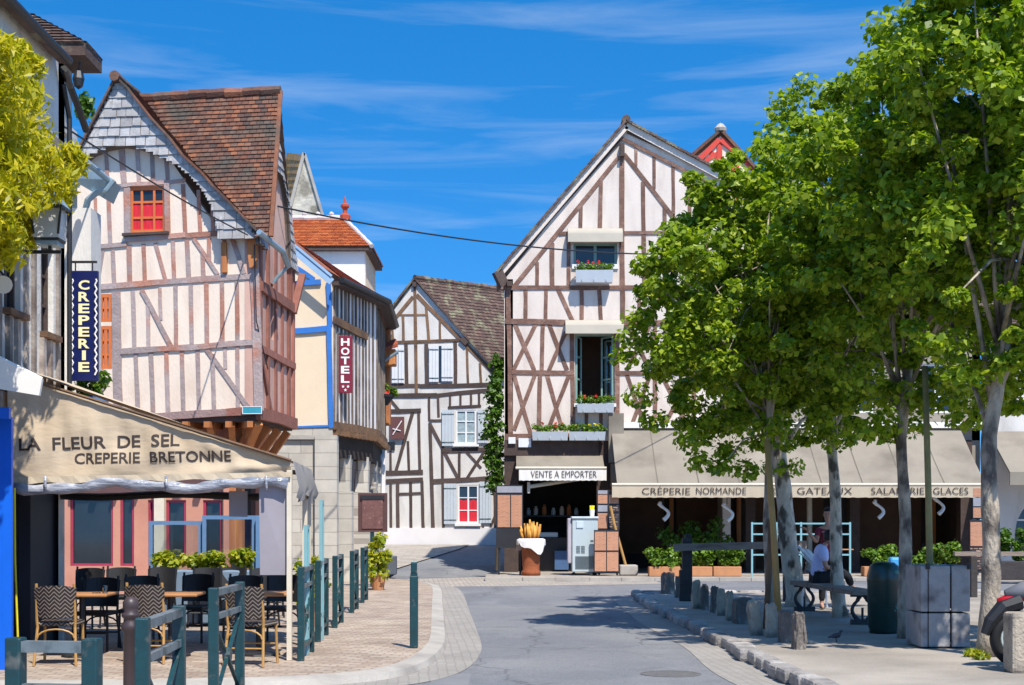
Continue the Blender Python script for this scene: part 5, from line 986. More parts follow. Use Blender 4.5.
# hanging swan-neck lamps
for i, (x, y, d) in enumerate([(663, 512, 41.9), (727, 513, 41.9), (878, 510, 41.9), (938, 506, 41.9)]):
    lb = ['white swan-neck lamp hanging in the terrace shade under the word creperie', 'white swan-neck lamp hanging under the end of the word normande', 'white swan-neck lamp hanging under the start of the word saladerie', 'white swan-neck lamp hanging under the word glaces'][i]
    c = W(x, y, d); s = tag(thing('hanging_lamp', lb, 'lamp', c, 'white swan-neck lamps along the terrace'), lb, 'lamp', 'white swan-neck lamps along the terrace')
    m = MB(); pts = []
    for j in range(15): t = j/14; pts.append(c+Vector((.17*math.sin(t*4.4-1.2)*(1-.25*t)+.02, .0, .26-.5*t)))
    m.tube(pts, [.03+.035*(j/14) if j > 3 else .05 for j in range(15)], 8); m.ball(pts[0]+Vector((.05, 0, .0)), .06, 8); m.build('swan_neck', white_paint, s, smooth=True)
    m = MB(); m.tube([c+Vector((.0, 0, .26)), c+Vector((0, 0, 2.55-c.z))], .012, 5); m.build('chain', iron_black, s)
# hedge planters along the terrace
def hedge(x0, x1, ytop, d, label, seed, yb=572, hp=.28, lm=leaf_hedge, dep=.4, box_m=terracotta):
    a = (x0-512)*d/F; b = (x1-512)*d/F; z1 = EYE+(HZ-ytop)*d/F; t = thing('hedge_planter', label, 'planter', ((a+b)/2, d, 0), 'hedge planters before the creperie')
    m = MB(); m.rbox(((a+b)/2, d, hp/2+.003), (b-a-.03, dep, hp), .02); m.build('trough', box_m, t)
    g = np.random.default_rng(seed); n = int((b-a)/.12)+2; cs = [[a+(b-a)*g.random(), d+g.uniform(-.12, .12), hp+(z1-hp)*g.uniform(.15, .85)] for _ in range(n*2)]
    V, Qd = leaves(cs, .17, 75, .11, .9, .6, 1.3, seed=seed); arrays_obj('foliage', V, Qd, lm, t); return t
hedge(648, 680, 549, 40.4, 'clay trough of bright hedge next to the slanted parasol pole', 11)
hedge(687, 712, 547, 40.4, 'clay trough of bright hedge behind the tall wooden gate post', 12)
hedge(712, 741, 546, 40.4, 'clay trough of bright hedge under the wooden gate rail, next to the teal railing', 13)
hedge(862, 895, 545, 40.4, 'clay trough of hedge showing behind the dark green bin', 14)
hedge(912, 958, 541, 40.4, 'long clay trough of hedge behind the white-grey board planter', 15)
hedge(996, 1060, 527, 38.0, 'tall dark clipped hedge in a trough beyond the last tree trunk', 16, lm=leaf_dark, box_m=dark_wood, hp=.5)
# dark tall shrub row inside terrace
t = thing('shrub', 'dark leafy shrub growing in the shade under the long awning', 'shrub', (5.4, 42.4, 0)); cs = [[5.4+random.uniform(-1.1, 1.1), 42.4+random.uniform(-.3, .3), random.uniform(.3, 1.5)] for _ in range(26)]
V, Qd = leaves(cs, .28, 70, .12, 1, .5, 1.3, seed=33); arrays_obj('foliage', V, Qd, leaf_dark, t); m = MB(); [m.tube([(5.4+dx*.4, 42.4, .003), (5.4+dx, 42.4, 1.2)], [.03, .015], 6) for dx in (-.8, -.3, .3, .8)]; m.build('stem', stem_mat, t)
# teal railing of the terrace
t = thing('terrace_railing', 'teal metal railing of the terrace behind the thin staked tree', 'railing', (7.5, 37.5, 0)); m = MB()
xa, xb = (752-512)*40.1/F, (850-512)*40.1/F; t.location = ((xa+xb)/2, 40.1, 0); WLOC[t] = Vector(t.location)
for k in range(5): x = xa+(xb-xa)*k/4; m.bar((x, 40.1, 0.002), (x, 40.1, 1.54), .05, .05)
m.build('post', teal_light, t); m = MB()
for z in (1.5, 1.2, .62): m.bar((xa, 40.1, z), (xb, 40.1, z), .04, .045)
m.build('rail', teal_light, t)
# ================================================================== cafe marquee
YF = 16.2
Mq = thing('cafe_marquee', 'beige lean-to cafe marquee with lettered end panel and rolled clear curtains', 'marquee', (-4.2, 17.8, 0))
def fw(x, y, d=YF): return W(x, y, d)
ecloth = mat('beige_marquee_cloth', (0.58, 0.46, 0.325), 0.85, 0.06, 1.2, (0.50, 0.385, 0.26), (0.45, 0.7), 1.1, 0.25, 6, stretch=(1, 1, 2.5))
ep = MB(); nx, nz_ = 60, 16; topl = lambda x: 384+(x-41)*(461-384)/(290-41); vs = []
for i in range(nx+1):
    x = 8+(291-8)*i/nx; yt = topl(x); yb = 479-5*i/nx
    for j in range(nz_+1):
        t = j/nz_; p = fw(x, yb+(yt-yb)*t)
        p.y += .03*math.sin(x*.09+t*5)*t*(1-t)*4*.5+.022*math.sin(x*.055-t*9)*(1-t)+.012*math.sin(x*.31+t*2.2)*(1-t)*t*3; vs.append(p)
ep.add(vs, [(i*(nz_+1)+j, (i+1)*(nz_+1)+j, (i+1)*(nz_+1)+j+1, i*(nz_+1)+j+1) for i in range(nx) for j in range(nz_)]); e_ = ep.build('end_panel', ecloth, Mq, smooth=True)
def ypan(x, t): return .03*math.sin(x*.09+t*5)*t*(1-t)*2+.022*math.sin(x*.055-t*9)*(1-t)+.012*math.sin(x*.31+t*2.2)*(1-t)*t*3
def drape(mb):
    for p in mb.v:
        x = 512+p.x*F/YF; py = HZ-(p.z-EYE)*F/YF; yb = 479-5*(x-8)/283; t = (yb-py)/(yb-topl(x)); p.y = YF+ypan(x, t)-.007
tx = MB(); sl_ = Vector((1, 0, 0))
put_text(tx, 'LA  FLEUR  DE  SEL', fw(98, 442, YF-.06), (1, 0, .03), (-.02, 0, 1), w=(178-18)*YF/F, h=12.5*YF/F, bold=.016); drape(tx); tx.build('lettering', letter_brown, e_); tx = MB()
put_text(tx, 'CREPERIE  BRETONNE', fw(151.5, 457, YF-.055), (1, 0, .018), (-.02, 0, 1), w=(230-73)*YF/F, h=11*YF/F, bold=.014); drape(tx); tx.build('lettering', letter_brown, e_)
vl = MB(); n = 40; vs = []
for i in range(n+1): x = 10+281*i/n; vs += [fw(x, 477-5*i/n, YF-.05), fw(x, 484-6*i/n+1.0*math.sin(i*.9), YF-.055+.01*math.sin(i*1.7))]
vl.add(vs, [(2*i, 2*i+1, 2*i+3, 2*i+2) for i in range(n)]); vl.build('lower_hem', awning_cloth, Mq)
rf = MB(); tl = Vector((-5.88, YF-.03, 3.42)); tr = fw(291, 460.5, YF-.03); bl = Vector((-5.88, 19.0, 3.42)); br_ = Vector((-2.70, 19.0, tr.z)); vs = []
for i in range(13):
    a = tl.lerp(bl, i/12); b = tr.lerp(br_, i/12)
    for j in range(13): p = a.lerp(b, j/12); p.z -= .04*math.sin(math.pi*i/12*3)**2*math.sin(math.pi*j/12); vs.append(p)
rf.add(vs, [(i*13+j, i*13+j+1, (i+1)*13+j+1, (i+1)*13+j) for i in range(12) for j in range(12)]); rf.build('roof_cloth', ecloth, Mq, smooth=True)
sd2 = MB(); vs = []
for i in range(21): p = tr.lerp(br_, i/20); vs += [p+Vector((.02, 0, 0)), p+Vector((.09+.04*math.sin(i*1.1), 0, -.30-.05*math.sin(i*.8))), p+Vector((.06+.03*math.sin(i*1.3), 0, -.42-.05*math.sin(i*.5)))]
sd2.add(vs, [(3*i+j, 3*i+3+j, 3*i+4+j, 3*i+1+j) for i in range(20) for j in range(2)]); sd2.build('side_flap', mat('grey_side_flap', (.34, .31, .29), .7, .15, 3), Mq, smooth=True)
hz_ = MB(); hz_.tube([fw(41, 383.5, YF-.04), fw(291, 460.5, YF-.04)], .02, 6); hz_.build('edge_piping', timber_brown, Mq)
rl = MB(); pts = [fw(14+(288-14)*i/24, 487+3.0*math.sin(i*.52)+1.2*math.sin(i*1.3)-3*i/24, YF-.02) for i in range(25)]; rl.tube(pts, [.065+.012*math.sin(i*1.9) for i in range(25)], 10)
for x in (45, 166, 266): rl.bar(fw(x, 476, YF-.11), fw(x+.4, 491, YF-.11), .03, .012)
rl.build('rolled_curtain', vinyl, Mq, smooth=True)
rl = MB(); rl.tube([fw(58+(262-58)*i/10, 495.5+1.5*math.sin(i*.8), 18.6) for i in range(11)], .05, 8); rl.build('inner_curtain_roll', black_plastic, Mq)
pc = MB(); pc.add([fw(259, 486, YF+.03), fw(287, 484, YF+.03), fw(287, 575, YF+.03), fw(260, 575, YF+.05)], [(0, 1, 2, 3)]); pc.add([fw(229, 491, YF+.5), fw(247.5, 491, YF+.5), fw(247.5, 517, YF+.5), fw(229, 516.5, YF+.5)], [(0, 1, 2, 3)]); pc.build('curtain_panel', vinyl_grey, Mq)
ps = MB()
for a, b, r in ((fw(289.5, 470, YF), None, .028), (Vector((-2.62, 18.0, 2.2)), None, .03), (Vector((-2.71, 18.95, 2.2)), None, .03), (Vector((-5.8, YF, 2.6)), None, .03)): ps.bar((a.x, a.y, .003), a, r*2, r*2)
ps.bar(fw(290, 472, YF), br_-Vector((0, 0, .06)), .05, .05); ps.bar(Vector((-5.8, YF+.05, 2.05)), fw(289, 475, YF+.05), .05, .05); ps.build('post', cream_paint, Mq)
yp = MB(); yp.tube([fw(14.5, 488, 15.9), fw(15, 560, 15.9), fw(18, 640, 15.9)], .012, 6); yp.build('yellow_strap', flower_yel, Mq)
# white awning of the shop with the blue panel
aw = thing('shop_awning', 'white cloth awning edge above the bright blue shop panel', 'awning', (-5.3, 14.0, 3)); m = MB()
m.prism([W(-80, 345, 14.6), W(-2, 357, 14.6), W(42, 379, 14.6), W(39, 395.5, 14.6), W(0, 389, 14.6), W(-80, 380, 14.6)], (0, .05, 0)); m.prism([W(-80, 345, 14.6), W(-2, 357, 14.6), W(42, 379, 14.6), W(34, 386, 15.6), W(-70, 345, 15.6)], (0, .02, .02)); m.build('cloth', awning_white, aw)
# glass wind screens with planters at the back of the terrace
def screen(x0, x1, yt, yb, d, label):
    a, b = (x0-512)*d/F, (x1-512)*d/F; zt = EYE+(HZ-yt)*d/F; zb = EYE+(HZ-yb)*d/F; t = thing('glass_screen', label, 'screen', ((a+b)/2, d, 0), 'blue framed wind screens')
    m = MB()
    for x in (a+.03, b-.03): m.bar((x, d, 0.003), (x, d, zt), .06, .05)
    m.bar((a+.06, d, zt-.03), (b-.06, d, zt-.03), .05, .06); m.bar((a+.06, d, zb), (b-.06, d, zb), .05, .06); m.build('frame', blue_frame, t)
    m = MB(); m.box(((a+b)/2, d, (zt+zb)/2), (b-a-.13, .012, zt-zb-.1)); m.build('pane', glass, t); return t
screen(149, 202.5, 521, 573, 22.4, 'blue framed glass wind screen nearest the dark cafe wall')
screen(202.5, 256, 515.5, 573, 22.3, 'blue framed glass wind screen between the two yellow-green shrubs')
screen(256, 292, 515.5, 573, 22.2, 'blue framed glass wind screen at the street end of the row')
def yplant(x0, x1, yt, d, label, seed):
    a, b = (x0-512)*d/F, (x1-512)*d/F; zt = EYE+(HZ-yt)*d/F; t = thing('planter', label, 'planter', ((a+b)/2, d, 0), 'planters at the back of the terrace')
    m = MB(); m.rbox(((a+b)/2, d, .42), (b-a+.05, .35, .83), .03); m.build('trough', mat('grey_blue_trough', (.18, .25, .34), .6, .15), t)
    cs = [[a+(b-a)*random.random(), d+random.uniform(-.1, .1), .84+(zt-.84)*random.uniform(.1, .75)] for _ in range(16)]; V, Qd = leaves(cs, .11, 60, .085, .9, .7, 1.5, seed=seed); arrays_obj('foliage', V, Qd, leaf_yel, t)
yplant(156, 199, 552, 22.0, 'pale blue planter with yellow-green shrub behind the middle rattan chair', 21)
yplant(204, 251, 547, 21.9, 'pale blue planter with yellow flowering shrub behind the clear curtain', 22)

# ------------------------------------------------------------------ cafe chairs and tables
def chair_proto(kind, label):
    wv = rattan if kind == 'r' else black_plastic; lg = tan_cane if kind == 'r' else iron_black
    t = thing('bistro_chair', label, 'chair', (0, 0, 0), 'cafe chairs'); w_ = .45
    m = MB(); m.rbox((0, .02, .455), (w_, .43, .05), .02); m.build('seat', wv, t)
    m = MB(); n = 10; vs = []
    for i in range(n+1):
        a = (i/n-.5); x = w_*a; yb = -.20-.06*math.cos(a*math.pi)
        for z, tp in ((.52, .9), (.7, .97), (.88, 1.0)): vs += [Vector((x*tp, yb-(z-.5)*.16, z-(.03*(abs(a)*2)**3 if z > .8 else 0)))]
    vs2 = [v+Vector((0, .022, 0)) for v in vs]; k = len(vs); fs = []
    for i in range(n):
        for j in range(2): a0 = i*3+j; fs += [(a0, a0+3, a0+4, a0+1), (k+a0+1, k+a0+4, k+a0+3, k+a0)]
        fs += [(i*3+2, i*3+5, k+i*3+5, k+i*3+2), (i*3, k+i*3, k+i*3+3, i*3+3)]
    fs += [(0, 1, k+1, k), (1, 2, k+2, k+1), (n*3, k+n*3, k+n*3+1, n*3+1), (n*3+1, k+n*3+1, k+n*3+2, n*3+2)]
    m.add(vs+vs2, fs); m.build('backrest', wv, t)
    for sx in (-1, 1):
        m = MB(); m.tube([(sx*.205, .2, .44), (sx*.215, .225, .0)], .016, 7); m.build('leg', lg, t)
        m = MB(); m.tube([(sx*.20, -.25, .9), (sx*.205, -.2, .5), (sx*.20, -.19, .42), (sx*.225, -.27, .0)], .016, 7); m.build('leg', lg, t)
    m = MB(); m.tube([(-.2, -.24, .2), (.2, -.24, .2)], .011, 6); m.tube([(-.2, .21, .22), (.2, .21, .22)], .011, 6)
    m.tube([(.2*math.cos(a)*-1, -.225, .30+.1*math.sin(a)) for a in [math.pi*i/8 for i in range(9)]], .011, 6); m.build('stretcher', lg, t); return t
pr_ = chair_proto('r', 'rattan'); pd_ = chair_proto('d', 'dark')
def gpos(x, y): d = F*EYE/(y-HZ); return ((x-512)*d/F, d, .003)
place(pr_, gpos(60, 664), R(6), 'rattan bistro chair with chevron back closest to the bright blue panel')
place(pr_, gpos(152, 662), R(-5), 'rattan bistro chair with chevron back behind the brown bollard')
place(pr_, gpos(252, 665), R(-10), 'rattan bistro chair with chevron back beside the cream marquee post')
dk_spots = [(96, 650, 178, 'dark cafe chair at the table nearest the blue panel, facing the road'), (139, 646, 186, 'dark cafe chair between the first two tables'), (192, 642, 172, 'dark cafe chair facing the road under the middle of the hem lettering'), (243, 645, 182, 'dark cafe chair facing the road in front of the blue framed screens'), (279, 643, 175, 'dark cafe chair facing the road in front of the hanging grey curtain panel'), (84, 628, 175, 'dark cafe chair in the second row behind the table nearest the blue panel'), (118, 627, 184, 'dark cafe chair in the second row behind the first gap between tables'), (158, 626, 178, 'dark cafe chair in the second row behind the brown bollard'), (205, 627, 183, 'dark cafe chair in the second row below the two glass screens'), (228, 626, 176, 'dark cafe chair in the second row below the wider glass screen'), (262, 628, 182, 'dark cafe chair in the second row beside the hanging grey curtain panel')]
for x, y, a, lb in dk_spots: place(pd_, gpos(x, y), R(a), lb)
for i, (x, d, a) in enumerate([(-5.3, 23.4, 90), (-4.6, 23.6, -80), (-5.2, 23.9, 95), (-4.4, 24.2, -95), (-4.0, 23.5, 10), (-5.6, 25.3, 60), (-4.8, 25.6, 200)]):
    place(pd_, (x, d, .003), R(a), ['dark chair on the rear terrace beside the cafe wall', 'dark chair on the rear terrace seen over the front table', 'dark chair on the rear terrace under the dark shop window', 'dark chair turned away on the rear terrace before the salmon wall', 'dark chair on the rear terrace closest to the first glass screen', 'dark chair in the deepest corner of the rear terrace', 'dark chair facing the marquee from the rear terrace'][i])
def table_proto():
    t = thing('cafe_table', 'x', 'table', (0, 0, 0), 'cafe tables'); m = MB(); m.rbox((0, 0, .725), (.72, .66, .035), .012); m.build('tabletop', table_wood, t)
    m = MB(); m.tube([(0, 0, .03), (0, 0, .71)], .032, 10); m.build('pedestal', iron_black, t); m = MB(); m.lathe((0, 0, 0), [(.24, .0), (.23, .02), (.05, .05), (.04, .06)], 14); m.build('base', iron_black, t); return t
tp = table_proto()
for x, d, lb in [(-5.05, 16.7, 'wood topped cafe table nearest the blue panel'), (-4.02, 16.75, 'wood topped cafe table behind the middle rattan chair'), (-2.98, 16.85, 'wood topped cafe table beside the marquee post'), (-4.95, 23.5, 'cafe table on the rear terrace'), (-4.7, 24.9, 'cafe table deep on the rear terrace by the salmon wall')]: place(tp, (x, d, .003), R(3), lb)
m = MB(); m.lathe(Vector((-4.85, 16.6, .746)), [(.05, 0), (.05, .008)], 10); m.lathe(Vector((-4.75, 16.6, .746)), [(.03, 0), (.035, .09), (.03, .09), (.026, .006)], 10); tag(m.build('drinking_glass', glass), 'small clear glass and saucer on the table nearest the blue panel', 'glass')

# ------------------------------------------------------------------ street barriers and bollards
def barrier_proto(L, label):
    t = thing('street_barrier', label, 'barrier', (0, 0, 0), 'green street barriers with crossed bars')
    for y in (0, L):
        m = MB(); m.rbox((0, y, .535), (.075, .075, 1.07), .008); m.build('post', teal_metal, t)
    m = MB(); m.bar((0, .038, 1.03), (0, L-.038, 1.03), .06, .05); m.build('top_rail', rail_metal, t)
    m = MB(); m.bar((0, .038, .84), (0, L-.038, .84), .045, .045); m.build('middle_rail', rail_metal, t)
    m = MB(); m.bar((0, .038, .16), (0, L-.038, .16), .045, .045); m.build('low_rail', teal_metal, t)
    if L > .6:
        m = MB(); m.bar((.006, .04, .2), (.006, L-.04, .81), .03, .02); m.bar((-.012, .04, .81), (-.012, L-.04, .2), .03, .02); m.tube([(-.03, L/2, .5), (.03, L/2, .5)], .06, 10); m.build('cross_bars', teal_metal, t)
    return t
bpz = barrier_proto(1.1, 'b')
def bplace(p, q, lb): d = Vector(q)-Vector(p); place(bpz, (p[0], p[1], 0.001), math.atan2(d.y, d.x)-math.pi/2, lb)
bplace((-2.33, 11.1), (-2.335, 12.2), 'green street barrier between the brown bollard and the cream marquee post')
bplace((-2.0, 7.7), (-2.06, 8.8), 'green street barrier just in front of the brown bollard')
lbs = ['green street barrier beside the cream marquee post', 'green street barrier second along the row from the marquee', 'green street barrier in the middle of the row towards the hotel', 'green street barrier fourth along the row, before the stone pier', 'green street barrier at the hotel end of the row']
for (x, y, yb), lb in zip([(301, 567, 661), (318, 560, 642), (335, 555, 628), (352, 549, 613), (362.5, 546, 603)], lbs):
    d = F*EYE/(yb-HZ); X = (x-512)*d/F; bplace((X, d), (X-.04, d+1.1), lb)
b1 = barrier_proto(.36, 'short green barrier stub at the very corner of the pavement'); b1.location = (-2.24, 6.42, 0); b1.rotation_euler = (0, 0, R(-97)); WLOC[b1] = Vector(b1.location)
bo = thing('bollard', 'dark green square metal bollard standing alone at the kerb corner', 'bollard', gpos(414, 648)); o = WLOC[bo]
m = MB(); m.rbox(o+Vector((0, 0, .45)), (.10, .10, .9), .012); m.rbox(o+Vector((0, 0, 1.0)), (.075, .075, .14), .01); m.box(o+Vector((0, 0, .915)), (.085, .085, .03)); m.build('post', teal_metal, bo); m = MB(); m.rbox(o+Vector((0, 0, 1.075)), (.07, .07, .012), .004); m.build('cap', teal_light, bo)
bo = thing('bollard', 'round brown cast iron bollard with ringed ball top', 'bollard', (-2.44, 9.1, 0)); o = WLOC[bo]
m = MB(); m.lathe(o, [(.075, 0), (.07, .08), (.05, .12), (.045, .88), (.06, .9), (.06, .93), (.045, .95), (.045, .97), (.058, .985), (.058, 1.0), (.04, 1.015), (.05, 1.04), (.05, 1.075), (.03, 1.105), (0.0, 1.112)], 18); m.build('shaft', iron_brown, bo, smooth=True)
# light teal wind-break poles in the barrier row
for (x, yt, yb), lb in zip([(306, 525, 655), (321, 500, 640)], ['light teal wind-break panel beside the first row barrier', 'taller light teal wind-break panel beside the second row barrier']):
    d = F*EYE/(yb-HZ); X = (x-512)*d/F; zt = EYE+(HZ-yt)*d/F; t = thing('wind_break', lb, 'wind break', (X, d, 0), 'teal wind-break panels'); m = MB()
    for yy in (0, .12): m.bar((X, d+yy, 0.003), (X, d+yy, zt), .045, .045)
    for zz in (.35, zt-.03): m.bar((X, d+.025, zz), (X, d+.1, zz), .05, .05)
    m.build('frame', teal_light, t); m = MB(); m.box((X, d+.06, (.35+zt)/2), (.02, .08, zt-.45)); m.build('panel', teal_light, t)
# menu board case of the hotel and its potted plant
d = 34.0; t = thing('menu_case', 'brown framed menu case on a post in front of the hotel arches', 'menu board', (W(372, 587, d).x, d, 0)); a = W(358, 532, d); b = W(387, 493, d); Pm = Plane((a.x, d), (b.x, d)); L = Pm.L; m = MB()
pbox(m, Pm, 0, a.z, L, b.z, -.12, 0); m.build('case', mat('case_brown', (.10, .05, .045), .5), t); m = MB(); pbox(m, Pm, .1, a.z+.08, L-.1, b.z-.17, .002, .02); m.build('menu_sheet', mat('case_panel', (.17, .08, .07), .5, .3, 9, (.35, .22, .2), (.62, .7), 14), t)
m = MB(); pbox(m, Pm, .06, b.z-.16, L-.06, b.z-.06, .002, .03); m.build('header', board_black, t); m = MB(); m.bar((t.location.x, d+.06, 0.002), (t.location.x, d+.06, a.z), .09, .09); m.build('post', teal_metal, t)
def potplant(x, y, h, wd, label, lm, seed, pot=None):
    p = gpos(x, y); t = thing('potted_plant', label, 'plant', p); o = Vector(p); m = MB(); m.lathe(o, [(.13, 0), (.18, .3), (.19, .32), (.16, .32), (.15, .3)], 12); m.build('pot', pot or terracotta, t)
    cs = [[o.x+random.uniform(-wd, wd)*.6, o.y+random.uniform(-wd, wd)*.5, .35+(h-.4)*random.random()] for _ in range(14)]; V, Qd = leaves(cs, wd*.5, 55, .11, 1, .5, 1.5, seed=seed); arrays_obj('foliage', V, Qd, lm, t)
    m = MB(); [m.tube([o+Vector((0, 0, .3)), o+Vector((random.uniform(-wd, wd)*.4, 0, h*.8))], [.015, .006], 5) for _ in range(4)]; m.build('stem', stem_mat, t)
potplant(378, 590, 1.25, .33, 'tall yellowish potted plant beside the brown menu case', leaf_yel, 41)
potplant(313, 625, 1.0, .28, 'small yellow-green potted plant between the row barriers', leaf_yel, 42)
potplant(364, 578, 1.0, .25, 'green potted plant under the brown menu case', leaf_hedge, 43)
t = thing('planter', 'dark grey planter box standing at the lane corner past the menu case', 'planter', gpos(388, 575)); o = WLOC[t]; m = MB(); m.rbox(o+Vector((0, 0, .28)), (.5, .4, .55), .03); m.build('trough', mat('planter_slate', (.09, .10, .12), .7), t)
# ------------------------------------------------------------------ hanging signs
def vsign(name, label, x0, x1, y0, y1, d, board_m, letters, lm, lh, extra=None):
    a = W(x0, y1, d); b = W(x1, y0, d); c = (a+b)/2; t = thing(name, label, 'sign', (c.x, d, a.z)); m = MB(); m.rbox((c.x, d, c.z), (b.x-a.x, .06, b.z-a.z), .008); bo_ = m.build('board', board_m, t); m = MB(); n = len(letters)
    for i, ch in enumerate(letters): yy = lh[0]+(lh[1]-lh[0])*i/(n-1); put_text(m, ch, W((x0+x1)/2, yy, d-.034), (1, 0, 0), (0, 0, 1), w=lh[2]*d/F*(.35 if ch == 'I' else 1), h=lh[3]*d/F, bold=.03)
    m.build('lettering', lm, bo_); return t, a, b, c, bo_
t, a, b, c, bo_ = vsign('hanging_sign', 'dark blue hanging sign with cream vertical lettering CREPERIE', 69.5, 98.5, 271, 381, 19.0, navy, 'CREPERIE', letter_cream, (285, 367, 11, 9.6))
m = MB()
for x in (72.2, 95.8): 
    pts = [W(x+1.0*math.sin(i*math.pi/2), 279+96*i/47, 18.955) for i in range(48)]; m.tube(pts, .011, 5)
m.build('wavy_border', letter_white, bo_); m = MB(); m.bar((-5.9, 19.0, b.z+.12), (b.x-.02, 19.0, b.z+.12), .025, .03); [m.bar((x, 19.0, b.z-.01), (x, 19.0, b.z+.12), .015, .015) for x in (a.x+.08, b.x-.08)]; m.build('bracket', iron_black, t)
t, a, b, c, bo_ = vsign('hanging_sign', 'narrow burgundy hanging sign with white lettering HOTEL and three stars', 338, 352.5, 336, 393, 36.1, burgundy, 'HOTEL', letter_white, (342, 379, 8.5, 7.6))
m = MB()
for x, y in ((343, 386.5), (348, 386.5), (345.4, 390)):
    o = W(x, y, 36.06); pts = []
    for k in range(10): r = (.045 if k % 2 == 0 else .018); q = math.pi/2+k*math.pi/5; pts.append(o+Vector((r*math.cos(q), 0, r*math.sin(q))))
    m.prism(pts, (0, .01, 0))
m.build('stars', letter_white, bo_); m = MB(); m.bar((-4.5, 36.1, b.z+.05), (b.x, 36.1, b.z+.05), .03, .03); m.bar((-4.5, 36.1, a.z+.1), (a.x, 36.1, a.z+.1), .025, .025); m.build('bracket', iron_black, t)
# wall lantern
d = 15.3; t = thing('wall_lantern', 'black framed glass wall lantern on an iron arm beside the wisteria', 'lantern', W(50, 250, d)); m = MB(); top = W(50, 206, d); s1 = 32*d/F/2; s0 = 22*d/F/2; zt = W(50, 209, d).z; zb = W(50, 241, d).z; X = top.x
for sx in (-1, 1):
    for sy in (-1, 1): m.bar((X+sx*s0, d+sy*s0, zb), (X+sx*s1, d+sy*s1, zt), .02, .02)
for z, s_ in ((zt, s1), (zb, s0)):
    m.bar((X-s_, d-s_, z), (X+s_, d-s_, z), .025, .025); m.bar((X-s_, d+s_, z), (X+s_, d+s_, z), .025, .025); m.bar((X-s_, d-s_, z), (X-s_, d+s_, z), .025, .025); m.bar((X+s_, d-s_, z), (X+s_, d+s_, z), .025, .025)
m.build('frame', iron_black, t); m = MB(); m.box((X, d, zt+.07), (s1*2.1, s1*2.1, .13), taper=.55); m.lathe((X, d, zt+.13), [(.06, 0), (.05, .05), (.0, .1)], 10); m.box((X, d, zb-.03), (s0*1.9, s0*1.9, .05)); m.build('cap', zinc, t)
m = MB(); m.box((X, d, (zt+zb)/2), ((s0+s1)*.94, (s0+s1)*.94, zt-zb-.03)); m.build('pane', mat('frosted_lantern_glass', (.50, .48, .44), .3, .08, 3), t)
m = MB(); z = W(50, 252, d).z; m.bar((-5.9, d, z), (X+.12, d, z), .035, .035); m.bar((X, d, z), (X, d, zb-.05), .03, .03); m.build('arm', iron_black, t)
# spotlight
t = thing('wall_spotlight', 'small round cream spotlight on the slatted wall under the wisteria', 'lamp', W(4, 284, 15)); o = WLOC[t]; m = MB(); m.tube([o+Vector((-.02, .06, 0)), o+Vector((.02, -.08, -.02))], [.07, .095], 14); m.build('housing', cream_paint, t); m = MB(); m.tube([o+Vector((0, .02, .08)), o+Vector((-.2, .05, .35)), Vector((-5.88, 15.1, o.z+.4))], .012, 6); m.build('arm', iron_black, t)
# wisteria on the near house
t = thing('wisteria', 'bright yellow-green wisteria hanging over the slatted house front', 'climbing plant', (-5.86, 14, 0)); g = np.random.default_rng(5); cs = []; rs = []
def inw(x, y): return x < np.interp(y, [45, 60, 100, 128, 146, 180, 200, 215, 240, 262], [14, 30, 33, 42, 66, 64, 48, 36, 18, 2])
tries = 0
while len(cs) < 170 and tries < 6000:
    tries += 1; x = g.uniform(-60, 76); y = g.uniform(48, 262); dd_ = g.uniform(13.3, 16.6); p = W(x, y, dd_)
    if p.x < -5.85 or p.x > -4.7 or not inw(x, y) or math.sin(x*.19+1+y*.03)*math.sin(y*.115) > .42: continue
    cs.append(list(p)); rs.append(g.uniform(.10, .24))
for x, y in ((26, 215), (33, 222), (18, 230), (70, 152), (74, 170), (8, 240), (2, 250), (30, 60), (36, 68), (66, 190), (52, 190), (62, 205), (40, 225), (46, 232), (28, 240), (12, 252), (3, 262), (76, 158), (79, 162), (20, 52), (14, 47)): cs.append(list(W(x, y, 15.6))); rs.append(.13)
V, Qd = leaves(cs, rs, 90, .125, .9, .35, 3.6, droop=.55, seed=9); arrays_obj('foliage', V, Qd, leaf_wist, t)
m = MB()
for k in range(4): m.tube([(-5.84, 13.6+k*.25, .003), (-5.8, 13.8+k*.3, 2.5), (-5.75, 14.0+k*.5, 4.5), (-5.5, 14.2+k*.5, 6.2)], [.05, .045, .035, .015], 7)
m.build('stem', stem_mat, t)
t = thing('hanging_plant', 'small green leafy plant below the dark blue creperie sign', 'plant', (-5.75, 19.6, 3.2)); cs = [list(W(x, y, 19.6)) for x, y in ((82, 388), (90, 392), (97, 384), (102, 378), (86, 400), (95, 398))]; V, Qd = leaves(cs, .14, 60, .1, 1, .4, 1.5, seed=17); arrays_obj('foliage', V, Qd, leaf_hedge, t)
m = MB(); m.box(W(88, 404, 19.6), (.5, .25, .2)); m.build('trough', blue_frame, t)
# geranium basket on the hotel corner
t = thing('flower_basket', 'dark basket of red and yellow flowers on the hotel downpipe', 'flower basket', W(384, 402, 43.0)); o = WLOC[t]; m = MB(); m.lathe(o+Vector((0, 0, -.1)), [(.12, 0), (.3, .25), (.32, .32)], 10); m.build('basket', board_black, t)
V, Qd = leaves([list(o+Vector((random.uniform(-.25, .35), random.uniform(-.15, .1), .25+random.uniform(0, .2)))) for _ in range(8)], .14, 40, .09, 1, .5, 1.2, seed=51); arrays_obj('foliage', V, Qd, leaf_hedge, t)
V, Qd = leaves([list(o+Vector((random.uniform(-.2, .3), -.15, .25+random.uniform(0, .25)))) for _ in range(7)], .1, 22, .09, 1, .5, 1.0, seed=52); arrays_obj('blossoms', V, Qd, flower_red, t)
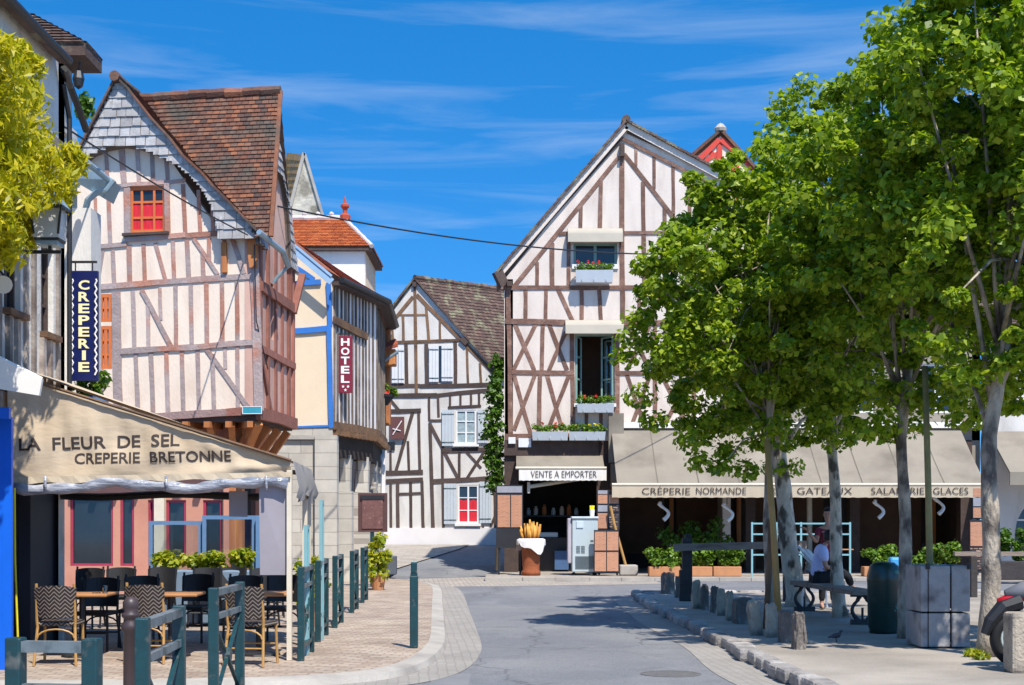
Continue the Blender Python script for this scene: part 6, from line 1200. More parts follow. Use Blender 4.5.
# vine climbing beside the main house
t = thing('climbing_vine', 'green vine climbing the corner between lane and tall half-timbered house', 'climbing plant', (-.5, 43.95, 0)); cs = []; rs = []
for y in range(360, 492, 4):
    for _ in range(3): wq = 5+10*abs(math.sin((y-350)/140*3.0))*(.6+.4*math.sin(y*.21)); cs.append(list(W(498-random.uniform(-.4, 1)*wq+(4 if y < 380 else 0), y+random.uniform(-3, 3), random.uniform(43.6, 44.2)))); rs.append(random.uniform(.08, .28))
V, Qd = leaves(cs, rs, 30, .13, 1, .5, 1.2, seed=61); arrays_obj('foliage', V, Qd, leaf_dark, t); m = MB(); m.tube([(-.45, 43.9, .05), (-.4, 43.9, 2), (-.5, 43.9, 4), (-.42, 43.9, 6)], [.08, .06, .05, .02], 7); m.build('stem', stem_mat, t)
# little shrub behind the narrow house roof
t = thing('roof_plant', 'tuft of green leaves on the roof slope beside the shingled gable', 'plant', W(84, 108, 29.8)); V, Qd = leaves([list(W(84+random.uniform(-4, 5), 106+random.uniform(-7, 8), 29.8)) for _ in range(7)], .18, 40, .13, 1, .5, 1.4, seed=71); arrays_obj('foliage', V, Qd, leaf_dark, t)
# cables
def cable(p, q, sag, r, label):
    m = MB(); p, q = Vector(p), Vector(q); m.tube([p.lerp(q, i/24)-Vector((0, 0, sag*4*(i/24)*(1-i/24))) for i in range(25)], r, 5); tag(m.build('cable', iron_black), label, 'cable')
cable(W(276, 206, 29.6), (9.0, 43.0, W(800, 247, 43.0).z), .55, .02, 'long black cable sagging across the street from roof to roof')
cable(W(60, 124, 18.9), BF.P(LB-.1, W(258, 238, 28).z, .3), .06, .014, 'thin cable crossing the front of the arched shingle gable')
# ================================================================== trees of the square
def tree(label, base, top, zb, zt, rad, cx, cy, ncl, seed, r0=.12, leafn=150, extra=(), bm=bark, size=.095, open_side=True, thr=-.02):
    t = thing('lime_tree', label, 'tree', (base[0], base[1], 0), 'lime trees on the square'); g = np.random.default_rng(seed); rnd = random.Random(seed)
    cz = (zb+zt)/2; hz = (zt-zb)/2; cs = []; rs = []; ncl = int(ncl*2.3); leafn = int(leafn*.48)
    while len(cs) < ncl:
        d = g.normal(size=3); d /= np.linalg.norm(d); rr = (g.random()**.42); w = 1.0-.42*max(0, d[2])**2
        p = np.array([cx+d[0]*rad*rr*w, cy+d[1]*rad*rr*w, cz+d[2]*hz*rr]); lump = 1+.16*math.sin(d[0]*5+seed)*math.cos(d[1]*4+d[2]*6)
        p = np.array([cx, cy, cz])+(p-np.array([cx, cy, cz]))*lump; (cs.append(p), rs.append(g.uniform(.12, .36))) if not ((p[0]-base[0])*.66-(p[1]-base[1])*.75 > .6 and open_side and p[2] < cz+thr*hz) else None
    for e in extra: cs.append(np.array(e[:3])); rs.append(e[3])
    cs = np.array(cs)
    V, Qd = leaves(cs, rs, leafn, size, 0.7, .65, 1.3, droop=.2, seed=seed+100); arrays_obj('crown', V, Qd, leaf_lime, t)
    m = MB(); b = Vector((base[0], base[1], -.02)); tp = Vector(top); k = 12; pts = []; rr_ = []
    for i in range(k+1): f = i/k; pts.append(b.lerp(tp, f)+Vector((.02*math.sin(f*7+seed), .02*math.cos(f*6+seed), 0))); rr_.append(r0*(1.0-.28*f)*(1+.35*math.exp(-f*22))*(1+.06*math.sin(f*23+seed)))
    up = Vector((cx, cy, cz+hz*.75)); 
    for i in range(1, 7): f = i/6; pts.append(tp.lerp(up, f)+Vector((.05*math.sin(i*2+seed), .05*math.cos(i*3), 0))); rr_.append(r0*.72*(1-f*.85))
    m.tube(pts, rr_, 12); idx = list(range(len(cs))); rnd.shuffle(idx)
    for j in idx[:46]:
        c = Vector(cs[j]); f = rnd.uniform(.0, .75)
        s0 = tp.lerp(up, f) if c.z > tp.z else tp.lerp(up, .05); md = s0.lerp(c, .5)+Vector((rnd.uniform(-.1, .1), rnd.uniform(-.1, .1), .18)); r_ = r0*.30*(1-f*.5); m.tube([s0, md, c], [r_, r_*.6, .008], 6)
    m.build('trunk', bm, t, smooth=True); return t
def gx(x, y): d = F*EYE/(y-HZ); return ((x-512)*d/F, d)
b2 = gx(840, 617.5); b3 = gx(907, 638); b4 = gx(990, 656); b1_ = gx(797, 606)
xt = lambda x, d, z: Vector(((x-512)*d/F, d, z))
spr = [(*W(690, 178, 21), .16), (*W(700, 186, 21), .22), (*W(712, 196, 21), .22), (*W(706, 205, 21), .2), (*W(648, 268, 21), .22), (*W(660, 262, 21), .28), (*W(672, 250, 21), .3), (*W(690, 240, 21), .3), (*W(632, 340, 21), .3), (*W(626, 358, 21), .25), (*W(640, 395, 21), .3), (*W(655, 420, 21), .25), (*W(700, 462, 21), .25), (*W(720, 468, 21), .2), (*W(745, 470, 21.5), .25), (*W(690, 440, 21), .3), (*W(735, 235, 21), .3), (*W(720, 215, 21), .25), (*W(652, 300, 21), .3), (*W(640, 320, 21), .3)]
tree('young staked lime tree with its crown reaching furthest over the road', (3.80, 21.0), (3.78, 21.0, 2.7), 2.5, 7.05, 1.95, 3.85, 21.2, 150, 1, .075, 250, spr)
tree('lime tree with pale leaning trunk behind the long bench', b1_, xt(779, b1_[1], 2.75), 2.6, 7.7, 2.2, 4.95, 26.4, 110, 2, .19, 210, bm=bark_pale)
tree('lime tree with slim speckled trunk in front of the bench sitters', b2, xt(832, b2[1], 2.8), 2.7, 8.75, 2.45, 5.25, 23.3, 170, 3, .115, 230, bm=bark_pale, thr=-.25)
tree('lime tree with trunk between the dark green bin and the board planter', b3, xt(902, b3[1], 2.7), 2.75, 8.3, 2.3, 5.8, 19.6, 165, 4, .10, 270, thr=-.35)
tree('lime tree whose thick straight trunk stands beside the motorcycle', b4, xt(990, b4[1], 2.6), 2.75, 9.2, 2.5, 6.35, 16.9, 300, 5, .125, 270, open_side=False)
def stake(label, p, q, r, m_): 
    m = MB(); p, q = Vector(p), Vector(q); m.tube([p, p.lerp(q, .5)+Vector((.01, 0, 0)), q], [r, r*.95, r*.85], 9); return tag(m.build('tree_stake', m_, smooth=True), label, 'stake')
stake('orange-brown wooden stake leaning against the thin young trunk', (xt(779.5, 20.1, .0).x, 20.1, .003), xt(767, 20.6, 2.75), .05, stake_wood)
stake('short dark brown stake crossing behind the orange-brown one', (xt(765, 20.9, .0).x, 20.85, .003), xt(771, 20.75, 1.6), .045, timber_brown)
stake('yellowish lichened stake rising behind the white-grey board planter', (xt(931, 18.2, .0).x, 18.2, .003), xt(925, 18.5, 3.6), .045, stake_old)

# ================================================================== stone bollards along the kerb
ST = [(662, 675, 573, 594, 'broad dark stone block at the crossing end of the bollard row'), (676, 684, 577, 598, 'second stone bollard from the crossing end, hidden half by the tall post'), (693, 701, 581, 609, 'stone bollard just in front of the tall dark wooden post'), (702, 709, 585, 610, 'narrow dark stone bollard third along from the tall wooden post'), (712, 718, 587, 613, 'slim shaded stone bollard in the middle of the kerb row'), (718, 726, 589, 616, 'pale rounded stone bollard beside the slim shaded one'), (727, 734.5, 592, 621, 'pale stone bollard just before the wide dark block'), (735, 754, 599, 624, 'wide dark stone block in the kerb row, two bollards wide'), (752, 765, 601, 636, 'leaning stained stone bollard beside the wide dark block'), (767, 779, 605, 638, 'pale stone bollard at the foot of the orange-brown stake'), (781, 792, 611, 643, 'dark grey stone bollard next after the orange-brown stake'), (795, 806, 613, 650, 'single mossy brown stone bollard at the near end of the row')]
g = random.Random(3)
for i, (x0, x1, yt, yb, lb) in enumerate(ST):
    d = F*EYE/(yb-HZ); X = ((x0+x1)/2-512)*d/F; w_ = (x1-x0)*d/F; h = (yb-yt)*d/F; bm = bmesh.new(); bmesh.ops.create_cube(bm, size=1); bmesh.ops.subdivide_edges(bm, edges=bm.edges, cuts=3, use_grid_fill=True)
    for v in bm.verts: v.co.x *= w_*(1-.12*(v.co.z+.5)); v.co.y *= max(.18, min(w_, .32))*(1-.1*(v.co.z+.5)); v.co.z = (v.co.z+.5)*(h+.02)-.02; v.co += Vector((g.uniform(-.012, .012), g.uniform(-.012, .012), g.uniform(-.01, .01) if v.co.z > .05 else 0)); v.co.x += v.co.z*(-.10 if i == 8 else g.uniform(-.006, .006))
    bmesh.ops.bevel(bm, geom=[e for e in bm.edges if len(e.link_faces) == 2 and e.calc_face_angle() > 1.0], offset=.02, segments=2, affect='EDGES')
    me = bpy.data.meshes.new('stone_bollard'); bm.to_mesh(me); bm.free(); me.materials.append(stone_block if i not in (0, 1, 3, 4, 7, 10, 11) else MATS.get('shaded_stone') or mat('shaded_stone', (.17, .145, .125), .95, .35, 3, (.33, .29, .24), (.55, .72), 3.5, .8, 20)); o = bpy.data.objects.new('stone_bollard', me); COL.objects.link(o); o.location = (X, d+.12, 0); o.rotation_euler = (0, 0, g.uniform(-.12, .12)); tag(o, lb, 'bollard', 'stone bollards along the kerb')  # some bollards get a darker copy of the stone, shade painted into its colour
# wooden gate-like rail
d = F*EYE/(601-HZ); x0 = (687-512)*d/F; t = thing('wooden_barrier', 'tall dark wooden post carrying a long weathered horizontal beam', 'barrier', (x0, d, 0)); m = MB(); m.rbox((x0, d, .62), (.19, .2, 1.24), .02); m.rbox((x0+.02, d+.02, 1.28), (.11, .12, .1), .02); m.rbox((x0-.11, d, .3), (.08, .2, .62), .015); m.build('post', dark_wood, t)
m = MB(); xe = (805-512)*d/F; m.bar((x0-.28, d-.13, 1.06), (xe, d-.11, 1.12), .11, .14); m.build('beam', old_wood, t); m = MB(); m.rbox((xe-.35, d, .52), (.16, .16, 1.06), .02); m.build('end_post', dark_wood, t)
d = 29.5; t = thing('wooden_rail', 'low weathered wooden rail on dark posts behind the last tree trunk', 'barrier', (12, d, 0)); a = (954-512)*d/F; m = MB(); m.bar((a, d, .9), (a+5, d, .9), .12, .09); m.build('beam', old_wood, t); m = MB(); [m.rbox((a+k, d, .42), (.14, .14, .86), .015) for k in (.4, 2.4, 4.4)]; m.build('post', dark_wood, t)

# ================================================================== bench
def lyre(m, x, y, s=1):
    for sx in (-1, 1):
        pts = [Vector((x+sx*(.06+.10*math.sin(k/12*math.pi*1.15)*(1 if k < 9 else .9)), y, .06+.38*k/12)) for k in range(13)]; m.tube(pts, [.035-.012*k/12 for k in range(13)], 7); e = pts[-1]; m.tube([e, e+Vector((sx*.05, 0, .0)), e+Vector((sx*.07, 0, -.05)), e+Vector((sx*.03, 0, -.08))], .018, 6)
    m.box((x, y, .04), (.36, .09, .08)); m.box((x, y, .44), (.36, .08, .03)); m.tube([(x, y, .06), (x, y, .26)], .02, 6)
t = thing('bench', 'long stone-slab bench on dark cast iron lyre legs beside the green bin', 'bench', (5.2, 23.3, 0)); m = MB(); p0 = Vector((5.13, 24.95, .495)); p1 = Vector((5.36, 21.75, .495)); m.bar(p0+(p0-p1)*.06, p1+(p1-p0)*.06, .42, .07); m.build('seat', old_wood, t)
for p in (p0, p1): m = MB(); lyre(m, p.x, p.y); m.build('leg', iron_black, t)
# ================================================================== litter bin and board planter
b_ = gx(884, 633); t = thing('litter_bin', 'dark green round topped litter bin with pale printing', 'bin', (*b_, 0)); o = Vector((*b_, 0)); m = MB(); m.lathe(o, [(.20, .003), (.205, .06), (.225, .1), (.232, .72), (.238, .74), (.238, .8), (.225, .86), (.20, .95), (.14, 1.0), (.0, 1.01)], 28); m.build('body', bin_green, t, smooth=True)
m = MB()
for i in range(9): 
    a = R(-62+i*3.0); rr = .2345; z = .32+.03*i
    for k in range(3): aa = a+R(9*k-4); m.add([o+Vector((rr*math.cos(aa), rr*math.sin(aa), z+.03*math.sin(i*2+k))), o+Vector((rr*math.cos(aa+.07), rr*math.sin(aa+.07), z+.03*math.sin(i*2+k))), o+Vector((rr*math.cos(aa+.07), rr*math.sin(aa+.07), z+.022+.03*math.sin(i*2+k))), o+Vector((rr*math.cos(aa), rr*math.sin(aa), z+.022+.03*math.sin(i*2+k)))], [(0, 1, 2, 3)])
aa = R(-55); c = o+Vector((.236*math.cos(aa), .236*math.sin(aa), .86)); m.lathe(o+Vector((.21*math.cos(aa), .21*math.sin(aa), .84)), [(.04, 0), (.045, .05), (.0, .06)], 10); m.build('printing', bin_print, t)
d = 17.7; a = (920-512)*d/F; b = (970-512)*d/F; t = thing('board_planter', 'tall square planter clad in weathered white-grey boards', 'planter', ((a+b)/2, d+.3, 0)); m = MB(); w_ = b-a
for j, (z0, z1) in enumerate(((.02, .44), (.46, 1.03))):
    m.rbox((a+w_*.30-.12, d, (z0+z1)/2), (.05, .04, z1-z0), .008)
    for i, (f0, f1) in enumerate(((.0, .14), (.16, .60), (.62, 1.0))): m.rbox((a+w_*(f0+f1)/2, d, (z0+z1)/2), (w_*(f1-f0)-.008, .05, z1-z0), .012)
    for xx in (a+.02, b-.02): m.rbox((xx, d+.32, (z0+z1)/2), (.05, .58, z1-z0), .012)
    m.rbox(((a+b)/2, d+.63, (z0+z1)/2), (w_, .05, z1-z0), .012)
m.build('boards', planter_grey, t); m = MB(); m.box(((a+b)/2, d+.32, .9), (w_-.1, .56, .04)); m.build('soil', stem_mat, t)
m = MB(); [m.tube([((a+w_*k), d-.03, .99), (a+w_*k, d-.03, 1.06)], .03, 7) for k in (.14, .97)]; m.build('corner_knob', iron_black, t)
# grass tuft at trunk
for x, y, lb in ((972, 657, 'tiny grass tuft at the foot of the thick straight trunk'), (981, 660, 'smaller grass tuft between trunk foot and motorcycle wheel')):
    p = gx(x, y); V, Qd = leaves([[p[0]+random.uniform(-.06, .06), p[1], .05] for _ in range(5)], .06, 22, .09, .7, .1, 4, seed=x); tag(arrays_obj('grass_tuft', V, Qd, leaf_yel, None, (p[0], p[1], 0)), lb, 'plant')
# pigeon
p = gx(836, 642); t = thing('pigeon', 'small dark pigeon standing in the dappled shade before the bench', 'bird', (*p, 0)); o = Vector((*p, 0)); m = MB(); k = .9
m.tube([o+Vector((-.17, 0, .10))*.62, o+Vector((-.10, 0, .115))*.62, o+Vector((-.02, 0, .13))*.62, o+Vector((.05, 0, .145))*.62, o+Vector((.085, 0, .19))*.62, o+Vector((.10, 0, .225))*.62, o+Vector((.12, 0, .232))*.62, o+Vector((.148, 0, .225))*.62], [.008, .019, .036, .034, .019, .019, .014, .003], 10)
for sy in (-.025, .025): m.tube([o+Vector((-.01, sy, .10))*.62, o+Vector((.01, sy, .05))*.62, o+Vector((0, sy, .005))*.62, o+Vector((.03, sy, .005))*.62], .004, 5)
m.build('body', mat('pigeon_grey', (.06, .06, .07), .7, .2, 20), t, smooth=True)

# ================================================================== motorcycle at the edge of the square
def ring(m, c, r, tr, n=28, k=10, mi=0):
    c = Vector(c); vs = []
    for i in range(n):
        a = 2*math.pi*i/n; dv = Vector((math.cos(a), 0, math.sin(a)))
        for j in range(k): q = 2*math.pi*j/k; vs.append(c+dv*(r+tr*math.cos(q))+Vector((0, tr*1.15*math.sin(q), 0)))
    m.add(vs, [(i*k+j, ((i+1) % n)*k+j, ((i+1) % n)*k+(j+1) % k, i*k+(j+1) % k) for i in range(n) for j in range(k)], mi)
d = 15.45; X = (1018-512)*d/F; t = thing('motorcycle', 'parked dark motorcycle with red tail light beside the last tree trunk', 'motorcycle', (X+.6, d, 0)); Z = .31
for cx_ in (X, X+1.35):
    m = MB(); ring(m, (cx_, d, Z), .25, .06); wh = m.build('wheel', rubber, t, smooth=True); m = MB(); ring(m, (cx_, d, Z), .18, .016); m.tube([(cx_, d-.08, Z), (cx_, d+.08, Z)], .035, 10)
    for i in range(7): a = 2*math.pi*i/7; m.bar((cx_+.03*math.cos(a), d, Z+.03*math.sin(a)), (cx_+.175*math.cos(a), d, Z+.175*math.sin(a)), .03, .02)
    m.build('rim', machine_grey, wh)
m = MB(); m.tube([(X-.36, d, .36), (X-.30, d, .50), (X-.16, d, .66), (X+.02, d, .72)], [.05, .075, .09, .10], 8); m.build('rear_fender', black_plastic, t)
m = MB(); m.tube([(X-.22, d, .72), (X-.04, d, .76), (X+.06, d, .76)], [.03, .06, .05], 8); m.build('tail_light', tail_red, t, smooth=True)
m = MB(); m.tube([(X-.14, d, .80), (X+.1, d, .84), (X+.35, d, .80), (X+.65, d, .76)], [.04, .12, .14, .1], 10); m.build('seat', mat('seat_grey', (.16, .16, .17), .5), t, smooth=True)
m = MB(); m.tube([(X+.55, d, .76), (X+.8, d, .86), (X+1.0, d, .84), (X+1.1, d, .78)], [.11, .17, .16, .07], 12); m.build('fuel_tank', mat('tank_black', (.015, .015, .02), .2), t, smooth=True)
m = MB(); m.rbox((X+.68, d, .44), (.42, .3, .4), .06); m.tube([(X+.45, d, .32), (X, d, .31)], .035, 8); m.tube([(X+.1, d, .7), (X+.4, d, .6), (X+.9, d, .55), (X+1.05, d, .85)], .03, 8); m.build('engine_frame', iron_black, t)
m = MB(); m.tube([(X+1.35, d-.1, Z), (X+1.1, d-.1, .98)], .025, 8); m.tube([(X+1.35, d+.1, Z), (X+1.1, d+.1, .98)], .025, 8); m.tube([(X+.98, d-.36, 1.04), (X+1.08, d-.2, 1.06), (X+1.08, d+.2, 1.06), (X+.98, d+.36, 1.04)], .016, 8); m.build('fork_handlebar', chrome, t)
m = MB(); m.ball((X+1.24, d, .88), .1, 12); m.build('headlight', pane_dark, t, smooth=True)
m = MB(); m.tube([(X+.7, d-.17, .26), (X+.3, d-.18, .28), (X-.1, d-.19, .36)], [.03, .045, .05], 10); m.build('exhaust', chrome, t, smooth=True)
m = MB(); m.tube([(X+.62, d+.1, .2), (X+.66, d+.26, .003)], .012, 6); m.build('kick_stand', iron_black, t)
d2 = F*EYE/(672-HZ); m = MB(); m.rbox(((1024-512)*d2/F, d2, .31), (.36, .3, .64), .04); tag(m.build('stone_block', stone_block), 'grey grooved stone block standing in front of the motorcycle wheel', 'bollard')
# terrace furniture in the shade of the long awning
for x, dd_, a, lb in [(4.4, 42.0, 90, 'dark chair deep in the terrace shade left of the swan-neck lamps'), (8.9, 42.2, -90, 'dark chair in terrace shade behind the pale leaning trunk'), (12.0, 42.0, 100, 'dark chair in terrace shade behind the board planter')]:
    place(pd_, (x, dd_, .003), R(a), lb.replace(' left of', ' next to'))
for x, dd_, lb in [(9.7, 42.2, 'terrace table behind the pale leaning trunk'), (12.8, 42.0, 'terrace table behind the board planter')]: place(tp, (x, dd_, .003), 0, lb)
m = MB(); m.rbox(((894.5-512)*28/F, 28, .75), (.22, .2, .24), .05); m.rbox(((894.5-512)*28/F, 28, .3), (.3, .3, .6), .03); tag(m.build('blue_bag', mat('blue_bag', (.05, .30, .62), .5)), 'bright blue bag on a dark box behind the green bin', 'bag')
# white chair by the sitters
d = 26.2; X = (812-512)*d/F; t = thing('garden_chair', 'white slatted plastic chair behind the man in the lavender shirt', 'chair', (X, d, 0)); m = MB(); m.rbox((X, d, .44), (.48, .46, .05), .02); m.build('seat', white_paint, t); m = MB()
for i in range(6): u = -.22+.44*i/5; m.bar((X+.30+u*.25, d+u, .5), (X+.02+.16*(-1)+u*.7, d+u, .98+.1*math.cos(u*5)), .05, .02)
m.tube([(X+.25, d-.24, .5), (X-.3, d-.24, 1.12)], .025, 7); m.tube([(X+.25, d+.24, .5), (X-.2, d+.24, 1.12)], .025, 7); m.build('backrest', mat('bluish_white_plastic', (.62, .72, .78), .5), t)
for sx in (-.2, .2):
    for sy in (-.19, .19): m = MB(); m.tube([(X+sx, d+sy, .42), (X+sx*1.15, d+sy*1.15, .003)], .02, 7); m.build('leg', white_paint, t)

# ================================================================== people
def grow(nodes, edges, root=0, sub=2):
    me = bpy.data.meshes.new('s'); me.from_pydata([n[0] for n in nodes], edges, []); ob = bpy.data.objects.new('s', me); COL.objects.link(ob)
    md = ob.modifiers.new('Skin', 'SKIN'); md.use_smooth_shade = True; md.branch_smoothing = .4
    for i, n in enumerate(nodes): sv = me.skin_vertices[0].data[i]; r = n[1]; sv.radius = r if isinstance(r, tuple) else (r, r); sv.use_root = (i == root)
    ss = ob.modifiers.new('Sub', 'SUBSURF'); ss.levels = sub; ss.render_levels = sub
    bpy.context.view_layer.update(); dg = bpy.context.evaluated_depsgraph_get(); out = bpy.data.meshes.new_from_object(ob.evaluated_get(dg))
    V = [v.co.copy() for v in out.vertices]; Fs = [tuple(p.vertices) for p in out.polygons]; bpy.data.objects.remove(ob); bpy.data.meshes.remove(me); bpy.data.meshes.remove(out); return V, Fs
def hand(m, wrist, direction, side, s=1.0):
    wv = Vector(wrist); dr = Vector(direction).normalized(); sd_ = Vector(side).normalized(); nr = dr.cross(sd_)
    pal = [(wv, .022), (wv+dr*.05*s, (.038, .018)), (wv+dr*.085*s, (.04, .016))]; V, Fs = grow(pal, [(0, 1), (1, 2)], 0, 1); m.add(V, Fs)
    for i, (o, l) in enumerate(((-.03, .062), (-.01, .075), (.01, .07), (.03, .055))):
        b = wv+dr*.075*s+sd_*o; V, Fs = grow([(b, .0095), (b+dr*l*.45-nr*.006, .009), (b+dr*l*.75-nr*.022, .0085), (b+dr*l*.9-nr*.04, .007)], [(0, 1), (1, 2), (2, 3)], 0, 1); m.add(V, Fs)
    b = wv+dr*.03*s-sd_*.03; V, Fs = grow([(b, .011), (b-sd_*.025+dr*.02-nr*.01, .01), (b-sd_*.03+dr*.05-nr*.02, .008)], [(0, 1), (1, 2)], 0, 1); m.add(V, Fs)
def head(m, c, fwd, k=1.0):
    c = Vector(c); f = Vector(fwd).normalized(); s = Vector((-f.y, f.x, 0)); up = Vector((0, 0, 1)); n = 16; vs = []; rows = [(-.125, .030, .045, .045), (-.112, .048, .055, .035), (-.085, .060, .075, .018), (-.04, .070, .088, .006), (0, .075, .096, 0), (.04, .077, .099, -.004), (.08, .069, .088, -.006), (.108, .045, .058, -.006), (.122, .015, .02, -.005)]
    for z, rx, ry, off in rows:
        for j in range(n): a = 2*math.pi*j/n; vs.append(c+up*z*k+f*(math.cos(a)*ry+off)*k+s*math.sin(a)*rx*k)
    q = len(rows); m.add(vs, [(i*n+j, i*n+(j+1) % n, (i+1)*n+(j+1) % n, (i+1)*n+j) for i in range(q-1) for j in range(n)]+[tuple(range(n-1, -1, -1)), tuple((q-1)*n+j for j in range(n))])
    m.tube([c+f*.092*k+up*.015*k, c+f*.112*k-up*.02*k, c+f*.095*k-up*.032*k], [.008, .015, .01], 7)
    for e in (-1, 1): m.ball(c+s*e*.078*k-up*.01*k-f*.005, .022*k, 8, sq=(.7, .7, 1.3))
    m.tube([c+f*.088*k-up*.065*k-s*.02, c+f*.096*k-up*.067*k, c+f*.088*k-up*.065*k+s*.02], .007, 6)
def hairdo(parent, c, fwd, k=1.0, long=False):
    c = Vector(c); f = Vector(fwd).normalized(); s = Vector((-f.y, f.x, 0)); up = Vector((0, 0, 1)); m = MB(); n = 18; vs = []; rows = [(.0, 1), (.03, 1.02), (.07, 1.0), (.10, .82), (.125, .55), (.137, .2)]
    g = random.Random(8)
    for z, q in rows:
        for j in range(n):
            a = 2*math.pi*j/n; fr = math.cos(a); zz = z if z > .05 else z+(.065 if fr > .35 else (-.06 if fr < -.2 else -.01)); jj = 1+g.uniform(-.03, .03); vs.append(c+up*zz*k+f*(fr*.104*q*jj-.008)*k+s*math.sin(a)*.087*q*jj*k)
    r = len(rows); m.add(vs, [(i*n+j, i*n+(j+1) % n, (i+1)*n+(j+1) % n, (i+1)*n+j) for i in range(r-1) for j in range(n)]+[tuple((r-1)*n+j for j in range(n))])
    if long: m.ball(c-f*.10+up*.03, .07, 10)
    m.build('hair', hair, parent, smooth=True)
    m = MB(); [m.ball(c+f*.090*k+s*e*.03*k+up*.015*k, .010, 6) for e in (-1, 1)]; m.build('eyes', board_black, parent, smooth=True)
# seated man, facing along +X, one leg crossed
P0 = Vector((5.20, 24.3, 0)); L_ = lambda x, y, z: P0+Vector((x, y, z))
man = thing('person', 'seated man in lavender polo shirt and black trousers with crossed leg on the bench', 'person', P0)
nodes = [(L_(0, 0, .60), (.15, .12)), (L_(.03, 0, .80), (.135, .105)), (L_(.07, 0, 1.0), (.15, .11)), (L_(.09, 0, 1.10), (.13, .09)), (L_(.13, 0, 1.15), .055), (L_(.19, 0, 1.22), .052),
    (L_(.08, .19, 1.07), .06), (L_(.14, .24, .82), .045), (L_(.38, .12, .74), .033), (L_(.08, -.19, 1.07), .06), (L_(.10, -.25, .81), .045), (L_(.34, -.14, .76), .033),
    (L_(.05, .11, .58), .095), (L_(.46, .12, .56), .065), (L_(.42, .13, .10), .042), (L_(.05, -.11, .60), .095), (L_(.50, -.08, .69), .066), (L_(.63, .06, .44), .042), (L_(.56, .13, .045), (.035, .03)), (L_(.75, .05, .40), (.035, .03))]
edges = [(0, 1), (1, 2), (2, 3), (3, 4), (4, 5), (3, 6), (6, 7), (7, 8), (3, 9), (9, 10), (10, 11), (0, 12), (12, 13), (13, 14), (0, 15), (15, 16), (16, 17), (14, 18), (17, 19)]
m = MB(); V, Fs = grow(nodes, edges); m.add(V, Fs); hc = L_(.235, .0, 1.30); fd = (1, .25, -.12); head(m, hc, fd); hand(m, nodes[8][0], (.9, -.5, -.1), (0, .3, .9)); hand(m, nodes[11][0], (.9, .5, -.1), (0, .3, .9)); m.build('body', skin, man, smooth=True)
sh = [(n[0], tuple(q+.018 for q in (n[1] if isinstance(n[1], tuple) else (n[1], n[1])))) for n in nodes]
m = MB(); up_ = lambda q, k: (q[0]+Vector((0, 0, .015)), tuple(v+k for v in q[1])); a_ = [sh[0], sh[1], up_(sh[2], .012), up_(sh[3], .022), up_(sh[6], .022), (sh[6][0].lerp(sh[7][0], .72), (.072, .072)), up_(sh[9], .022), (sh[9][0].lerp(sh[10][0], .72), (.072, .072)), (sh[3][0].lerp(sh[4][0], .8)+Vector((0, 0, .01)), (.082, .082))]; V, Fs = grow(a_, [(0, 1), (1, 2), (2, 3), (3, 4), (4, 5), (3, 6), (6, 7), (3, 8)]); m.add(V, Fs); m.build('polo_shirt', polo, man, smooth=True)
m = MB(); a_ = [(L_(0, 0, .62), (.165, .135)), sh[12], sh[13], (sh[13][0].lerp(sh[14][0], .9), (.065, .065)), sh[15], sh[16], (sh[16][0].lerp(sh[17][0], .85), (.062, .062))]; V, Fs = grow(a_, [(0, 1), (1, 2), (2, 3), (0, 4), (4, 5), (5, 6)]); m.add(V, Fs); m.build('trousers', trousers, man, smooth=True)
for a_, b_2 in ((14, 18), (17, 19)): m = MB(); p, q = nodes[a_][0], nodes[b_2][0]; V, Fs = grow([(p-Vector((.05, 0, .03)), (.045, .045)), (p.lerp(q, .5)-Vector((0, 0, .02)), (.05, .042)), (q+Vector((.04, 0, -.012)), (.046, .03))], [(0, 1), (1, 2)]); m.add(V, Fs); m.build('shoe', shoe, man, smooth=True)
hairdo(man, hc, fd)
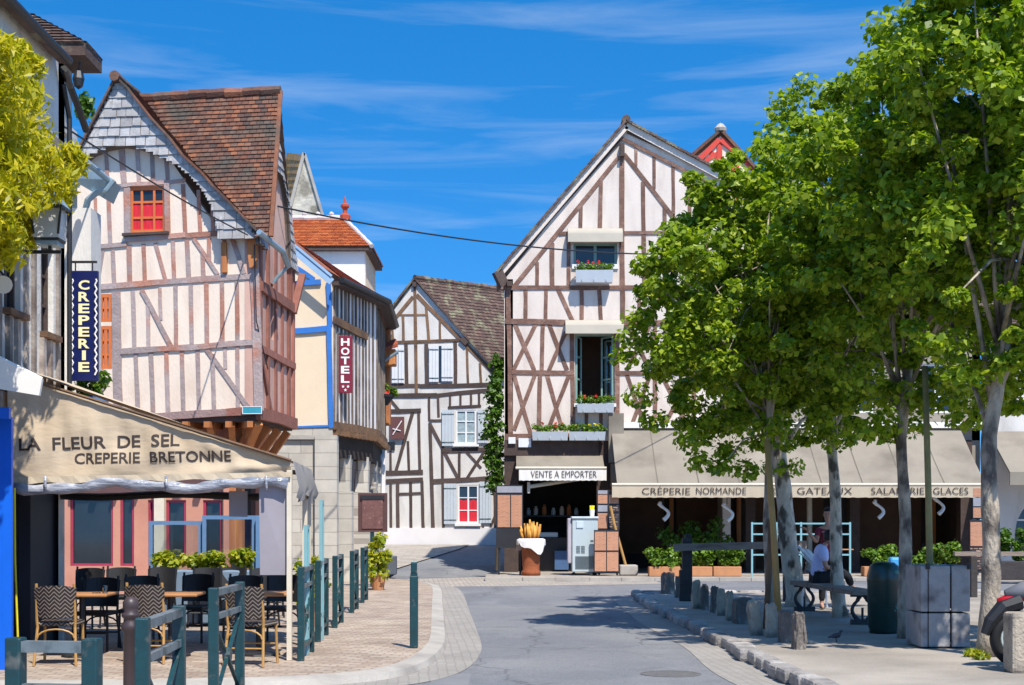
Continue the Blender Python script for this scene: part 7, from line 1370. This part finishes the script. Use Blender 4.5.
# standing woman behind him, arms raised in front of her
P0 = Vector((5.64, 25.4, 0)); wo_ = thing('person', 'dark haired woman in maroon top standing behind the bench with raised forearms', 'person', P0)
nodes = [(L_(0, 0, .98), (.15, .12)), (L_(0, 0, 1.15), (.12, .10)), (L_(0, 0, 1.34), (.14, .105)), (L_(0, .01, 1.45), (.115, .085)), (L_(0, 0, 1.53), .048), (L_(0, -.01, 1.60), .046),
    (L_(-.17, 0, 1.43), .05), (L_(-.22, -.10, 1.2), .038), (L_(-.42, -.24, 1.42), .028), (L_(.17, 0, 1.43), .05), (L_(.19, -.10, 1.19), .038), (L_(-.03, -.24, 1.36), .028),
    (L_(-.09, 0, .93), .09), (L_(-.095, .01, .52), .058), (L_(-.10, .03, .09), .038), (L_(.09, 0, .93), .09), (L_(.095, .01, .52), .058), (L_(.11, .03, .09), .038), (L_(-.11, -.12, .035), (.035, .028)), (L_(.12, -.12, .035), (.035, .028))]
m = MB(); V, Fs = grow(nodes, edges); m.add(V, Fs); hc = L_(0, -.02, 1.70); fd = (-.35, -1, -.1); head(m, hc, fd, .97); hand(m, nodes[8][0], (-.7, -.3, .5), (.3, -.9, 0)); hand(m, nodes[11][0], (-.8, -.3, .4), (.3, -.9, 0)); m.build('body', skin, wo_, smooth=True)
sh = [(n[0], tuple(q+.016 for q in (n[1] if isinstance(n[1], tuple) else (n[1], n[1])))) for n in nodes]
m = MB(); a_ = [sh[0], sh[1], sh[2], sh[3], sh[6], (sh[6][0].lerp(sh[7][0], .6), (.056, .056)), sh[9], (sh[9][0].lerp(sh[10][0], .6), (.056, .056))]; V, Fs = grow(a_, [(0, 1), (1, 2), (2, 3), (3, 4), (4, 5), (3, 6), (6, 7)]); m.add(V, Fs); m.build('top', maroon, wo_, smooth=True)
m = MB(); a_ = [(L_(0, 0, .98), (.16, .13)), sh[12], sh[13], (sh[13][0].lerp(sh[14][0], .9), (.056, .056)), sh[15], sh[16], (sh[16][0].lerp(sh[17][0], .9), (.056, .056))]; V, Fs = grow(a_, [(0, 1), (1, 2), (2, 3), (0, 4), (4, 5), (5, 6)]); m.add(V, Fs); m.build('trousers', trousers, wo_, smooth=True)
for a_, b_2 in ((14, 18), (17, 19)): m = MB(); p, q = nodes[a_][0], nodes[b_2][0]; V, Fs = grow([(p-Vector((0, -.05, .045)), (.042, .042)), (p.lerp(q, .5)-Vector((0, 0, .015)), (.045, .04)), (q, (.042, .03))], [(0, 1), (1, 2)]); m.add(V, Fs); m.build('shoe', board_black, wo_, smooth=True)
hairdo(wo_, hc, fd, .97, True)
